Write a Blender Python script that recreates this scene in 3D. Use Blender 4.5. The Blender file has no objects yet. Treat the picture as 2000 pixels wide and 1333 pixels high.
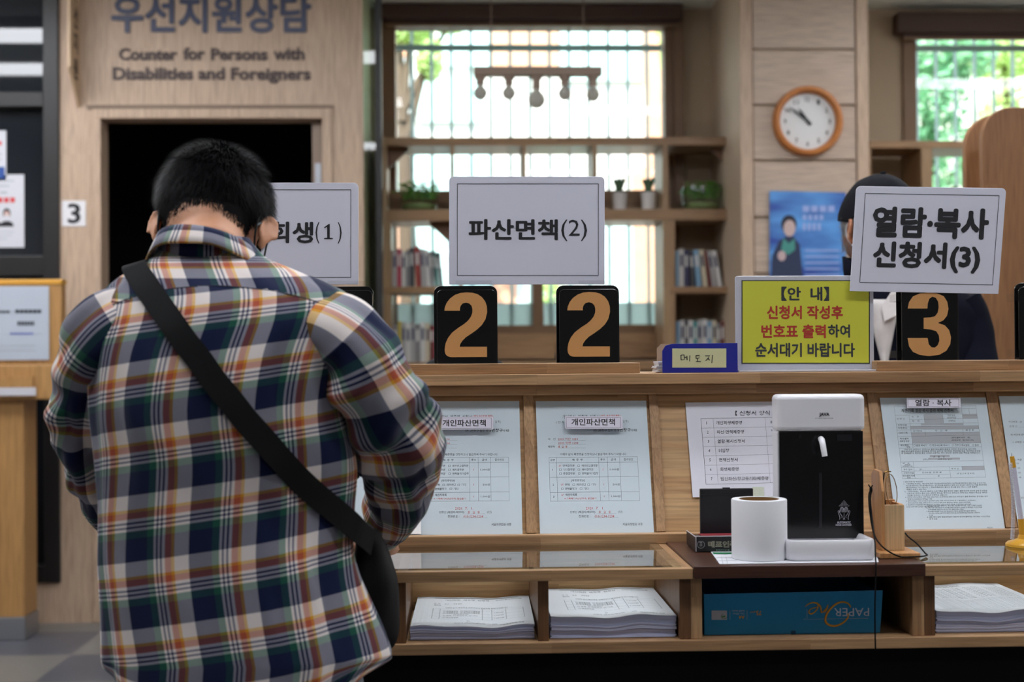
import bpy, bmesh, math, random
from mathutils import Vector, Matrix, noise
from mathutils.bvhtree import BVHTree

random.seed(7)
SC = bpy.context.scene
COL = SC.collection

# ---------------------------------------------------------------- camera
FPX = 50.0 / 36.0 * 2000.0
CAMZ = 1.09
YAW = math.atan(0.0367)
PIT = math.atan(33.5 / FPX)
ROL = 0.0070
_f0 = Vector((math.sin(YAW), math.cos(YAW), 0))
_r0 = Vector((math.cos(YAW), -math.sin(YAW), 0))
_z = Vector((0, 0, 1))
CF = (_f0 * math.cos(PIT) + _z * math.sin(PIT)).normalized()
_u0 = (_z * math.cos(PIT) - _f0 * math.sin(PIT)).normalized()
CR = _r0 * math.cos(ROL) - _u0 * math.sin(ROL)
CU = _r0 * math.sin(ROL) + _u0 * math.cos(ROL)
CO = Vector((0, 0, CAMZ))
cam_d = bpy.data.cameras.new('camera')
cam = bpy.data.objects.new('camera', cam_d)
COL.objects.link(cam)
M = Matrix.Identity(4)
for i in range(3):
    M[i][0] = CR[i]; M[i][1] = CU[i]; M[i][2] = -CF[i]; M[i][3] = CO[i]
cam.matrix_world = M
cam_d.lens = 50.0
cam_d.sensor_width = 36.0
cam_d.clip_start = 0.05
cam_d.clip_end = 200
cam_d.dof.use_dof = True
cam_d.dof.focus_distance = 2.62
cam_d.dof.aperture_fstop = 3.5
SC.camera = cam

SC.view_settings.view_transform = 'Standard'
SC.view_settings.look = 'None'
SC.view_settings.exposure = 0.0
SC.view_settings.gamma = 1.0
SC.view_settings.use_curve_mapping = False

# ---------------------------------------------------------------- world, sun
W = bpy.data.worlds.new('sky'); SC.world = W; W.use_nodes = True
nt = W.node_tree
bg = nt.nodes['Background']
sky = nt.nodes.new('ShaderNodeTexSky')
sky.sky_type = 'NISHITA'; sky.sun_disc = False
sky.sun_elevation = math.radians(48); sky.sun_rotation = math.radians(200)
nt.links.new(sky.outputs[0], bg.inputs[0])
bg.inputs[1].default_value = 0.85
sun_d = bpy.data.lights.new('sun', 'SUN'); sun_d.energy = 11; sun_d.angle = 0.01
sun_d.color = (1, 0.95, 0.87)
sun = bpy.data.objects.new('sun', sun_d); COL.objects.link(sun)
sun.rotation_euler = Vector((0.25, 0.72, -0.95)).to_track_quat('-Z', 'Y').to_euler()
sun.location = (0, 3, 9)
LAMP = 19.5           # radiance of the ceiling luminaires

# ---------------------------------------------------------------- helpers
def P(px, py, Y):
    """the point of the photograph's sight line that lies at depth Y"""
    d = CF + CR * ((px - 1000.0) / FPX) + CU * ((666.5 - py) / FPX)
    return CO + d * ((Y - CO.y) / d.y)
def PZ(px, py, z):
    d = CF + CR * ((px - 1000.0) / FPX) + CU * ((666.5 - py) / FPX)
    return CO + d * ((z - CO.z) / d.z)
def PX(px, Y): return P(px, 690, Y).x
def HZ(px, py, Y): return P(px, py, Y).z

def lin(c):
    o = []
    for x in c[:3]:
        x = x / 255.0
        o.append(x / 12.92 if x <= 0.04045 else ((x + 0.055) / 1.055) ** 2.4)
    return (o[0], o[1], o[2], 1.0)

ORG = {}
class MB:
    def __init__(s): s.v = []; s.f = []; s.uv = None
    def add(s, vs, fs):
        n = len(s.v); s.v += [Vector(v) for v in vs]; s.f += [tuple(i + n for i in f) for f in fs]; return n
    def box(s, x0, x1, y0, y1, z0, z1):
        s.add([(x0,y0,z0),(x1,y0,z0),(x1,y1,z0),(x0,y1,z0),(x0,y0,z1),(x1,y0,z1),(x1,y1,z1),(x0,y1,z1)],
              [(0,3,2,1),(4,5,6,7),(0,1,5,4),(1,2,6,5),(2,3,7,6),(3,0,4,7)]); return s
    def obox(s, O, U, V, N, u0, u1, v0, v1, n0, n1):
        c = []
        for n in (n0, n1):
            for (u, v) in ((u0,v0),(u1,v0),(u1,v1),(u0,v1)):
                c.append(O + U*u + V*v + N*n)
        s.add(c, [(0,3,2,1),(4,5,6,7),(0,1,5,4),(1,2,6,5),(2,3,7,6),(3,0,4,7)]); return s
    def quad(s, a, b, c, d): s.add([a,b,c,d], [(0,1,2,3)]); return s
    def poly(s, pts): s.add(pts, [tuple(range(len(pts)))]); return s
    def prism(s, pts, vec):
        n = len(pts); vec = Vector(vec); pts = [Vector(p) for p in pts]
        fs = [tuple(range(n))[::-1], tuple(range(n, 2*n))]
        for i in range(n):
            j = (i+1) % n; fs.append((i, j, n+j, n+i))
        s.add(pts + [p + vec for p in pts], fs); return s
    def tube(s, pts, rads, seg=10, caps=True, flat=1.0, up=None):
        pts = [Vector(p) for p in pts]; n = len(pts)
        if not hasattr(rads, '__len__'): rads = [rads]*n
        t0 = (pts[1]-pts[0]).normalized()
        a = Vector(up) if up is not None else (Vector((0,0,1)) if abs(t0.z) < 0.9 else Vector((1,0,0)))
        nrm = (a - t0*a.dot(t0)).normalized()
        vs = []; fs = []
        for i in range(n):
            t = (pts[min(i+1,n-1)]-pts[max(i-1,0)])
            if t.length < 1e-9: t = t0.copy()
            t.normalize()
            nrm = (nrm - t*nrm.dot(t)); nrm.normalize()
            b = t.cross(nrm)
            for k in range(seg):
                a = 2*math.pi*k/seg
                vs.append(pts[i] + nrm*(math.cos(a)*rads[i]) + b*(math.sin(a)*rads[i]*flat))
        for i in range(n-1):
            for k in range(seg):
                k2 = (k+1) % seg
                fs.append((i*seg+k, i*seg+k2, (i+1)*seg+k2, (i+1)*seg+k))
        if caps:
            fs.append(tuple(range(seg))[::-1]); fs.append(tuple(range((n-1)*seg, n*seg)))
        s.add(vs, fs); return s
    def lathe(s, prof, c, seg=32, axis='z', caps=True):
        vs = []; fs = []; n = len(prof); c = Vector(c)
        for (r, h) in prof:
            for k in range(seg):
                a = 2*math.pi*k/seg
                if axis == 'z': vs.append(c + Vector((r*math.cos(a), r*math.sin(a), h)))
                else: vs.append(c + Vector((r*math.cos(a), h, r*math.sin(a))))
        for i in range(n-1):
            for k in range(seg):
                k2 = (k+1) % seg
                fs.append((i*seg+k, i*seg+k2, (i+1)*seg+k2, (i+1)*seg+k))
        if caps:
            fs.append(tuple(range(seg))[::-1]); fs.append(tuple(range((n-1)*seg, n*seg)))
        s.add(vs, fs); return s
    def sphere(s, c, r, seg=20, rings=12):
        c = Vector(c)
        if not hasattr(r, '__len__'): r = (r, r, r)
        vs = []; fs = []
        for i in range(rings+1):
            t = math.pi*i/rings
            for k in range(seg):
                a = 2*math.pi*k/seg
                vs.append(c + Vector((r[0]*math.sin(t)*math.cos(a), r[1]*math.sin(t)*math.sin(a), r[2]*math.cos(t))))
        for i in range(rings):
            for k in range(seg):
                k2 = (k+1) % seg
                fs.append((i*seg+k, (i+1)*seg+k, (i+1)*seg+k2, i*seg+k2))
        s.add(vs, fs); return s
    def merge(s, o): s.add(o.v, o.f); return s
    def build(s, name, mat, parent=None, base=None, smooth=None, bevel=0.0, seg=2, weld=False, label=None, sub=0):
        me = bpy.data.meshes.new(name)
        if base is None and parent is None:
            xs=[v.x for v in s.v]; ys=[v.y for v in s.v]; zs=[v.z for v in s.v]
            base = Vector(((min(xs)+max(xs))/2, (min(ys)+max(ys))/2, min(zs)))
        org = Vector(base) if base is not None else ORG[parent.name]
        me.from_pydata([v - org for v in s.v], [], s.f)
        if weld:
            bm = bmesh.new(); bm.from_mesh(me)
            bmesh.ops.remove_doubles(bm, verts=bm.verts, dist=1e-5)
            bm.to_mesh(me); bm.free()
        if s.uv is not None:
            l = me.uv_layers.new(name='UVMap')
            for p in me.polygons:
                for li in p.loop_indices:
                    l.data[li].uv = s.uv[me.loops[li].vertex_index]
        me.validate()
        if mat is not None: me.materials.append(mat)
        o = bpy.data.objects.new(name, me); COL.objects.link(o)
        if parent is not None: o.parent = parent
        else: o.location = org
        ORG[o.name] = org
        if smooth is not None:
            for p in me.polygons: p.use_smooth = True
            if smooth < 180: me.set_sharp_from_angle(angle=math.radians(smooth))
        if bevel > 0:
            m = o.modifiers.new('bevel', 'BEVEL'); m.width = bevel; m.segments = seg
            m.limit_method = 'ANGLE'; m.angle_limit = math.radians(40); m.harden_normals = False
        if sub > 0:
            m = o.modifiers.new('subd', 'SUBSURF'); m.levels = sub; m.render_levels = sub
        if label: o['label'] = label
        return o

def tag(o, label, cat, group=None):
    o['label'] = label; o['category'] = cat
    if group: o['group'] = group
    return o
def struct(o): o['kind'] = 'structure'; return o
def thing(name, label, cat, base, group=None):
    o = bpy.data.objects.new(name, None); COL.objects.link(o)
    o.location = base; o.empty_display_size = 0.05
    ORG[o.name] = Vector(base)
    return tag(o, label, cat, group)

# ---- lettering
_TC = {}
def text_geo(s, off=0.0, res=2, space=1.0):
    k = (s, off, res, space)
    if k in _TC: return _TC[k]
    cu = bpy.data.curves.new('lettering', 'FONT'); cu.body = s; cu.size = 1; cu.offset = off
    cu.resolution_u = res; cu.space_character = space
    o = bpy.data.objects.new('lettering', cu)
    me = o.to_mesh()
    vs = [(v.co.x, v.co.y) for v in me.vertices]; fs = [tuple(p.vertices) for p in me.polygons]
    o.to_mesh_clear(); bpy.data.objects.remove(o); bpy.data.curves.remove(cu)
    xs = [v[0] for v in vs] or [0]; ys = [v[1] for v in vs] or [0]
    _TC[k] = (vs, fs, min(xs), max(xs), min(ys), max(ys)); return _TC[k]
def put_text(mb, s, O, U, V, x0, y0, x1, y1, off=0.0, res=2, space=1.0, fn=None):
    """letters stretched to fill the box x0..x1, y0..y1 of the plane O,U,V (y up); off thickens the strokes"""
    vs, fs, a, b, c, d = text_geo(s, 0.0, res, space)
    if not vs: return
    r = max(off, 0.0)
    sx = (x1-x0)/max(b-a+2*r, 1e-6); sy = (y1-y0)/max(d-c+2*r, 1e-6)
    sh = [(0, 0)] if r == 0 else [(r*math.cos(k*math.pi/4), r*math.sin(k*math.pi/4)) for k in range(8)] + [(0, 0)]
    W3 = U.cross(V) if U is not None else None
    if W3 is not None: W3.normalize()
    for i, (ox, oy) in enumerate(sh):
        if fn is None: pts = [O + U*(x0+(x-a+r+ox)*sx) + V*(y0+(y-c+r+oy)*sy) + W3*(1.2e-5*i) for x, y in vs]
        else: pts = [fn(x0+(x-a+r+ox)*sx, y0+(y-c+r+oy)*sy, 1.2e-5*i) for x, y in vs]
        mb.add(pts, fs)

# ---------------------------------------------------------------- materials
def newmat(name):
    m = bpy.data.materials.new(name); m.use_nodes = True
    return m, m.node_tree, m.node_tree.nodes['Principled BSDF']
def N(nt, t, **kw):
    n = nt.nodes.new(t)
    for k, v in kw.items(): setattr(n, k, v)
    return n
def mat(name, rgb, rough=0.5, metal=0.0, spec=0.5, bump=0.0, bscale=200.0, vary=0.0, vscale=8.0, coat=0.0, stretch=None):
    m, nt, b = newmat(name)
    c = lin(rgb)
    b.inputs['Base Color'].default_value = c
    b.inputs['Roughness'].default_value = rough
    b.inputs['Metallic'].default_value = metal
    b.inputs['Specular IOR Level'].default_value = spec
    if coat: b.inputs['Coat Weight'].default_value = coat; b.inputs['Coat Roughness'].default_value = 0.08
    if bump or vary:
        tc = N(nt, 'ShaderNodeTexCoord'); mp = N(nt, 'ShaderNodeMapping')
        nt.links.new(tc.outputs['Object'], mp.inputs[0])
        if stretch: mp.inputs['Scale'].default_value = stretch
    if vary:
        nz = N(nt, 'ShaderNodeTexNoise'); nz.inputs['Scale'].default_value = vscale; nz.inputs['Detail'].default_value = 5
        nt.links.new(mp.outputs[0], nz.inputs['Vector'])
        mx = N(nt, 'ShaderNodeMix', data_type='RGBA')
        mx.inputs[6].default_value = tuple(x*(1-vary) for x in c[:3]) + (1,)
        mx.inputs[7].default_value = tuple(min(1, x*(1+vary)) for x in c[:3]) + (1,)
        nt.links.new(nz.outputs[0], mx.inputs[0]); nt.links.new(mx.outputs[2], b.inputs['Base Color'])
    if bump:
        n2 = N(nt, 'ShaderNodeTexNoise'); n2.inputs['Scale'].default_value = bscale; n2.inputs['Detail'].default_value = 3
        nt.links.new(mp.outputs[0], n2.inputs['Vector'])
        bp = N(nt, 'ShaderNodeBump'); bp.inputs['Strength'].default_value = bump; bp.inputs['Distance'].default_value = 0.002
        nt.links.new(n2.outputs[0], bp.inputs['Height']); nt.links.new(bp.outputs[0], b.inputs['Normal'])
    return m
def wood(name, rgb1, rgb2, axis='x', blen=0.5, bwid=0.06, rough=0.45, grain=0.35, joints=True, spec=0.4, gs=1.0):
    """laminated boards: blocks of differing tint with a stretched grain along axis"""
    m, nt, b = newmat(name)
    tc = N(nt, 'ShaderNodeTexCoord'); sp = N(nt, 'ShaderNodeSeparateXYZ')
    nt.links.new(tc.outputs['Object'], sp.inputs[0])
    idx = {'x': (0, 1, 2), 'y': (1, 0, 2), 'z': (2, 0, 1)}[axis]
    ad = N(nt, 'ShaderNodeMath', operation='ADD')
    nt.links.new(sp.outputs[idx[1]], ad.inputs[0]); nt.links.new(sp.outputs[idx[2]], ad.inputs[1])
    cb = N(nt, 'ShaderNodeCombineXYZ')
    nt.links.new(sp.outputs[idx[0]], cb.inputs[0]); nt.links.new(ad.outputs[0], cb.inputs[1])
    br = N(nt, 'ShaderNodeTexBrick'); br.offset = 0.37; br.squash = 1
    br.inputs['Color1'].default_value = (0.0, 0, 0, 1); br.inputs['Color2'].default_value = (1, 1, 1, 1)
    br.inputs['Mortar'].default_value = (0.4, 0.4, 0.4, 1)
    br.inputs['Scale'].default_value = 1.0; br.inputs['Mortar Size'].default_value = 0.0004 if joints else 0.0
    br.inputs['Mortar Smooth'].default_value = 0.1
    br.inputs['Brick Width'].default_value = blen; br.inputs['Row Height'].default_value = bwid
    nt.links.new(cb.outputs[0], br.inputs['Vector'])
    # grain: offset every block by its tint so the figure breaks at joints
    sh = N(nt, 'ShaderNodeVectorMath', operation='MULTIPLY_ADD')
    nt.links.new(br.outputs['Color'], sh.inputs[0]); sh.inputs[1].default_value = (3.1, 7.7, 5.3)
    nt.links.new(tc.outputs['Object'], sh.inputs[2])
    mp = N(nt, 'ShaderNodeMapping')
    s = [38.0*gs, 38.0*gs, 38.0*gs]; s[idx[0]] = 3.0*gs
    mp.inputs['Scale'].default_value = s
    nt.links.new(sh.outputs[0], mp.inputs[0])
    n1 = N(nt, 'ShaderNodeTexNoise'); n1.inputs['Scale'].default_value = 1.0; n1.inputs['Detail'].default_value = 6
    n1.inputs['Roughness'].default_value = 0.65; n1.inputs['Distortion'].default_value = 0.8
    nt.links.new(mp.outputs[0], n1.inputs['Vector'])
    mp2 = N(nt, 'ShaderNodeMapping'); s2 = [260.0*gs]*3; s2[idx[0]] = 9.0*gs
    mp2.inputs['Scale'].default_value = s2; nt.links.new(sh.outputs[0], mp2.inputs[0])
    n2 = N(nt, 'ShaderNodeTexNoise'); n2.inputs['Scale'].default_value = 1.0; n2.inputs['Detail'].default_value = 2
    nt.links.new(mp2.outputs[0], n2.inputs['Vector'])
    rmp = N(nt, 'ShaderNodeMapRange'); rmp.inputs[1].default_value = 0.33; rmp.inputs[2].default_value = 0.67
    nt.links.new(n1.outputs[0], rmp.inputs[0])
    mx = N(nt, 'ShaderNodeMix', data_type='RGBA')
    mx.inputs[6].default_value = lin(rgb1); mx.inputs[7].default_value = lin(rgb2)
    # factor = mix of block tint and grain
    f1 = N(nt, 'ShaderNodeMix'); f1.inputs[0].default_value = grain
    nt.links.new(br.outputs['Color'], f1.inputs[2]); nt.links.new(rmp.outputs[0], f1.inputs[3])
    nt.links.new(f1.outputs[0], mx.inputs[0])
    mu = N(nt, 'ShaderNodeMix', data_type='RGBA', blend_type='MULTIPLY'); mu.inputs[0].default_value = 0.68
    cr = N(nt, 'ShaderNodeMapRange'); cr.inputs[1].default_value = 0.3; cr.inputs[2].default_value = 0.6
    cr.inputs[3].default_value = 0.62; cr.inputs[4].default_value = 1.1
    nt.links.new(n2.outputs[0], cr.inputs[0])
    nt.links.new(mx.outputs[2], mu.inputs[6]); nt.links.new(cr.outputs[0], mu.inputs[7])
    nt.links.new(mu.outputs[2], b.inputs['Base Color'])
    b.inputs['Roughness'].default_value = rough; b.inputs['Specular IOR Level'].default_value = spec
    bp = N(nt, 'ShaderNodeBump'); bp.inputs['Strength'].default_value = 0.12; bp.inputs['Distance'].default_value = 0.001
    nt.links.new(n2.outputs[0], bp.inputs['Height']); nt.links.new(bp.outputs[0], b.inputs['Normal'])
    return m
def emit(name, rgb, s):
    m, nt, b = newmat(name)
    b.inputs['Base Color'].default_value = (0.8, 0.8, 0.8, 1)
    b.inputs['Emission Color'].default_value = (*rgb, 1); b.inputs['Emission Strength'].default_value = s
    return m
def pane(name, tint=(1, 1, 1), ior=1.5, rough=0.0, boost=1.0, base=0.0):
    """a thin sheet of glass: clear, with a Fresnel mirror image"""
    m, nt, b = newmat(name)
    nt.nodes.remove(b)
    out = nt.nodes['Material Output']
    tr = N(nt, 'ShaderNodeBsdfTransparent'); tr.inputs[0].default_value = (*tint, 1)
    gl = N(nt, 'ShaderNodeBsdfGlossy'); gl.inputs['Roughness'].default_value = rough
    fr = N(nt, 'ShaderNodeFresnel'); fr.inputs[0].default_value = ior
    mu = N(nt, 'ShaderNodeMath', operation='MULTIPLY_ADD', use_clamp=True)
    mu.inputs[1].default_value = boost; mu.inputs[2].default_value = base
    nt.links.new(fr.outputs[0], mu.inputs[0])
    ge = N(nt, 'ShaderNodeNewGeometry'); iv = N(nt, 'ShaderNodeMath', operation='SUBTRACT'); iv.inputs[0].default_value = 1.0
    nt.links.new(ge.outputs['Backfacing'], iv.inputs[1])
    ml = N(nt, 'ShaderNodeMath', operation='MULTIPLY'); nt.links.new(mu.outputs[0], ml.inputs[0]); nt.links.new(iv.outputs[0], ml.inputs[1])
    mx = N(nt, 'ShaderNodeMixShader')
    nt.links.new(ml.outputs[0], mx.inputs[0]); nt.links.new(tr.outputs[0], mx.inputs[1]); nt.links.new(gl.outputs[0], mx.inputs[2])
    nt.links.new(mx.outputs[0], out.inputs[0])
    return m

M_ASH = wood('ash_wood_along_x', (190,152,112), (148,110,76), 'x', 0.42, 0.05)
M_ASHV = wood('ash_wood_upright', (188,150,110), (146,108,74), 'z', 0.35, 0.05)
M_ASHY = wood('ash_wood_deep', (176,136,98), (138,100,68), 'y', 0.35, 0.05)
M_PLY = wood('pine_panel', (200,164,118), (168,122,78), 'x', 0.33, 0.052, grain=0.75, gs=0.55)
M_WAL = wood('walnut_wood', (86,54,40), (62,36,28), 'x', 0.6, 0.08, rough=0.35)
M_OAKD = wood('oak_divider_dark', (122,86,56), (92,62,40), 'z', 0.3, 0.05)
M_LAM = wood('beige_laminate', (192,166,143), (182,156,133), 'z', 1.2, 0.3, grain=0.8, joints=False, rough=0.5)
M_LAMX = wood('beige_cladding', (188,167,149), (180,159,141), 'x', 3.0, 2.0, grain=0.8, joints=False, rough=0.5)
M_SHELF = wood('shelf_pine', (156,122,86), (126,94,64), 'x', 0.7, 0.09)
M_SHELFV = wood('shelf_pine_upright', (160,130,96), (134,102,72), 'z', 0.7, 0.09)
M_SCREEN = wood('screen_veneer', (158,112,74), (134,92,60), 'z', 1.6, 0.1, grain=0.6)
M_KIOSK = wood('kiosk_beech', (180,136,84), (164,120,72), 'z', 1.0, 0.3, grain=0.7, joints=False)
M_BLACK = mat('black_panel', (5,5,7), 0.7, spec=.2)
M_BLKM = mat('black_steel', (20,18,18), 0.45)
M_INK = mat('black_ink', (22,22,28), 0.6)
M_PRINT = mat('grey_print', (48,52,60), 0.7)
M_RED = mat('red_print', (205,72,72), 0.7)
M_PAPER = mat('white_paper', (226,227,233), 0.75, bump=0.12, bscale=60, vary=0.02, vscale=5)
M_WHITE = mat('white_plastic', (232,231,236), 0.28, coat=0.25)
M_GREY = mat('grey_print_fill', (176,180,186), 0.8)
M_STEEL = mat('brushed_steel', (170,172,178), 0.35, metal=0.9)
M_TAPE = pane('clear_tape', (0.97, 0.97, 0.97), 1.45, 0.12)
M_GLASS = pane('clear_glass', (0.93, 0.97, 0.95), 1.5)
# ================================================================ the room
CEIL = 2.72
XL, XR, YB = -3.2, 3.4, -2.6
YW, YD = 6.6, 6.0           # window wall, wall with the doorway

def floor_mat():
    m, nt, b = newmat('grey_floor_tiles')
    tc = N(nt, 'ShaderNodeTexCoord')
    mp = N(nt, 'ShaderNodeMapping'); mp.inputs['Rotation'].default_value = (0, 0, 0); mp.inputs['Location'].default_value = (0.1, 0.05, 0)
    ck = N(nt, 'ShaderNodeTexChecker'); ck.inputs['Scale'].default_value = 1/0.45
    ck.inputs[1].default_value = lin((124,122,118)); ck.inputs[2].default_value = lin((86,88,96))
    nz = N(nt, 'ShaderNodeTexNoise'); nz.inputs['Scale'].default_value = 90; nz.inputs['Detail'].default_value = 4
    mu = N(nt, 'ShaderNodeMix', data_type='RGBA', blend_type='MULTIPLY'); mu.inputs[0].default_value = 0.35
    nt.links.new(tc.outputs['Object'], mp.inputs[0]); nt.links.new(mp.outputs[0], ck.inputs[0]); nt.links.new(mp.outputs[0], nz.inputs['Vector'])
    nt.links.new(ck.outputs[0], mu.inputs[6]); nt.links.new(nz.outputs['Color'], mu.inputs[7])
    nt.links.new(mu.outputs[2], b.inputs['Base Color']); b.inputs['Roughness'].default_value = 0.35
    return m
struct(MB().box(XL-.1, XR+.1, YB-.1, YW+.17, -0.1, 0.0).build('floor', floor_mat(), base=(0,0,0)))
M_CEIL = mat('ceiling_tile', (222,228,222), 0.9, bump=0.3, bscale=40)
struct(MB().box(XL-.1, XR+.1, YB-.1, YW+.17, CEIL, CEIL+.12).build('ceiling', M_CEIL))
M_WALL = mat('beige_wall_paint', (176,158,138), 0.8, vary=0.03, vscale=3)
M_WALLP = mat('pale_wall_paint', (206,200,192), 0.8)
struct(MB().box(XL-.1, XL, YB, 9.0, 0, CEIL).build('wall_left', M_WALLP))
struct(MB().box(XR, XR+.1, YB, YW+.2, 0, CEIL).build('wall_right', M_WALLP))
struct(MB().box(XL-.1, XR+.1, YB-.1, YB, 0, CEIL).build('wall_front', mat('grey_wall_paint', (120,116,112), .8)))

# --- wall with the doorway and the dark glazed screen at its left
dx0, dx1 = PX(199, YD), PX(632, YD)
dz = HZ(415, 232, YD)
wx1 = PX(712, YD)                    # right end of this wall
gx1 = PX(118, YD); gx0 = gx1 - 0.95  # dark glazing
w = MB()
w.box(XL, gx0, YD, YD+.12, 0, CEIL)
w.box(gx0, gx1, YD, YD+.12, 0, 0.17)
w.box(gx1, dx0, YD, YD+.12, 0, CEIL)
w.box(dx0, dx1, YD, YD+.12, dz, CEIL)
w.box(dx1, wx1, YD, YD+.12, 0, CEIL)
w.box(wx1-.12, wx1, YD+.12, YW, 0, CEIL)
struct(w.build('wall_back_left', M_LAM, base=(0,YD,0)))
# architrave of the doorway
ax0, ax1, az = PX(182, YD), PX(651, YD), HZ(415, 212, YD)
t = MB()
t.box(ax0, dx0, YD-.012, YD, 0, dz); t.box(dx1, ax1, YD-.012, YD, 0, dz); t.box(ax0, ax1, YD-.012, YD, dz, az)
struct(t.build('trim_1', M_LAM, base=(0,YD,0), bevel=0.003))
t = MB().box(ax0-.02, ax1+.004, YD-.016, YD-.001, az, az+.012)
struct(t.build('trim_2', mat('dark_trim_strip', (120,100,84), .6), base=(0,YD,az)))  # thin darker strip along the top of the architrave
# unlit room behind the doorway, its darkness put into the surface colour
M_DARK = mat('dark_room_shade', (26,24,24), 0.9)
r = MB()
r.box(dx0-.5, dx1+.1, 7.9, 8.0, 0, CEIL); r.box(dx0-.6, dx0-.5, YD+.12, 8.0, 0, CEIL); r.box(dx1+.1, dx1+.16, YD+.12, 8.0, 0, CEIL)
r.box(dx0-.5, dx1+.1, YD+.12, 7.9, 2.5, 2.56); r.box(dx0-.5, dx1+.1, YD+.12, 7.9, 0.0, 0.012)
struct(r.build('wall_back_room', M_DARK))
# door leaf folded back into the dark room, its edge and hinge showing
lx0 = PX(612, YD+.05)
d = struct(MB().box(lx0, dx1-.004, YD+.05, YD+.9, 0.015, dz-.01).build('door_1', mat('door_edge_brown', (140,120,104), .5), bevel=0.002))
hz = HZ(622, 335, YD)
MB().box(lx0+.012, dx1-.012, YD+.044, YD+.05, hz-.06, hz+.04).build('hinge', M_STEEL, d)
# dark glazed screen, the unlit space behind it put into the glass colour
fz = [0.17, HZ(60, 540, YD), HZ(60, 500, YD), HZ(60, 210, YD), HZ(60, 180, YD), CEIL]
g = struct(MB().box(gx0+.05, gx1-.06, YD+.05, YD+.056, 0.17, CEIL).build('window_3', None))
m, ntt, b = newmat('unlit_room_glass'); b.inputs['Base Color'].default_value = lin((28,32,38)); b.inputs['Roughness'].default_value = 0.03
b.inputs['Specular IOR Level'].default_value = 0.5
g.data.materials.append(m)
f = MB()
f.box(gx0, gx0+.05, YD-.02, YD+.08, 0.17, CEIL); f.box(gx1-.065, gx1, YD-.02, YD+.08, 0.17, CEIL)
for a, c in ((0.17, 0.24), (fz[1], fz[2]), (fz[3], fz[4])):
    f.box(gx0+.05, gx1-.065, YD-.015, YD+.07, a, c)
f.build('window_frame', M_BLKM, g, bevel=0.004)

# --- window wall
M_JAMB = mat('brown_window_timber', (112,82,52), 0.5, vary=.12, vscale=6)
wa = [(PX(757, YW), PX(1320, YW), HZ(1040, 648, YW), HZ(1040, 40, YW)),
      (PX(1775, YW), PX(2075, YW), HZ(1900, 648, YW), HZ(1900, 55, YW))]
pcol0, pcol1 = PX(1448, 5.95), PX(1698, 5.95)
w = MB()
xs = [wx1-.35, wa[0][0], wa[0][1], wa[1][0], wa[1][1], XR]
w.box(xs[1-1]+.35, xs[1], YW, YW+.15, 0, CEIL) if xs[1] > xs[0]+.35 else None
w.box(xs[2], xs[3], YW, YW+.15, 0, CEIL); w.box(xs[4], xs[5], YW, YW+.15, 0, CEIL)
for q in wa:
    w.box(q[0], q[1], YW, YW+.15, 0, q[2]); w.box(q[0], q[1], YW, YW+.15, q[3], CEIL)
struct(w.build('wall_back', mat('taupe_wall', (168,148,124), .8, vary=.03, vscale=3), base=(0,YW,0)))
M_GRILLE, ntg, bg_ = newmat('backlit_blue_grille')  # translucency added so the bars look washed out by the glare outside
bg_.inputs['Base Color'].default_value = lin((190,208,210)); bg_.inputs['Roughness'].default_value = .5
tg = N(ntg, 'ShaderNodeBsdfTranslucent'); tg.inputs[0].default_value = lin((212,224,224))
mg = N(ntg, 'ShaderNodeMixShader'); mg.inputs[0].default_value = .65
ntg.links.new(bg_.outputs[0], mg.inputs[1]); ntg.links.new(tg.outputs[0], mg.inputs[2]); ntg.links.new(mg.outputs[0], ntg.nodes['Material Output'].inputs[0])
M_RAIL = mat('pale_blue_rail', (176,214,222), .5)
for n, q in enumerate(wa):
    x0, x1, z0, z1 = q
    g = struct(MB().box(x0+.03, x1-.03, YW+.07, YW+.076, z0+.03, z1-.03).build('window_%d' % (n+1), pane('window_pane_%d' % (n+1), (0.92,0.975,0.955), 1.5)))
    f = MB()
    f.box(x0-.02, x0+.045, YW-.02, YW+.1, z0, z1); f.box(x1-.045, x1+.02, YW-.02, YW+.1, z0, z1)
    f.box(x0+.045, x1-.045, YW-.02, YW+.1, z0-.05, z0+.03); f.box(x0+.045, x1-.045, YW-.02, YW+.1, z1-.03, z1+.02)
    if n == 0:
        mx = PX(1052, YW); f.box(mx-.025, mx+.025, YW-.0, YW+.1, z0+.03, HZ(1052, 430, YW))
    f.build('window_frame', M_JAMB, g, bevel=0.004)
    gr = MB(); yb = YW+.19
    nb = int((x1-x0)/.094)
    for i in range(nb+1):
        xx = x0 + .02 + i*.094
        gr.box(xx-.008, xx+.008, yb-.003, yb+.003, z0-.02, z1+.02)
    gr.build('window_grille', M_GRILLE, g)
    for (ya, yc) in ((86, 99), (592, 640)):
        gr = MB(); gr.box(x0-.05, x1+.05, yb-.008, yb-.003, HZ(1040, yc, YW+.17), HZ(1040, ya, YW+.17))
        gr.build('grille_rail', M_RAIL if ya < 300 else M_GRILLE, g)

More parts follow.
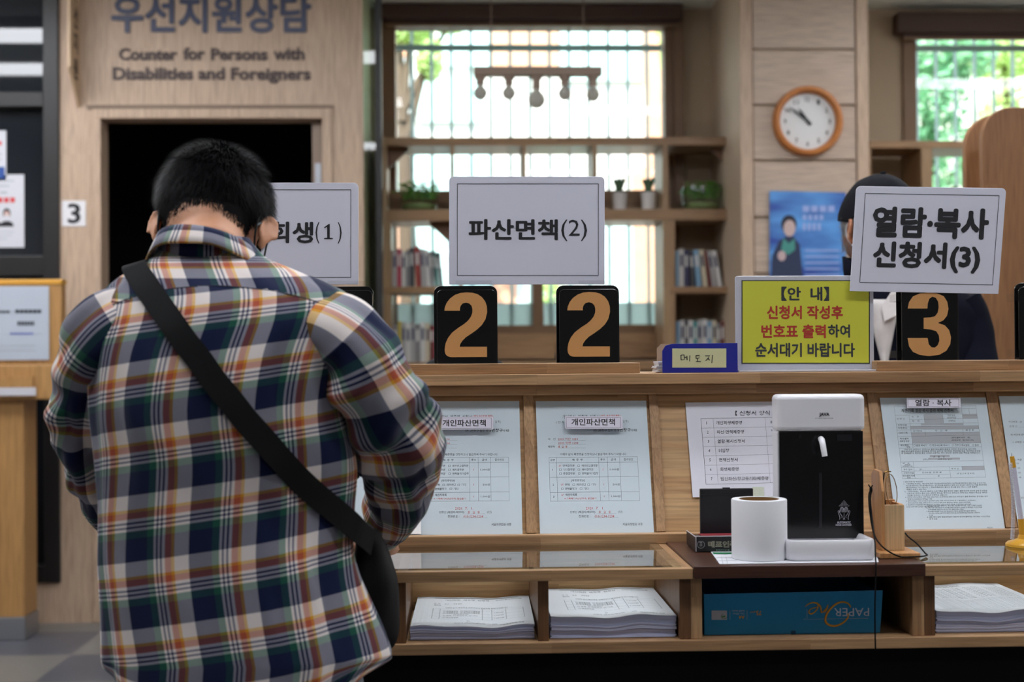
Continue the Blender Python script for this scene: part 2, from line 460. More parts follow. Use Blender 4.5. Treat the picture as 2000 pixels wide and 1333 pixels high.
# pillar with horizontal board cladding
pl = MB().box(pcol0, pcol1, 5.95, YW, 0, CEIL)
pil = struct(pl.build('wall_pillar', mat('pillar_beige', (186,164,140), .6), base=(0,5.95,0)))
b0, b1 = PX(1476, 5.93), PX(1676, 5.93)
yg = [-15, 97, 206, 314, 425, 535, 645, 755, 865, 975, 1085, 1190]
bd = MB()
for a, c in zip(yg[:-1], yg[1:]):
    zt = min(HZ(1576, a, 5.93)-.005, CEIL); zb = HZ(1576, c, 5.93)+.006
    bd.box(b0, b1, 5.932, 5.949, zb, zt)
bd.build('cladding_boards', M_LAMX, pil, bevel=0.002)
st = MB()
for a, c in ((pcol0, b0-.004), (b1+.004, pcol1)): st.box(a, c, 5.925, 5.95, 0, CEIL)
st.build('corner_strip', M_LAM, pil, bevel=0.003)

# glazed return at the end of the doorway wall
yy = YD+.02
gs = thing('glass_screen', 'narrow greenish glass screen with black steel post beside the doorway wall', 'glass screen', (PX(745, yy), yy, 0))
gx = PX(742, yy)
MB().box(gx-.012, gx+.014, yy-.02, yy+.03, 0, CEIL).build('post', M_BLKM, gs, bevel=.002)
MB().box(wx1+.001, gx-.013, yy, yy+.008, 0, CEIL).build('glass_pane', pane('green_glass', (.72,.86,.78), 1.5), gs)

# --- ceiling luminaires
M_TUBE = emit('lamp_diffuser', (0.92, 0.945, 1.0), LAMP)
M_HOUS = mat('lamp_housing', (225,225,222), .5)
lamps = [(-1.05, 1.5), (1.05, 1.4), (1.7, -1.5), (-1.75, 2.6), (.55, 2.75), (2.4, 2.6), (-2.1, 4.35), (-.95, 4.6), (1.4, 4.3), (-2.25, 5.15), (3.0-.35, 5.2)]  # doorway, staff-side and far rear lamps are added to lift the brightness
LN = ['nearest above the customer', 'over the waiting side, right', 'added far behind the camera to brighten the blue carton', 'over the floor left of the counter',
      'over the counter', 'over the right end of the counter', 'near the glazed screen, front', 'added in front of the doorway to brighten its wall', 'added over the staff side to brighten the pillar', 'nearest the dark glazed screen', 'nearest the right window']
for (lx, ly), nm in zip(lamps, LN):
    l = thing('ceiling_light', 'white linear ceiling light ' + nm, 'ceiling light', (lx, ly, CEIL-.06), 'linear ceiling lights')
    MB().box(lx-.62, lx+.62, ly-.14, ly+.14, CEIL-.045, CEIL).build('housing', M_HOUS, l, bevel=.004)
    MB().box(lx-.6, lx+.6, ly-.12, ly+.12, CEIL-.06, CEIL-.0455).build('diffuser', M_TUBE, l)
# ================================================================ outside the windows
struct(MB().box(-9, 12, YW+.3, 22, -0.4, -0.3).build('ground_outside', mat('pale_paving', (190,186,176), .9)))
YF = 10.6
fb = thing('building', 'pale building with orange brick strips across the yard behind the windows', 'building', (.5, YF, -.3))
MB().box(-6, 9, YF, YF+.3, -.3, 6.0).build('facade', mat('pale_render', (232,222,214), .9), fb)
M_BRICK = mat('orange_brick', (222,164,132), .9, vary=.15, vscale=12)
for (a, b_, c, d) in ((968,1092,20,132), (1262,1325,20,330), (745,800,20,112), (1236,1330,330,700), (745,800,400,700), (960,1010,480,700)):
    MB().box(PX(a, YF), PX(b_, YF), YF-.06, YF+.01, HZ(1000, d, YF), HZ(1000, c, YF)).build('brick_panel', M_BRICK, fb)
M_MINT = mat("mint_glass_panel", (206,232,226), .6)
for (a, b_, c, d) in ((1098,1256,20,160), (858,962,20,132), (762,960,290,700), (1000,1236,420,720), (820,940,150,240)):
    MB().box(PX(a, YF), PX(b_, YF), YF-.05, YF+.01, HZ(1000, d, YF), HZ(1000, c, YF)).build('tinted_window', M_MINT, fb)
M_LOUV = mat('white_louvre', (245,245,242), .7)
for i in range(5):
    y0 = 122 + i*33; MB().box(PX(750, YF), PX(806, YF), YF-.16, YF, HZ(780, y0+18, YF), HZ(780, y0, YF)).build('louvre', M_LOUV, fb)

def leaf_mat(name, c1, c2):
    m, nt, b = newmat(name)
    oi = N(nt, 'ShaderNodeNewGeometry')
    mx = N(nt, 'ShaderNodeMix', data_type='RGBA'); mx.inputs[6].default_value = lin(c1); mx.inputs[7].default_value = lin(c2)
    nt.links.new(oi.outputs['Random Per Island'], mx.inputs[0]); nt.links.new(mx.outputs[2], b.inputs['Base Color'])
    b.inputs['Roughness'].default_value = .5
    tr = N(nt, 'ShaderNodeBsdfTranslucent'); nt.links.new(mx.outputs[2], tr.inputs[0])
    ms = N(nt, 'ShaderNodeMixShader'); ms.inputs[0].default_value = .4
    nt.links.new(b.outputs[0], ms.inputs[1]); nt.links.new(tr.outputs[0], ms.inputs[2])
    nt.links.new(ms.outputs[0], nt.nodes['Material Output'].inputs[0])
    return m
M_LEAF1 = leaf_mat('bright_leaves', (186,212,130), (222,236,170))
M_LEAF2 = leaf_mat('green_leaves', (112,172,126), (170,212,168))
M_LEAF3 = leaf_mat('plant_leaves', (76,150,56), (146,204,92))
M_BARK = mat('bark', (98,80,64), .9)
def leaves(mb, c, r, n, size, rnd):
    for i in range(n):
        while True:
            p = Vector((rnd.uniform(-1,1), rnd.uniform(-1,1), rnd.uniform(-1,1)))
            if p.length < 1: break
        q = Vector(c) + Vector((p.x*r[0], p.y*r[1], p.z*r[2]))
        a = Vector((rnd.gauss(0,1), rnd.gauss(0,1), rnd.gauss(0,1))).normalized()
        b_ = a.orthogonal().normalized(); t = a.cross(b_)
        s = size*rnd.uniform(.6, 1.2)
        mb.add([q - a*s, q + b_*s*.5, q + a*s, q - b_*s*.5], [(0,1,2),(0,2,3)])
def tree(label, x, y, blobs, m, n, size, seed):
    rnd = random.Random(seed)
    t = thing('tree', label, 'tree', (x, y, -.3), 'trees beyond the windows')
    mb = MB()
    for c, r in blobs: leaves(mb, c, r, n, size, rnd)
    mb.build('crown', m, t)
    top = max(b_[0][2] for b_ in blobs)
    tk = MB().tube([(x, y, -.3), (x+.04, y, top*.45), (x-.03, y+.05, top)], [.09, .07, .02], 8)
    for c, r in blobs: tk.tube([(x, y, max(0.3, c[2]-.6)), tuple(c)], [.035, .01], 6)
    tk.build('trunk', M_BARK, t)
def at(px, py, Y): p = P(px, py, Y); return (p.x, p.y, p.z)
tree('yellow-green tree at the upper left corner of the middle window', PX(790, 9.4), 9.4,
     [(at(838,112,9.4),(.09,.2,.16)), (at(800,60,9.4),(.16,.2,.09)), (at(880,40,9.4),(.14,.2,.08))], M_LEAF1, 500, .035, 1)
tree('bushy tree at the right edge of the middle window', PX(1330, 9.6), 9.6,
     [(at(1312,100,9.6),(.08,.2,.22)), (at(1325,180,9.6),(.09,.2,.2)), (at(1340,60,9.6),(.2,.2,.16))], M_LEAF1, 500, .035, 2)
tree('low shrub-like tree showing between the two number 2 boards', PX(1072, 9.2), 9.2,
     [(at(1072,590,9.2),(.11,.15,.2)), (at(1085,640,9.2),(.13,.15,.12))], M_LEAF1, 500, .03, 3)
tree('dense green tree filling the left half of the right window', PX(1830, 9.5), 9.6,
     [(at(1800,190,9.5),(.32,.3,.3)), (at(1860,330,9.5),(.4,.3,.35)), (at(1790,440,9.5),(.3,.3,.3)), (at(1860,110,9.5),(.3,.3,.2)), (at(1850,560,9.5),(.4,.3,.3))], M_LEAF2, 850, .045, 4)
tree('lighter green tree at the far right of the right window', PX(1990, 9.9), 10.0,
     [(at(1960,100,9.9),(.3,.3,.22)), (at(1985,260,9.9),(.34,.3,.36)), (at(2020,400,9.9),(.34,.3,.36))], M_LEAF1, 850, .045, 5)
# ================================================================ the service counter
CX0, CX1 = -0.55, 1.62
def c2z(py, Y, px=1000): return HZ(px, py, Y)
YDK = 2.28                        # front edge of the writing desk
ZD = 0.7494                       # its top
ct = thing('counter', 'long ash wood service counter with sloped form panel, ledge and open paper bays', 'counter', (0.3, 2.6, 0))
# base, black
MB().box(CX0+.02, CX1, 2.36, 2.96, 0, .6135).build('base_panel', M_BLACK, ct)
# shelf floor of the paper bays
MB().box(CX0, CX1, 2.29, 2.64, .6138, .632).build('bay_floor', M_ASH, ct, bevel=.0015)
MB().box(CX0, CX1, 2.60, 2.64, .632, ZD-.0175).build('bay_back', M_PLY, ct)
MB().box(CX0, CX0+.02, 2.30, 2.60, .632, ZD-.0175).build('side_panel', M_ASHY, ct)
yb = 2.30
for (a, b_, m) in ((768,790,M_OAKD),(1047,1068,M_OAKD),(1323,1345,M_OAKD),(1345,1367,M_ASHV),(1777,1800,M_ASHV),(1800,1821,M_OAKD)):
    MB().box(PX(a,yb), PX(b_,yb), yb, 2.60, .632, ZD-.0175).build('bay_divider', m, ct, bevel=.0008)
# black sheets put the shade of the carton bay into its surfaces
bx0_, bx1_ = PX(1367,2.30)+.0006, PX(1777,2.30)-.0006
MB().box(bx0_, bx1_, 2.596, 2.5995, .6325, ZD-.018).build('bay_shade_sheet', M_BLACK, ct)
MB().box(bx0_, bx1_, 2.32, 2.5955, ZD-.0188, ZD-.0176).build('bay_shade_sheet', M_BLACK, ct)
# desk boards
xd0, xd1 = .3735, PX(1802, YDK)
def frame_(xa, xb, ea, eb):                         # timber frame that carries a sheet of glass over the paper bays
    MB().box(xa, xb, YDK, YDK+.020, ZD-.0173, ZD-.0002).build('desk_front_rail', M_ASH, ct, bevel=.001)
    for a, c in ((xa, xa+ea), (xb-eb, xb)): MB().box(a, c, YDK+.0203, 2.584, ZD-.0173, ZD-.0002).build('desk_end_rail', M_ASHY, ct, bevel=.0006)
frame_(CX0, xd0-.0006, .03, .030); frame_(xd1+.0006, CX1, .012, .02)
db = tag(MB().box(xd0, xd1, YDK-.004, 2.584, ZD-.0165, ZD+.0035).build('desk_leaf', M_WAL, bevel=.0012), 'dark walnut desk board under the hand sanitizer, between the two glass tops', 'desk board')
# bottom rail of the sloped panel
MB().box(CX0, CX1, 2.585, 2.606, ZD, .768).build('bottom_rail', M_ASH, ct, bevel=.0012)
# sloped panel
SA = math.radians(69)
SO = Vector((0, 2.6085, .768)); SU = Vector((1,0,0)); SV = Vector((0, math.cos(SA), math.sin(SA))); SN = SU.cross(SV)
def S2(px, py):                      # photograph -> coordinates on the sloped panel
    d = CF + CR*((px-1000.0)/FPX) + CU*((666.5-py)/FPX)
    t = (SO-CO).dot(SN)/d.dot(SN); q = CO + d*t - SO
    return q.dot(SU), q.dot(SV)
L = (1.03-.73)/math.sin(SA)
MB().obox(SO, SU, SV, SN, CX0, CX1, -.03, L-.03, -.015, -.003).build('sloped_panel', M_PLY, ct)
for (a, b_) in (((778,785),(797,785)),((1022,785),(1041,785)),((1267,785),(1285,785)),((1694,785),(1713,785)),((1927,785),(1947,785))):
    u0 = S2(*a)[0]; u1 = S2(*b_)[0]
    MB().obox(SO, SU, SV, SN, u0, u1, 0, .2685, -.003, .004).build('panel_divider', M_ASHV, ct, bevel=.0006)
zl0, zl1 = 1.0392, 1.0598
MB().box(CX0, CX1, 2.695, 2.745, 1.019, zl0).build('moulding', M_ASH, ct, bevel=.003)
MB().box(CX0, CX1, 2.66, 2.99, zl0, zl1).build('ledge', M_ASH, ct, bevel=.0015)
MB().box(CX0+.02, CX1, 2.90, 2.96, .6135, zl0).build('staff_side_panel', M_ASH, ct)
# planks the number boards stand on
ZP = 1.0798
for (x0, x1, lab) in ((CX0+.01, PX(1250,2.68), 'narrow ash plank on the ledge under the number 2 boards'), (PX(1713,2.68), CX1-.01, 'narrow ash plank on the ledge under the number 3 boards')):
    tag(MB().box(x0, x1, 2.68, 2.83, zl1+.0003, ZP).build('plank', M_ASH, bevel=.0012), lab, 'plank', 'planks on the counter ledge')

# glass tops of the desk
M_DGL = pane('desk_glass', (.93,.96,.95), 1.62, 0.0, boost=1.3)
gt = MB().box(CX0+.01, xd0-.018, YDK+.012, 2.583, ZD, ZD+.0035)
tag(gt.build('glass_sheet', M_DGL), 'clear glass sheet on the desk left of the dark walnut board', 'glass top', 'desk glass sheets')
gt = MB().box(xd1+.003, CX1-.01, YDK+.012, 2.583, ZD, ZD+.0035)
tag(gt.build('glass_sheet', M_DGL), 'clear glass sheet on the desk right of the dark walnut board', 'glass top', 'desk glass sheets')
ZG = ZD+.0035; ZDK = ZD+.0035

# ---------------------------------------------------------------- number boards and signs
M_ACR = mat('black_acrylic', (16,16,18), 0.12, spec=.6)
M_TAN = mat('tan_vinyl', (206,150,92), 0.45)
M_SIGN = mat('white_sign_card', (212,212,226), 0.55, bump=.25, bscale=24)
def rrect(x0, x1, z0, z1, r, Y, tl=True, bl=False, k=6):
    q = []
    def arc(cx, cz, a0):
        for i in range(k+1):
            a = a0 + (math.pi/2)*i/k; q.append(Vector((cx + r*math.cos(a), Y, cz + r*math.sin(a))))
    if bl: arc(x0+r, z0+r, math.pi); arc(x1-r, z0+r, 1.5*math.pi)
    else: q.append(Vector((x0,Y,z0))); q.append(Vector((x1,Y,z0)))
    arc(x1-r, z1-r, 0); arc(x0+r, z1-r, math.pi/2)
    return q
D2 = [(412,403),(595,403),(596,372),(607,340),(630,316),(668,307),(704,316),(732,343),(744,385),(742,430),(724,478),(690,522),(642,563),(572,608),(500,665),(452,728),(426,790),(416,850),(416,885),(424,914),(443,938),(470,950),(500,953),(916,951),(916,830),(592,830),(600,797),(626,757),(666,717),(730,675),(798,626),(856,572),(898,504),(918,420),(914,350),(894,292),(856,242),(802,206),(742,190),(670,186),(600,193),(536,216),(480,256),(440,306),(418,360)]
D3 = [(1395,808),(1497,808),(1499,781),(1507,757),(1523,746),(1541,752),(1553,772),(1556,802),(1551,830),(1537,848),(1512,855),(1478,856),(1478,914),(1512,917),(1543,926),(1557,948),(1560,975),(1551,1000),(1536,1012),(1518,1010),(1504,994),(1498,962),(1394,962),(1402,1005),(1422,1034),(1458,1050),(1506,1056),(1560,1049),(1596,1028),(1616,994),(1620,958),(1610,920),(1588,896),(1552,883),(1580,870),(1599,846),(1607,810),(1600,772),(1582,744),(1548,729),(1505,724),(1458,729),(1422,745),(1402,774)]
def number_board(label, x0, x1, digit=None, map_=None, group='numbered boards on the ledge', off=6):
    Yf, Yb = 2.70, 2.735
    xa, xb = PX(x0+off, Yf), PX(x1, Yf); za = ZP+.0004; zb = HZ(1147, 565, Yf)
    t = thing('number_board', label, 'number board', ((xa+xb)/2, 2.72, ZP), group)
    MB().prism(rrect(xa, xb, za, zb, .010, Yf), (0, .004, 0)).build('front_plate', M_ACR, t, bevel=.0006)
    MB().prism(rrect(PX(x0, Yb), PX(x1+2, Yb), za, HZ(1147, 557.5, Yb), .014, Yb), (0, .004, 0)).build('rear_plate', M_ACR, t, bevel=.0006)
    MB().box(xa+.006, xb-.006, Yf+.0042, Yb-.0002, za, za+.004).build('foot', M_ACR, t)
    MB().box(xa+.012, xb-.012, Yf+.0042, Yb-.0002, zb-.012, zb-.009).build('spacer', M_ACR, t)
    if digit:
        sx, ox, sy, oy = map_
        pts = [P(x/sx+ox, y/sy+oy, Yf-.0008) for x, y in digit]
        bmx = MB().prism(pts, (0, .0007, 0)); o = bmx.build('numeral', M_TAN, t)
        bm = bmesh.new(); bm.from_mesh(o.data); bmesh.ops.recalc_face_normals(bm, faces=bm.faces)
        bmesh.ops.triangulate(bm, faces=[f for f in bm.faces if len(f.verts) > 4]); bm.to_mesh(o.data); bm.free()
    for (zz, xx) in ((zb-.02, x0), (za+.012, x0)):
        MB().box(PX(xx-1.5, Yf), xa, Yf-.0005, Yb+.005, zz-.007, zz+.007).build('side_clip', M_TAPE, t)
    return t
number_board('black number 2 board under the right end of the white (2) sign', 1087, 1208, D2, (6.06, 1040, 6.06, 540))
d2l = [((x/6.06+1040-1087+848-1), y/6.06+540+.8) for x, y in D2]
number_board('black number 2 board under the left end of the white (2) sign', 848, 970, d2l, (1, 0, 1, 0))
number_board('black number board mostly hidden behind the shoulder of the plaid shirt', 606, 728)
number_board('black number 3 board under the tilted white sign, right of the yellow notice', 1752, 1871, D3, (2.6667, 1250, 2.6667, 300), off=10)
d3r = [(x/2.6667+1250+231, y/2.6667+300-1) for x, y in D3]
number_board('black number board cut by the right edge of the picture', 1983, 2104, d3r, (1, 0, 1, 0), off=8)

def sign(label, corners, lines, Y, border, group='white card signs', tape=()):
    """a white card with a ruled border; corners TL TR BR BL in the photograph"""
    q = [P(x, y, Y) for x, y in corners]                 # TL TR BR BL
    ctr = sum(q, Vector())/4
    t = thing('card_sign', label, 'sign', (ctr.x, Y, min(p.z for p in q)), group)
    def L2(u, v): return q[3].lerp(q[2], u).lerp(q[0].lerp(q[1], u), v)
    n = 20; mb = MB(); wob = lambda u, v: .0016*math.sin(u*5+v*3)*math.sin(v*4+1)
    r = .03
    outline = []
    W_, H_ = (q[1]-q[0]).length, (q[0]-q[3]).length
    def arc(cu, cv, a0):
        for i in range(6):
            a = a0 + math.pi/2*i/5; outline.append((cu + .009/W_*math.cos(a), cv + .009/H_*math.sin(a)))
    outline += [(0,0),(1,0)]; arc(1-.009/W_, 1-.009/H_, 0); arc(.009/W_, 1-.009/H_, math.pi/2)
    mb.prism([L2(u, v) for u, v in outline], (0, .0022, 0))
    mb.build('card', M_SIGN, t, bevel=.0004, seg=1)
    off = Vector((0, -.0006, 0)); bu0, bu1, bv0, bv1 = border; e = .0011
    fr = MB()
    def strip(u0, v0, u1, v1):
        a, b_ = L2(u0, v0), L2(u1, v1); d = (b_-a).normalized(); s = Vector((-d.z, 0, d.x))*e*.5
        fr.add([a-s+off, b_-s+off, b_+s+off, a+s+off], [(0,1,2,3)])
    strip(bu0,bv0,bu1,bv0); strip(bu1,bv0,bu1,bv1); strip(bu1,bv1,bu0,bv1); strip(bu0,bv1,bu0,bv0)
    fr.build('ruled_border', M_PRINT, t)
    for (s, x0, y0, x1, y1, o_) in lines:
        mb = MB(); b0 = P(x0, y1, Y-.0008); b1 = P(x1, y1, Y-.0008)
        uax = ((q[2]-q[3]).normalized() if abs(corners[2][1]-corners[3][1]) > 3 else Vector((1,0,0)))
        vax = (q[0]-q[3]).normalized() if abs(corners[2][1]-corners[3][1]) > 3 else Vector((0,0,1))
        if abs(corners[2][1]-corners[3][1]) <= 3: uax = (CR - Vector((0,CR.y,0))).normalized(); vax = Vector((-uax.z, 0, uax.x))
        put_text(mb, s, b0, uax, vax, 0, 0, (x1-x0)*Y/FPX, (y1-y0)*Y/FPX, o_)
        mb.build('lettering', M_INK, t)
    for (x0, y0, x1, y1) in tape:
        MB().prism([P(x0,y1,Y-.0006), P(x1,y1,Y-.0006), P(x1,y0,Y-.0006), P(x0,y0,Y-.0006)], (0,.0004,0)).build('clear_tape', M_TAPE, t)
    return t
Ys = 2.749
sign('white card sign ending (2) standing on the two number 2 boards', [(877,345),(1181,345),(1181,556),(877,556)],
     [('파산면책', 915, 428, 1090, 469, .028), ('(2)', 1096, 429, 1147, 471, 0)], Ys-.012, (.053,.959,.083,.932), tape=((890,548,960,562),(1130,548,1190,562)))
s1_ = sign('white card sign ending (1) half hidden behind the bowed head', [(397,357),(700,357),(700,556),(397,556)],
     [('개인회생', 434, 433, 610, 475, .028), ('(    )', 616, 434, 667, 476, 0)], Ys-.012, (.05,.951,.07,.93), tape=((640,549,712,562),))
MB().prism([P(x, y, Ys-.0126) for x, y in ((633,467.5),(633,465.4),(639,464.6),(639,443.5),(633.5,446.2),(633,444.2),(642.4,437.6),(644,437.6),(644,464.6),(650,465.4),(650,467.5))], (0,.0004,0)).build('numeral', M_INK, s1_)
sign('tilted white card sign ending (3) hiding the face of the capped clerk', [(1672.5,363.5),(1965.5,368),(1950,574.5),(1660,569)],
     [('열람·복사', 1702, 402, 1935, 464, .042), ('신청서(3)', 1703, 470, 1918, 531, .042)], 2.6965, (.062,.955,.085,.93))

# yellow notice in an acrylic stand
Yn = 2.715
yn = thing('notice_stand', 'bright yellow notice in a clear acrylic stand between the blue box and number 3', 'notice', (PX(1572,Yn), Yn, zl1))
M_ACL = mat('milky_acrylic', (196,196,206), 0.2, spec=.5)
a0, a1 = PX(1437,Yn), PX(1707,Yn); z1 = HZ(1572,539,Yn)
MB().prism(rrect(a0, a1, zl1+.001, z1, .005, Yn, bl=False), (0,.004,0)).build('acrylic_plate', M_ACL, yn, bevel=.0006)
MB().box(a0, PX(1713,Yn), Yn-.028, Yn+.05, zl1+.0003, zl1+.0038).build('foot', M_ACL, yn, bevel=.0006)
def pq(x0, y0, x1, y1, Y):
    a, b_, c, d = P(x0,y1,Y), P(x1,y1,Y), P(x1,y0,Y), P(x0,y0,Y); return [a,b_,c,d]
MB().prism(pq(1448.5,547.5,1699,711,Yn-.0012), (0,.001,0)).build('dark_border', M_PRINT, yn)
MB().prism(pq(1450.5,549.5,1697,709,Yn-.0022), (0,.001,0)).build('yellow_sheet', mat('yellow_paper', (204,204,62), .5, bump=.1, bscale=30), yn)
UR = (CR - Vector((0,CR.y,0))).normalized(); VR = Vector((-UR.z, 0, UR.x))
def ptext(mb, s, x0, y0, x1, y1, Y, off=.03, res=2):
    put_text(mb, s, P(x0,y1,Y), UR, VR, 0, 0, (x1-x0)*Y/FPX, (y1-y0)*Y/FPX, off, res)
M_DRED = mat('dark_red_print', (176,48,40), .6)
for t_, x0_, y0_, x1_, y1_, m_, nm_ in (('【안  내】', 1526, 560, 1621, 588, M_PRINT, 'black_lettering'), ('하여', 1617, 634, 1661, 660, M_PRINT, 'black_lettering'), ('순서대기 바랍니다', 1475, 670, 1673, 698, M_PRINT, 'black_lettering'),
        ('신청서 작성후', 1498, 597, 1649, 624, M_DRED, 'red_lettering'), ('번호표 출력', 1487, 634, 1615, 661, M_DRED, 'red_lettering')):
    mb = MB(); ptext(mb, t_, x0_, y0_, x1_, y1_, Yn-.0026); mb.build(nm_, m_, yn)
for pts in ([(1551,541),(1554,545),(1551,551)], [(1626,541),(1634,546),(1644,552),(1653,554)]):
    MB().tube([P(x,y,Yn-.003) for x, y in pts], .0007, 6).build('clear_tape', M_TAPE, yn)

# blue memo box
Ym = 2.672
mbx = thing('memo_box', 'blue cardboard box with a cream handwritten label on the ledge', 'box', (PX(1367,Ym), Ym, zl1))
M_BLUE = mat('blue_card', (24,32,140), .45, bump=.15, bscale=60, vary=.12, vscale=30)
M_CARD = mat('brown_card', (166,140,116), .9)
x0, x1 = PX(1293.5,Ym), PX(1441,Ym); zt = HZ(1367,671,Ym); z0 = zl1+.0004; D = .095
pts = [Vector((x0,Ym,z0)), Vector((x1,Ym,z0)), Vector((x1-.001,Ym,zt))]
pts += [Vector((x0+.018,Ym,zt-.0005)), Vector((x0+.006,Ym,zt-.004)), Vector((x0,Ym,zt-.014))]
MB().prism(pts, (0,.0016,0)).build('front_panel', M_BLUE, mbx, bevel=.0005)
xk = PX(1283, Ym+D); pts = [Vector((xk,Ym+D,z0)), Vector((x1,Ym+D,z0)), Vector((x1,Ym+D,zt)), Vector((xk+.008,Ym+D,zt)), Vector((xk,Ym+D,zt-.008))]
MB().prism(pts, (0,.0016,0)).build('rear_panel', M_CARD, mbx)
MB().box(x1-.0016, x1, Ym+.0017, Ym+D-.0001, z0, zt).build('side_panel', M_BLUE, mbx)
MB().box(x0, x1-.0017, Ym+.0017, Ym+D-.0001, z0, z0+.0015).build('bottom_panel', M_CARD, mbx)
MB().prism(pq(1313,681,1418.5,718.5,Ym-.0006), (0,.0005,0)).build('label', mat('cream_label', (208,206,160), .7), mbx)
hw = MB()
def stroke(pts, w=.0008): hw.tube([P(1260+x/8.33, 640+y/8.33, Ym-.0012) for x, y in pts], w, 5, flat=.4)
for st_ in ([(582,448),(585,530)],[(582,452),(635,446),(638,520),(586,530)],[(640,488),(672,484)],[(680,462),(684,532)],[(728,455),(724,552)],
            [(828,455),(826,506)],[(826,458),(882,452),(876,500),(828,506)],[(852,508),(852,552)],[(826,556),(905,555)],
            [(980,462),(1052,458),(1020,505),(985,540)],[(1022,498),(1050,535)],[(1098,448),(1084,580)]): stroke(st_)
hw.build('handwriting', M_INK, mbx)
# slips of paper sticking out of it
sl = thing('note_slips', 'small pile of white note slips sticking out of the blue box', 'paper', (PX(1300,Ym+.05), Ym+.05, z0+.0016))
rnd = random.Random(3)
for i in range(9):
    zz = z0+.0018+i*.0023; dx = rnd.uniform(-.003,.003); dy = rnd.uniform(0,.006)
    MB().box(PX(1279,Ym+.05)+dx, PX(1330,Ym+.05), Ym+.012+dy, Ym+.08, zz, zz+.0016).build('slip', M_PAPER, sl)
# ================================================================ things on the desk
# --- hand sanitizer dispenser
Yd0, Yd1 = 2.392, 2.447
sd = thing('sanitizer_dispenser', 'white and black automatic hand sanitizer dispenser with drip tray on the walnut board', 'dispenser', (PX(1620,2.4), 2.4, ZDK))
zb_ = ZDK+.0015
x0, x1 = PX(1518,Yd0), PX(1690,Yd0); zt = HZ(1604,771,Yd0); zm = HZ(1604,843,Yd0); zlo = HZ(1604,1053,Yd0)
def rr_col(x0, x1, y0, y1, r, z0, z1, top=0.0, k=6):
    q = []
    for (cx, cy, a0) in ((x1-r,y1-r,0),(x0+r,y1-r,math.pi/2),(x0+r,y0+r,math.pi),(x1-r,y0+r,1.5*math.pi)):
        for i in range(k+1):
            a = a0 + math.pi/2*i/k; q.append(Vector((cx+r*math.cos(a), cy+r*math.sin(a), z0)))
    return q
hd = MB().prism(rr_col(x0, x1, Yd0, Yd1, .012, zm, zt), (0,0,zt-zm)); hd.build('hood', M_WHITE, sd, smooth=50, bevel=.008, seg=4)
bk = MB()
bk.prism([Vector((x0+.001,Yd1-.012,zb_)), Vector((x0+.001,Yd1-.012,zm)), Vector((x0+.006,Yd1-.012,zm)), Vector((x0+.006,Yd1-.012,zb_))], (0,.01,0))
body = MB().box(x0+.0012, x1-.0012, Yd0+.012, Yd1-.004, zb_+.02, zm-.0004)
body.build('body', M_WHITE, sd, bevel=.003)
MB().box(x0+.003, x1-.004, Yd0+.004, Yd0+.0118, zlo, zm-.0003).build('black_panel', M_ACR2 if 'M_ACR2' in globals() else mat('black_glossy_panel', (10,11,14), .22), sd, bevel=.001)
yp = Yd0+.0034
MB().prism(pq(1600,924,1605.5,1032,yp), (0,.0006,0)).build('level_slot', mat('slot_grey', (34,34,40), .3), sd)
MB().prism(pq(1635,849,1664,862,yp), (0,.0005,0)).build('display_window', mat('display_dark', (30,31,36), .15), sd)
MB().lathe([(.0035,-.0008),(.0035,.0006)], P(1562,853,yp), 16, axis='y').build('sensor', mat('sensor_dark', (28,28,32), .2), sd)
n0 = P(1603,858,Yd0+.004); n1 = P(1605,860,Yd0-.012); n2 = P(1607,869,Yd0-.022); n3 = P(1611,892,Yd0-.024)
nz_ = MB().tube([n0, n1, n2, n3], [.0052,.0052,.005,.0046], 16); nz_.build('nozzle', M_WHITE, sd, smooth=50)
MB().lathe([(.006,-.001),(.006,.002)], P(1602,857,yp), 18, axis='y').build('nozzle_collar', mat('collar_dark', (20,20,22), .3), sd)
mb = MB(); put_text(mb, 'JAVA', P(1600,815,Yd0-.0006), UR, VR, 0, 0, 20.5*Yd0/FPX, 8.5*Yd0/FPX, .035)
mb.build('logo_lettering', M_INK, sd)
mb = MB(); ptext(mb, 'AUTOMATIC HAND SANITIZER', 1592, 816.6, 1628, 818.6, Yd0-.0006, 0, 1); mb.build('caption_lettering', M_PRINT, sd)
M_ICON = mat('pale_icon_print', (190,188,200), .5)
yi = yp-.0004
mb = MB(); ptext(mb, 'AUTOMATIC', 1635, 1019, 1662, 1023.5, yi, .03); ptext(mb, 'HAND SANITIZER', 1632.5, 1024.3, 1664, 1027.8, yi, .03); mb.build('panel_lettering', M_ICON, sd)
ic = MB()
def istroke(pts, w=.00034): ic.tube([P(1600+x/14.81, 960+y/14.81, yi-.0003) for x, y in pts], w, 5, flat=.5)
for sgn in (-1, 1):
    def m_(pts): istroke([(717+sgn*abs(717-x), y) for x, y in pts])
    m_([(585,820),(602,775),(575,690),(548,600),(545,575),(565,560),(580,575),(590,610),(612,660),(650,705),(665,745),(650,775)])
    m_([(592,600),(603,540),(615,490),(640,470),(668,462),(700,490),(717,530)]); m_([(630,600),(632,530),(642,485)]); m_([(665,615),(666,520),(670,475)]); m_([(695,600),(697,530),(700,495)])
    m_([(717,530),(717,760),(694,822)])
for r_, nn in enumerate((1,3,5,7,9)):
    for k in range(nn):
        x = 717 + (k-(nn-1)/2)*34; y = 275+r_*38; c = P(1600+x/14.81, 960+y/14.81, yi); ic.box(c.x-.0004, c.x+.0004, c.y-.0003, c.y, c.z-.0005, c.z+.0005)
ic.build('hands_icon', M_ICON, sd)
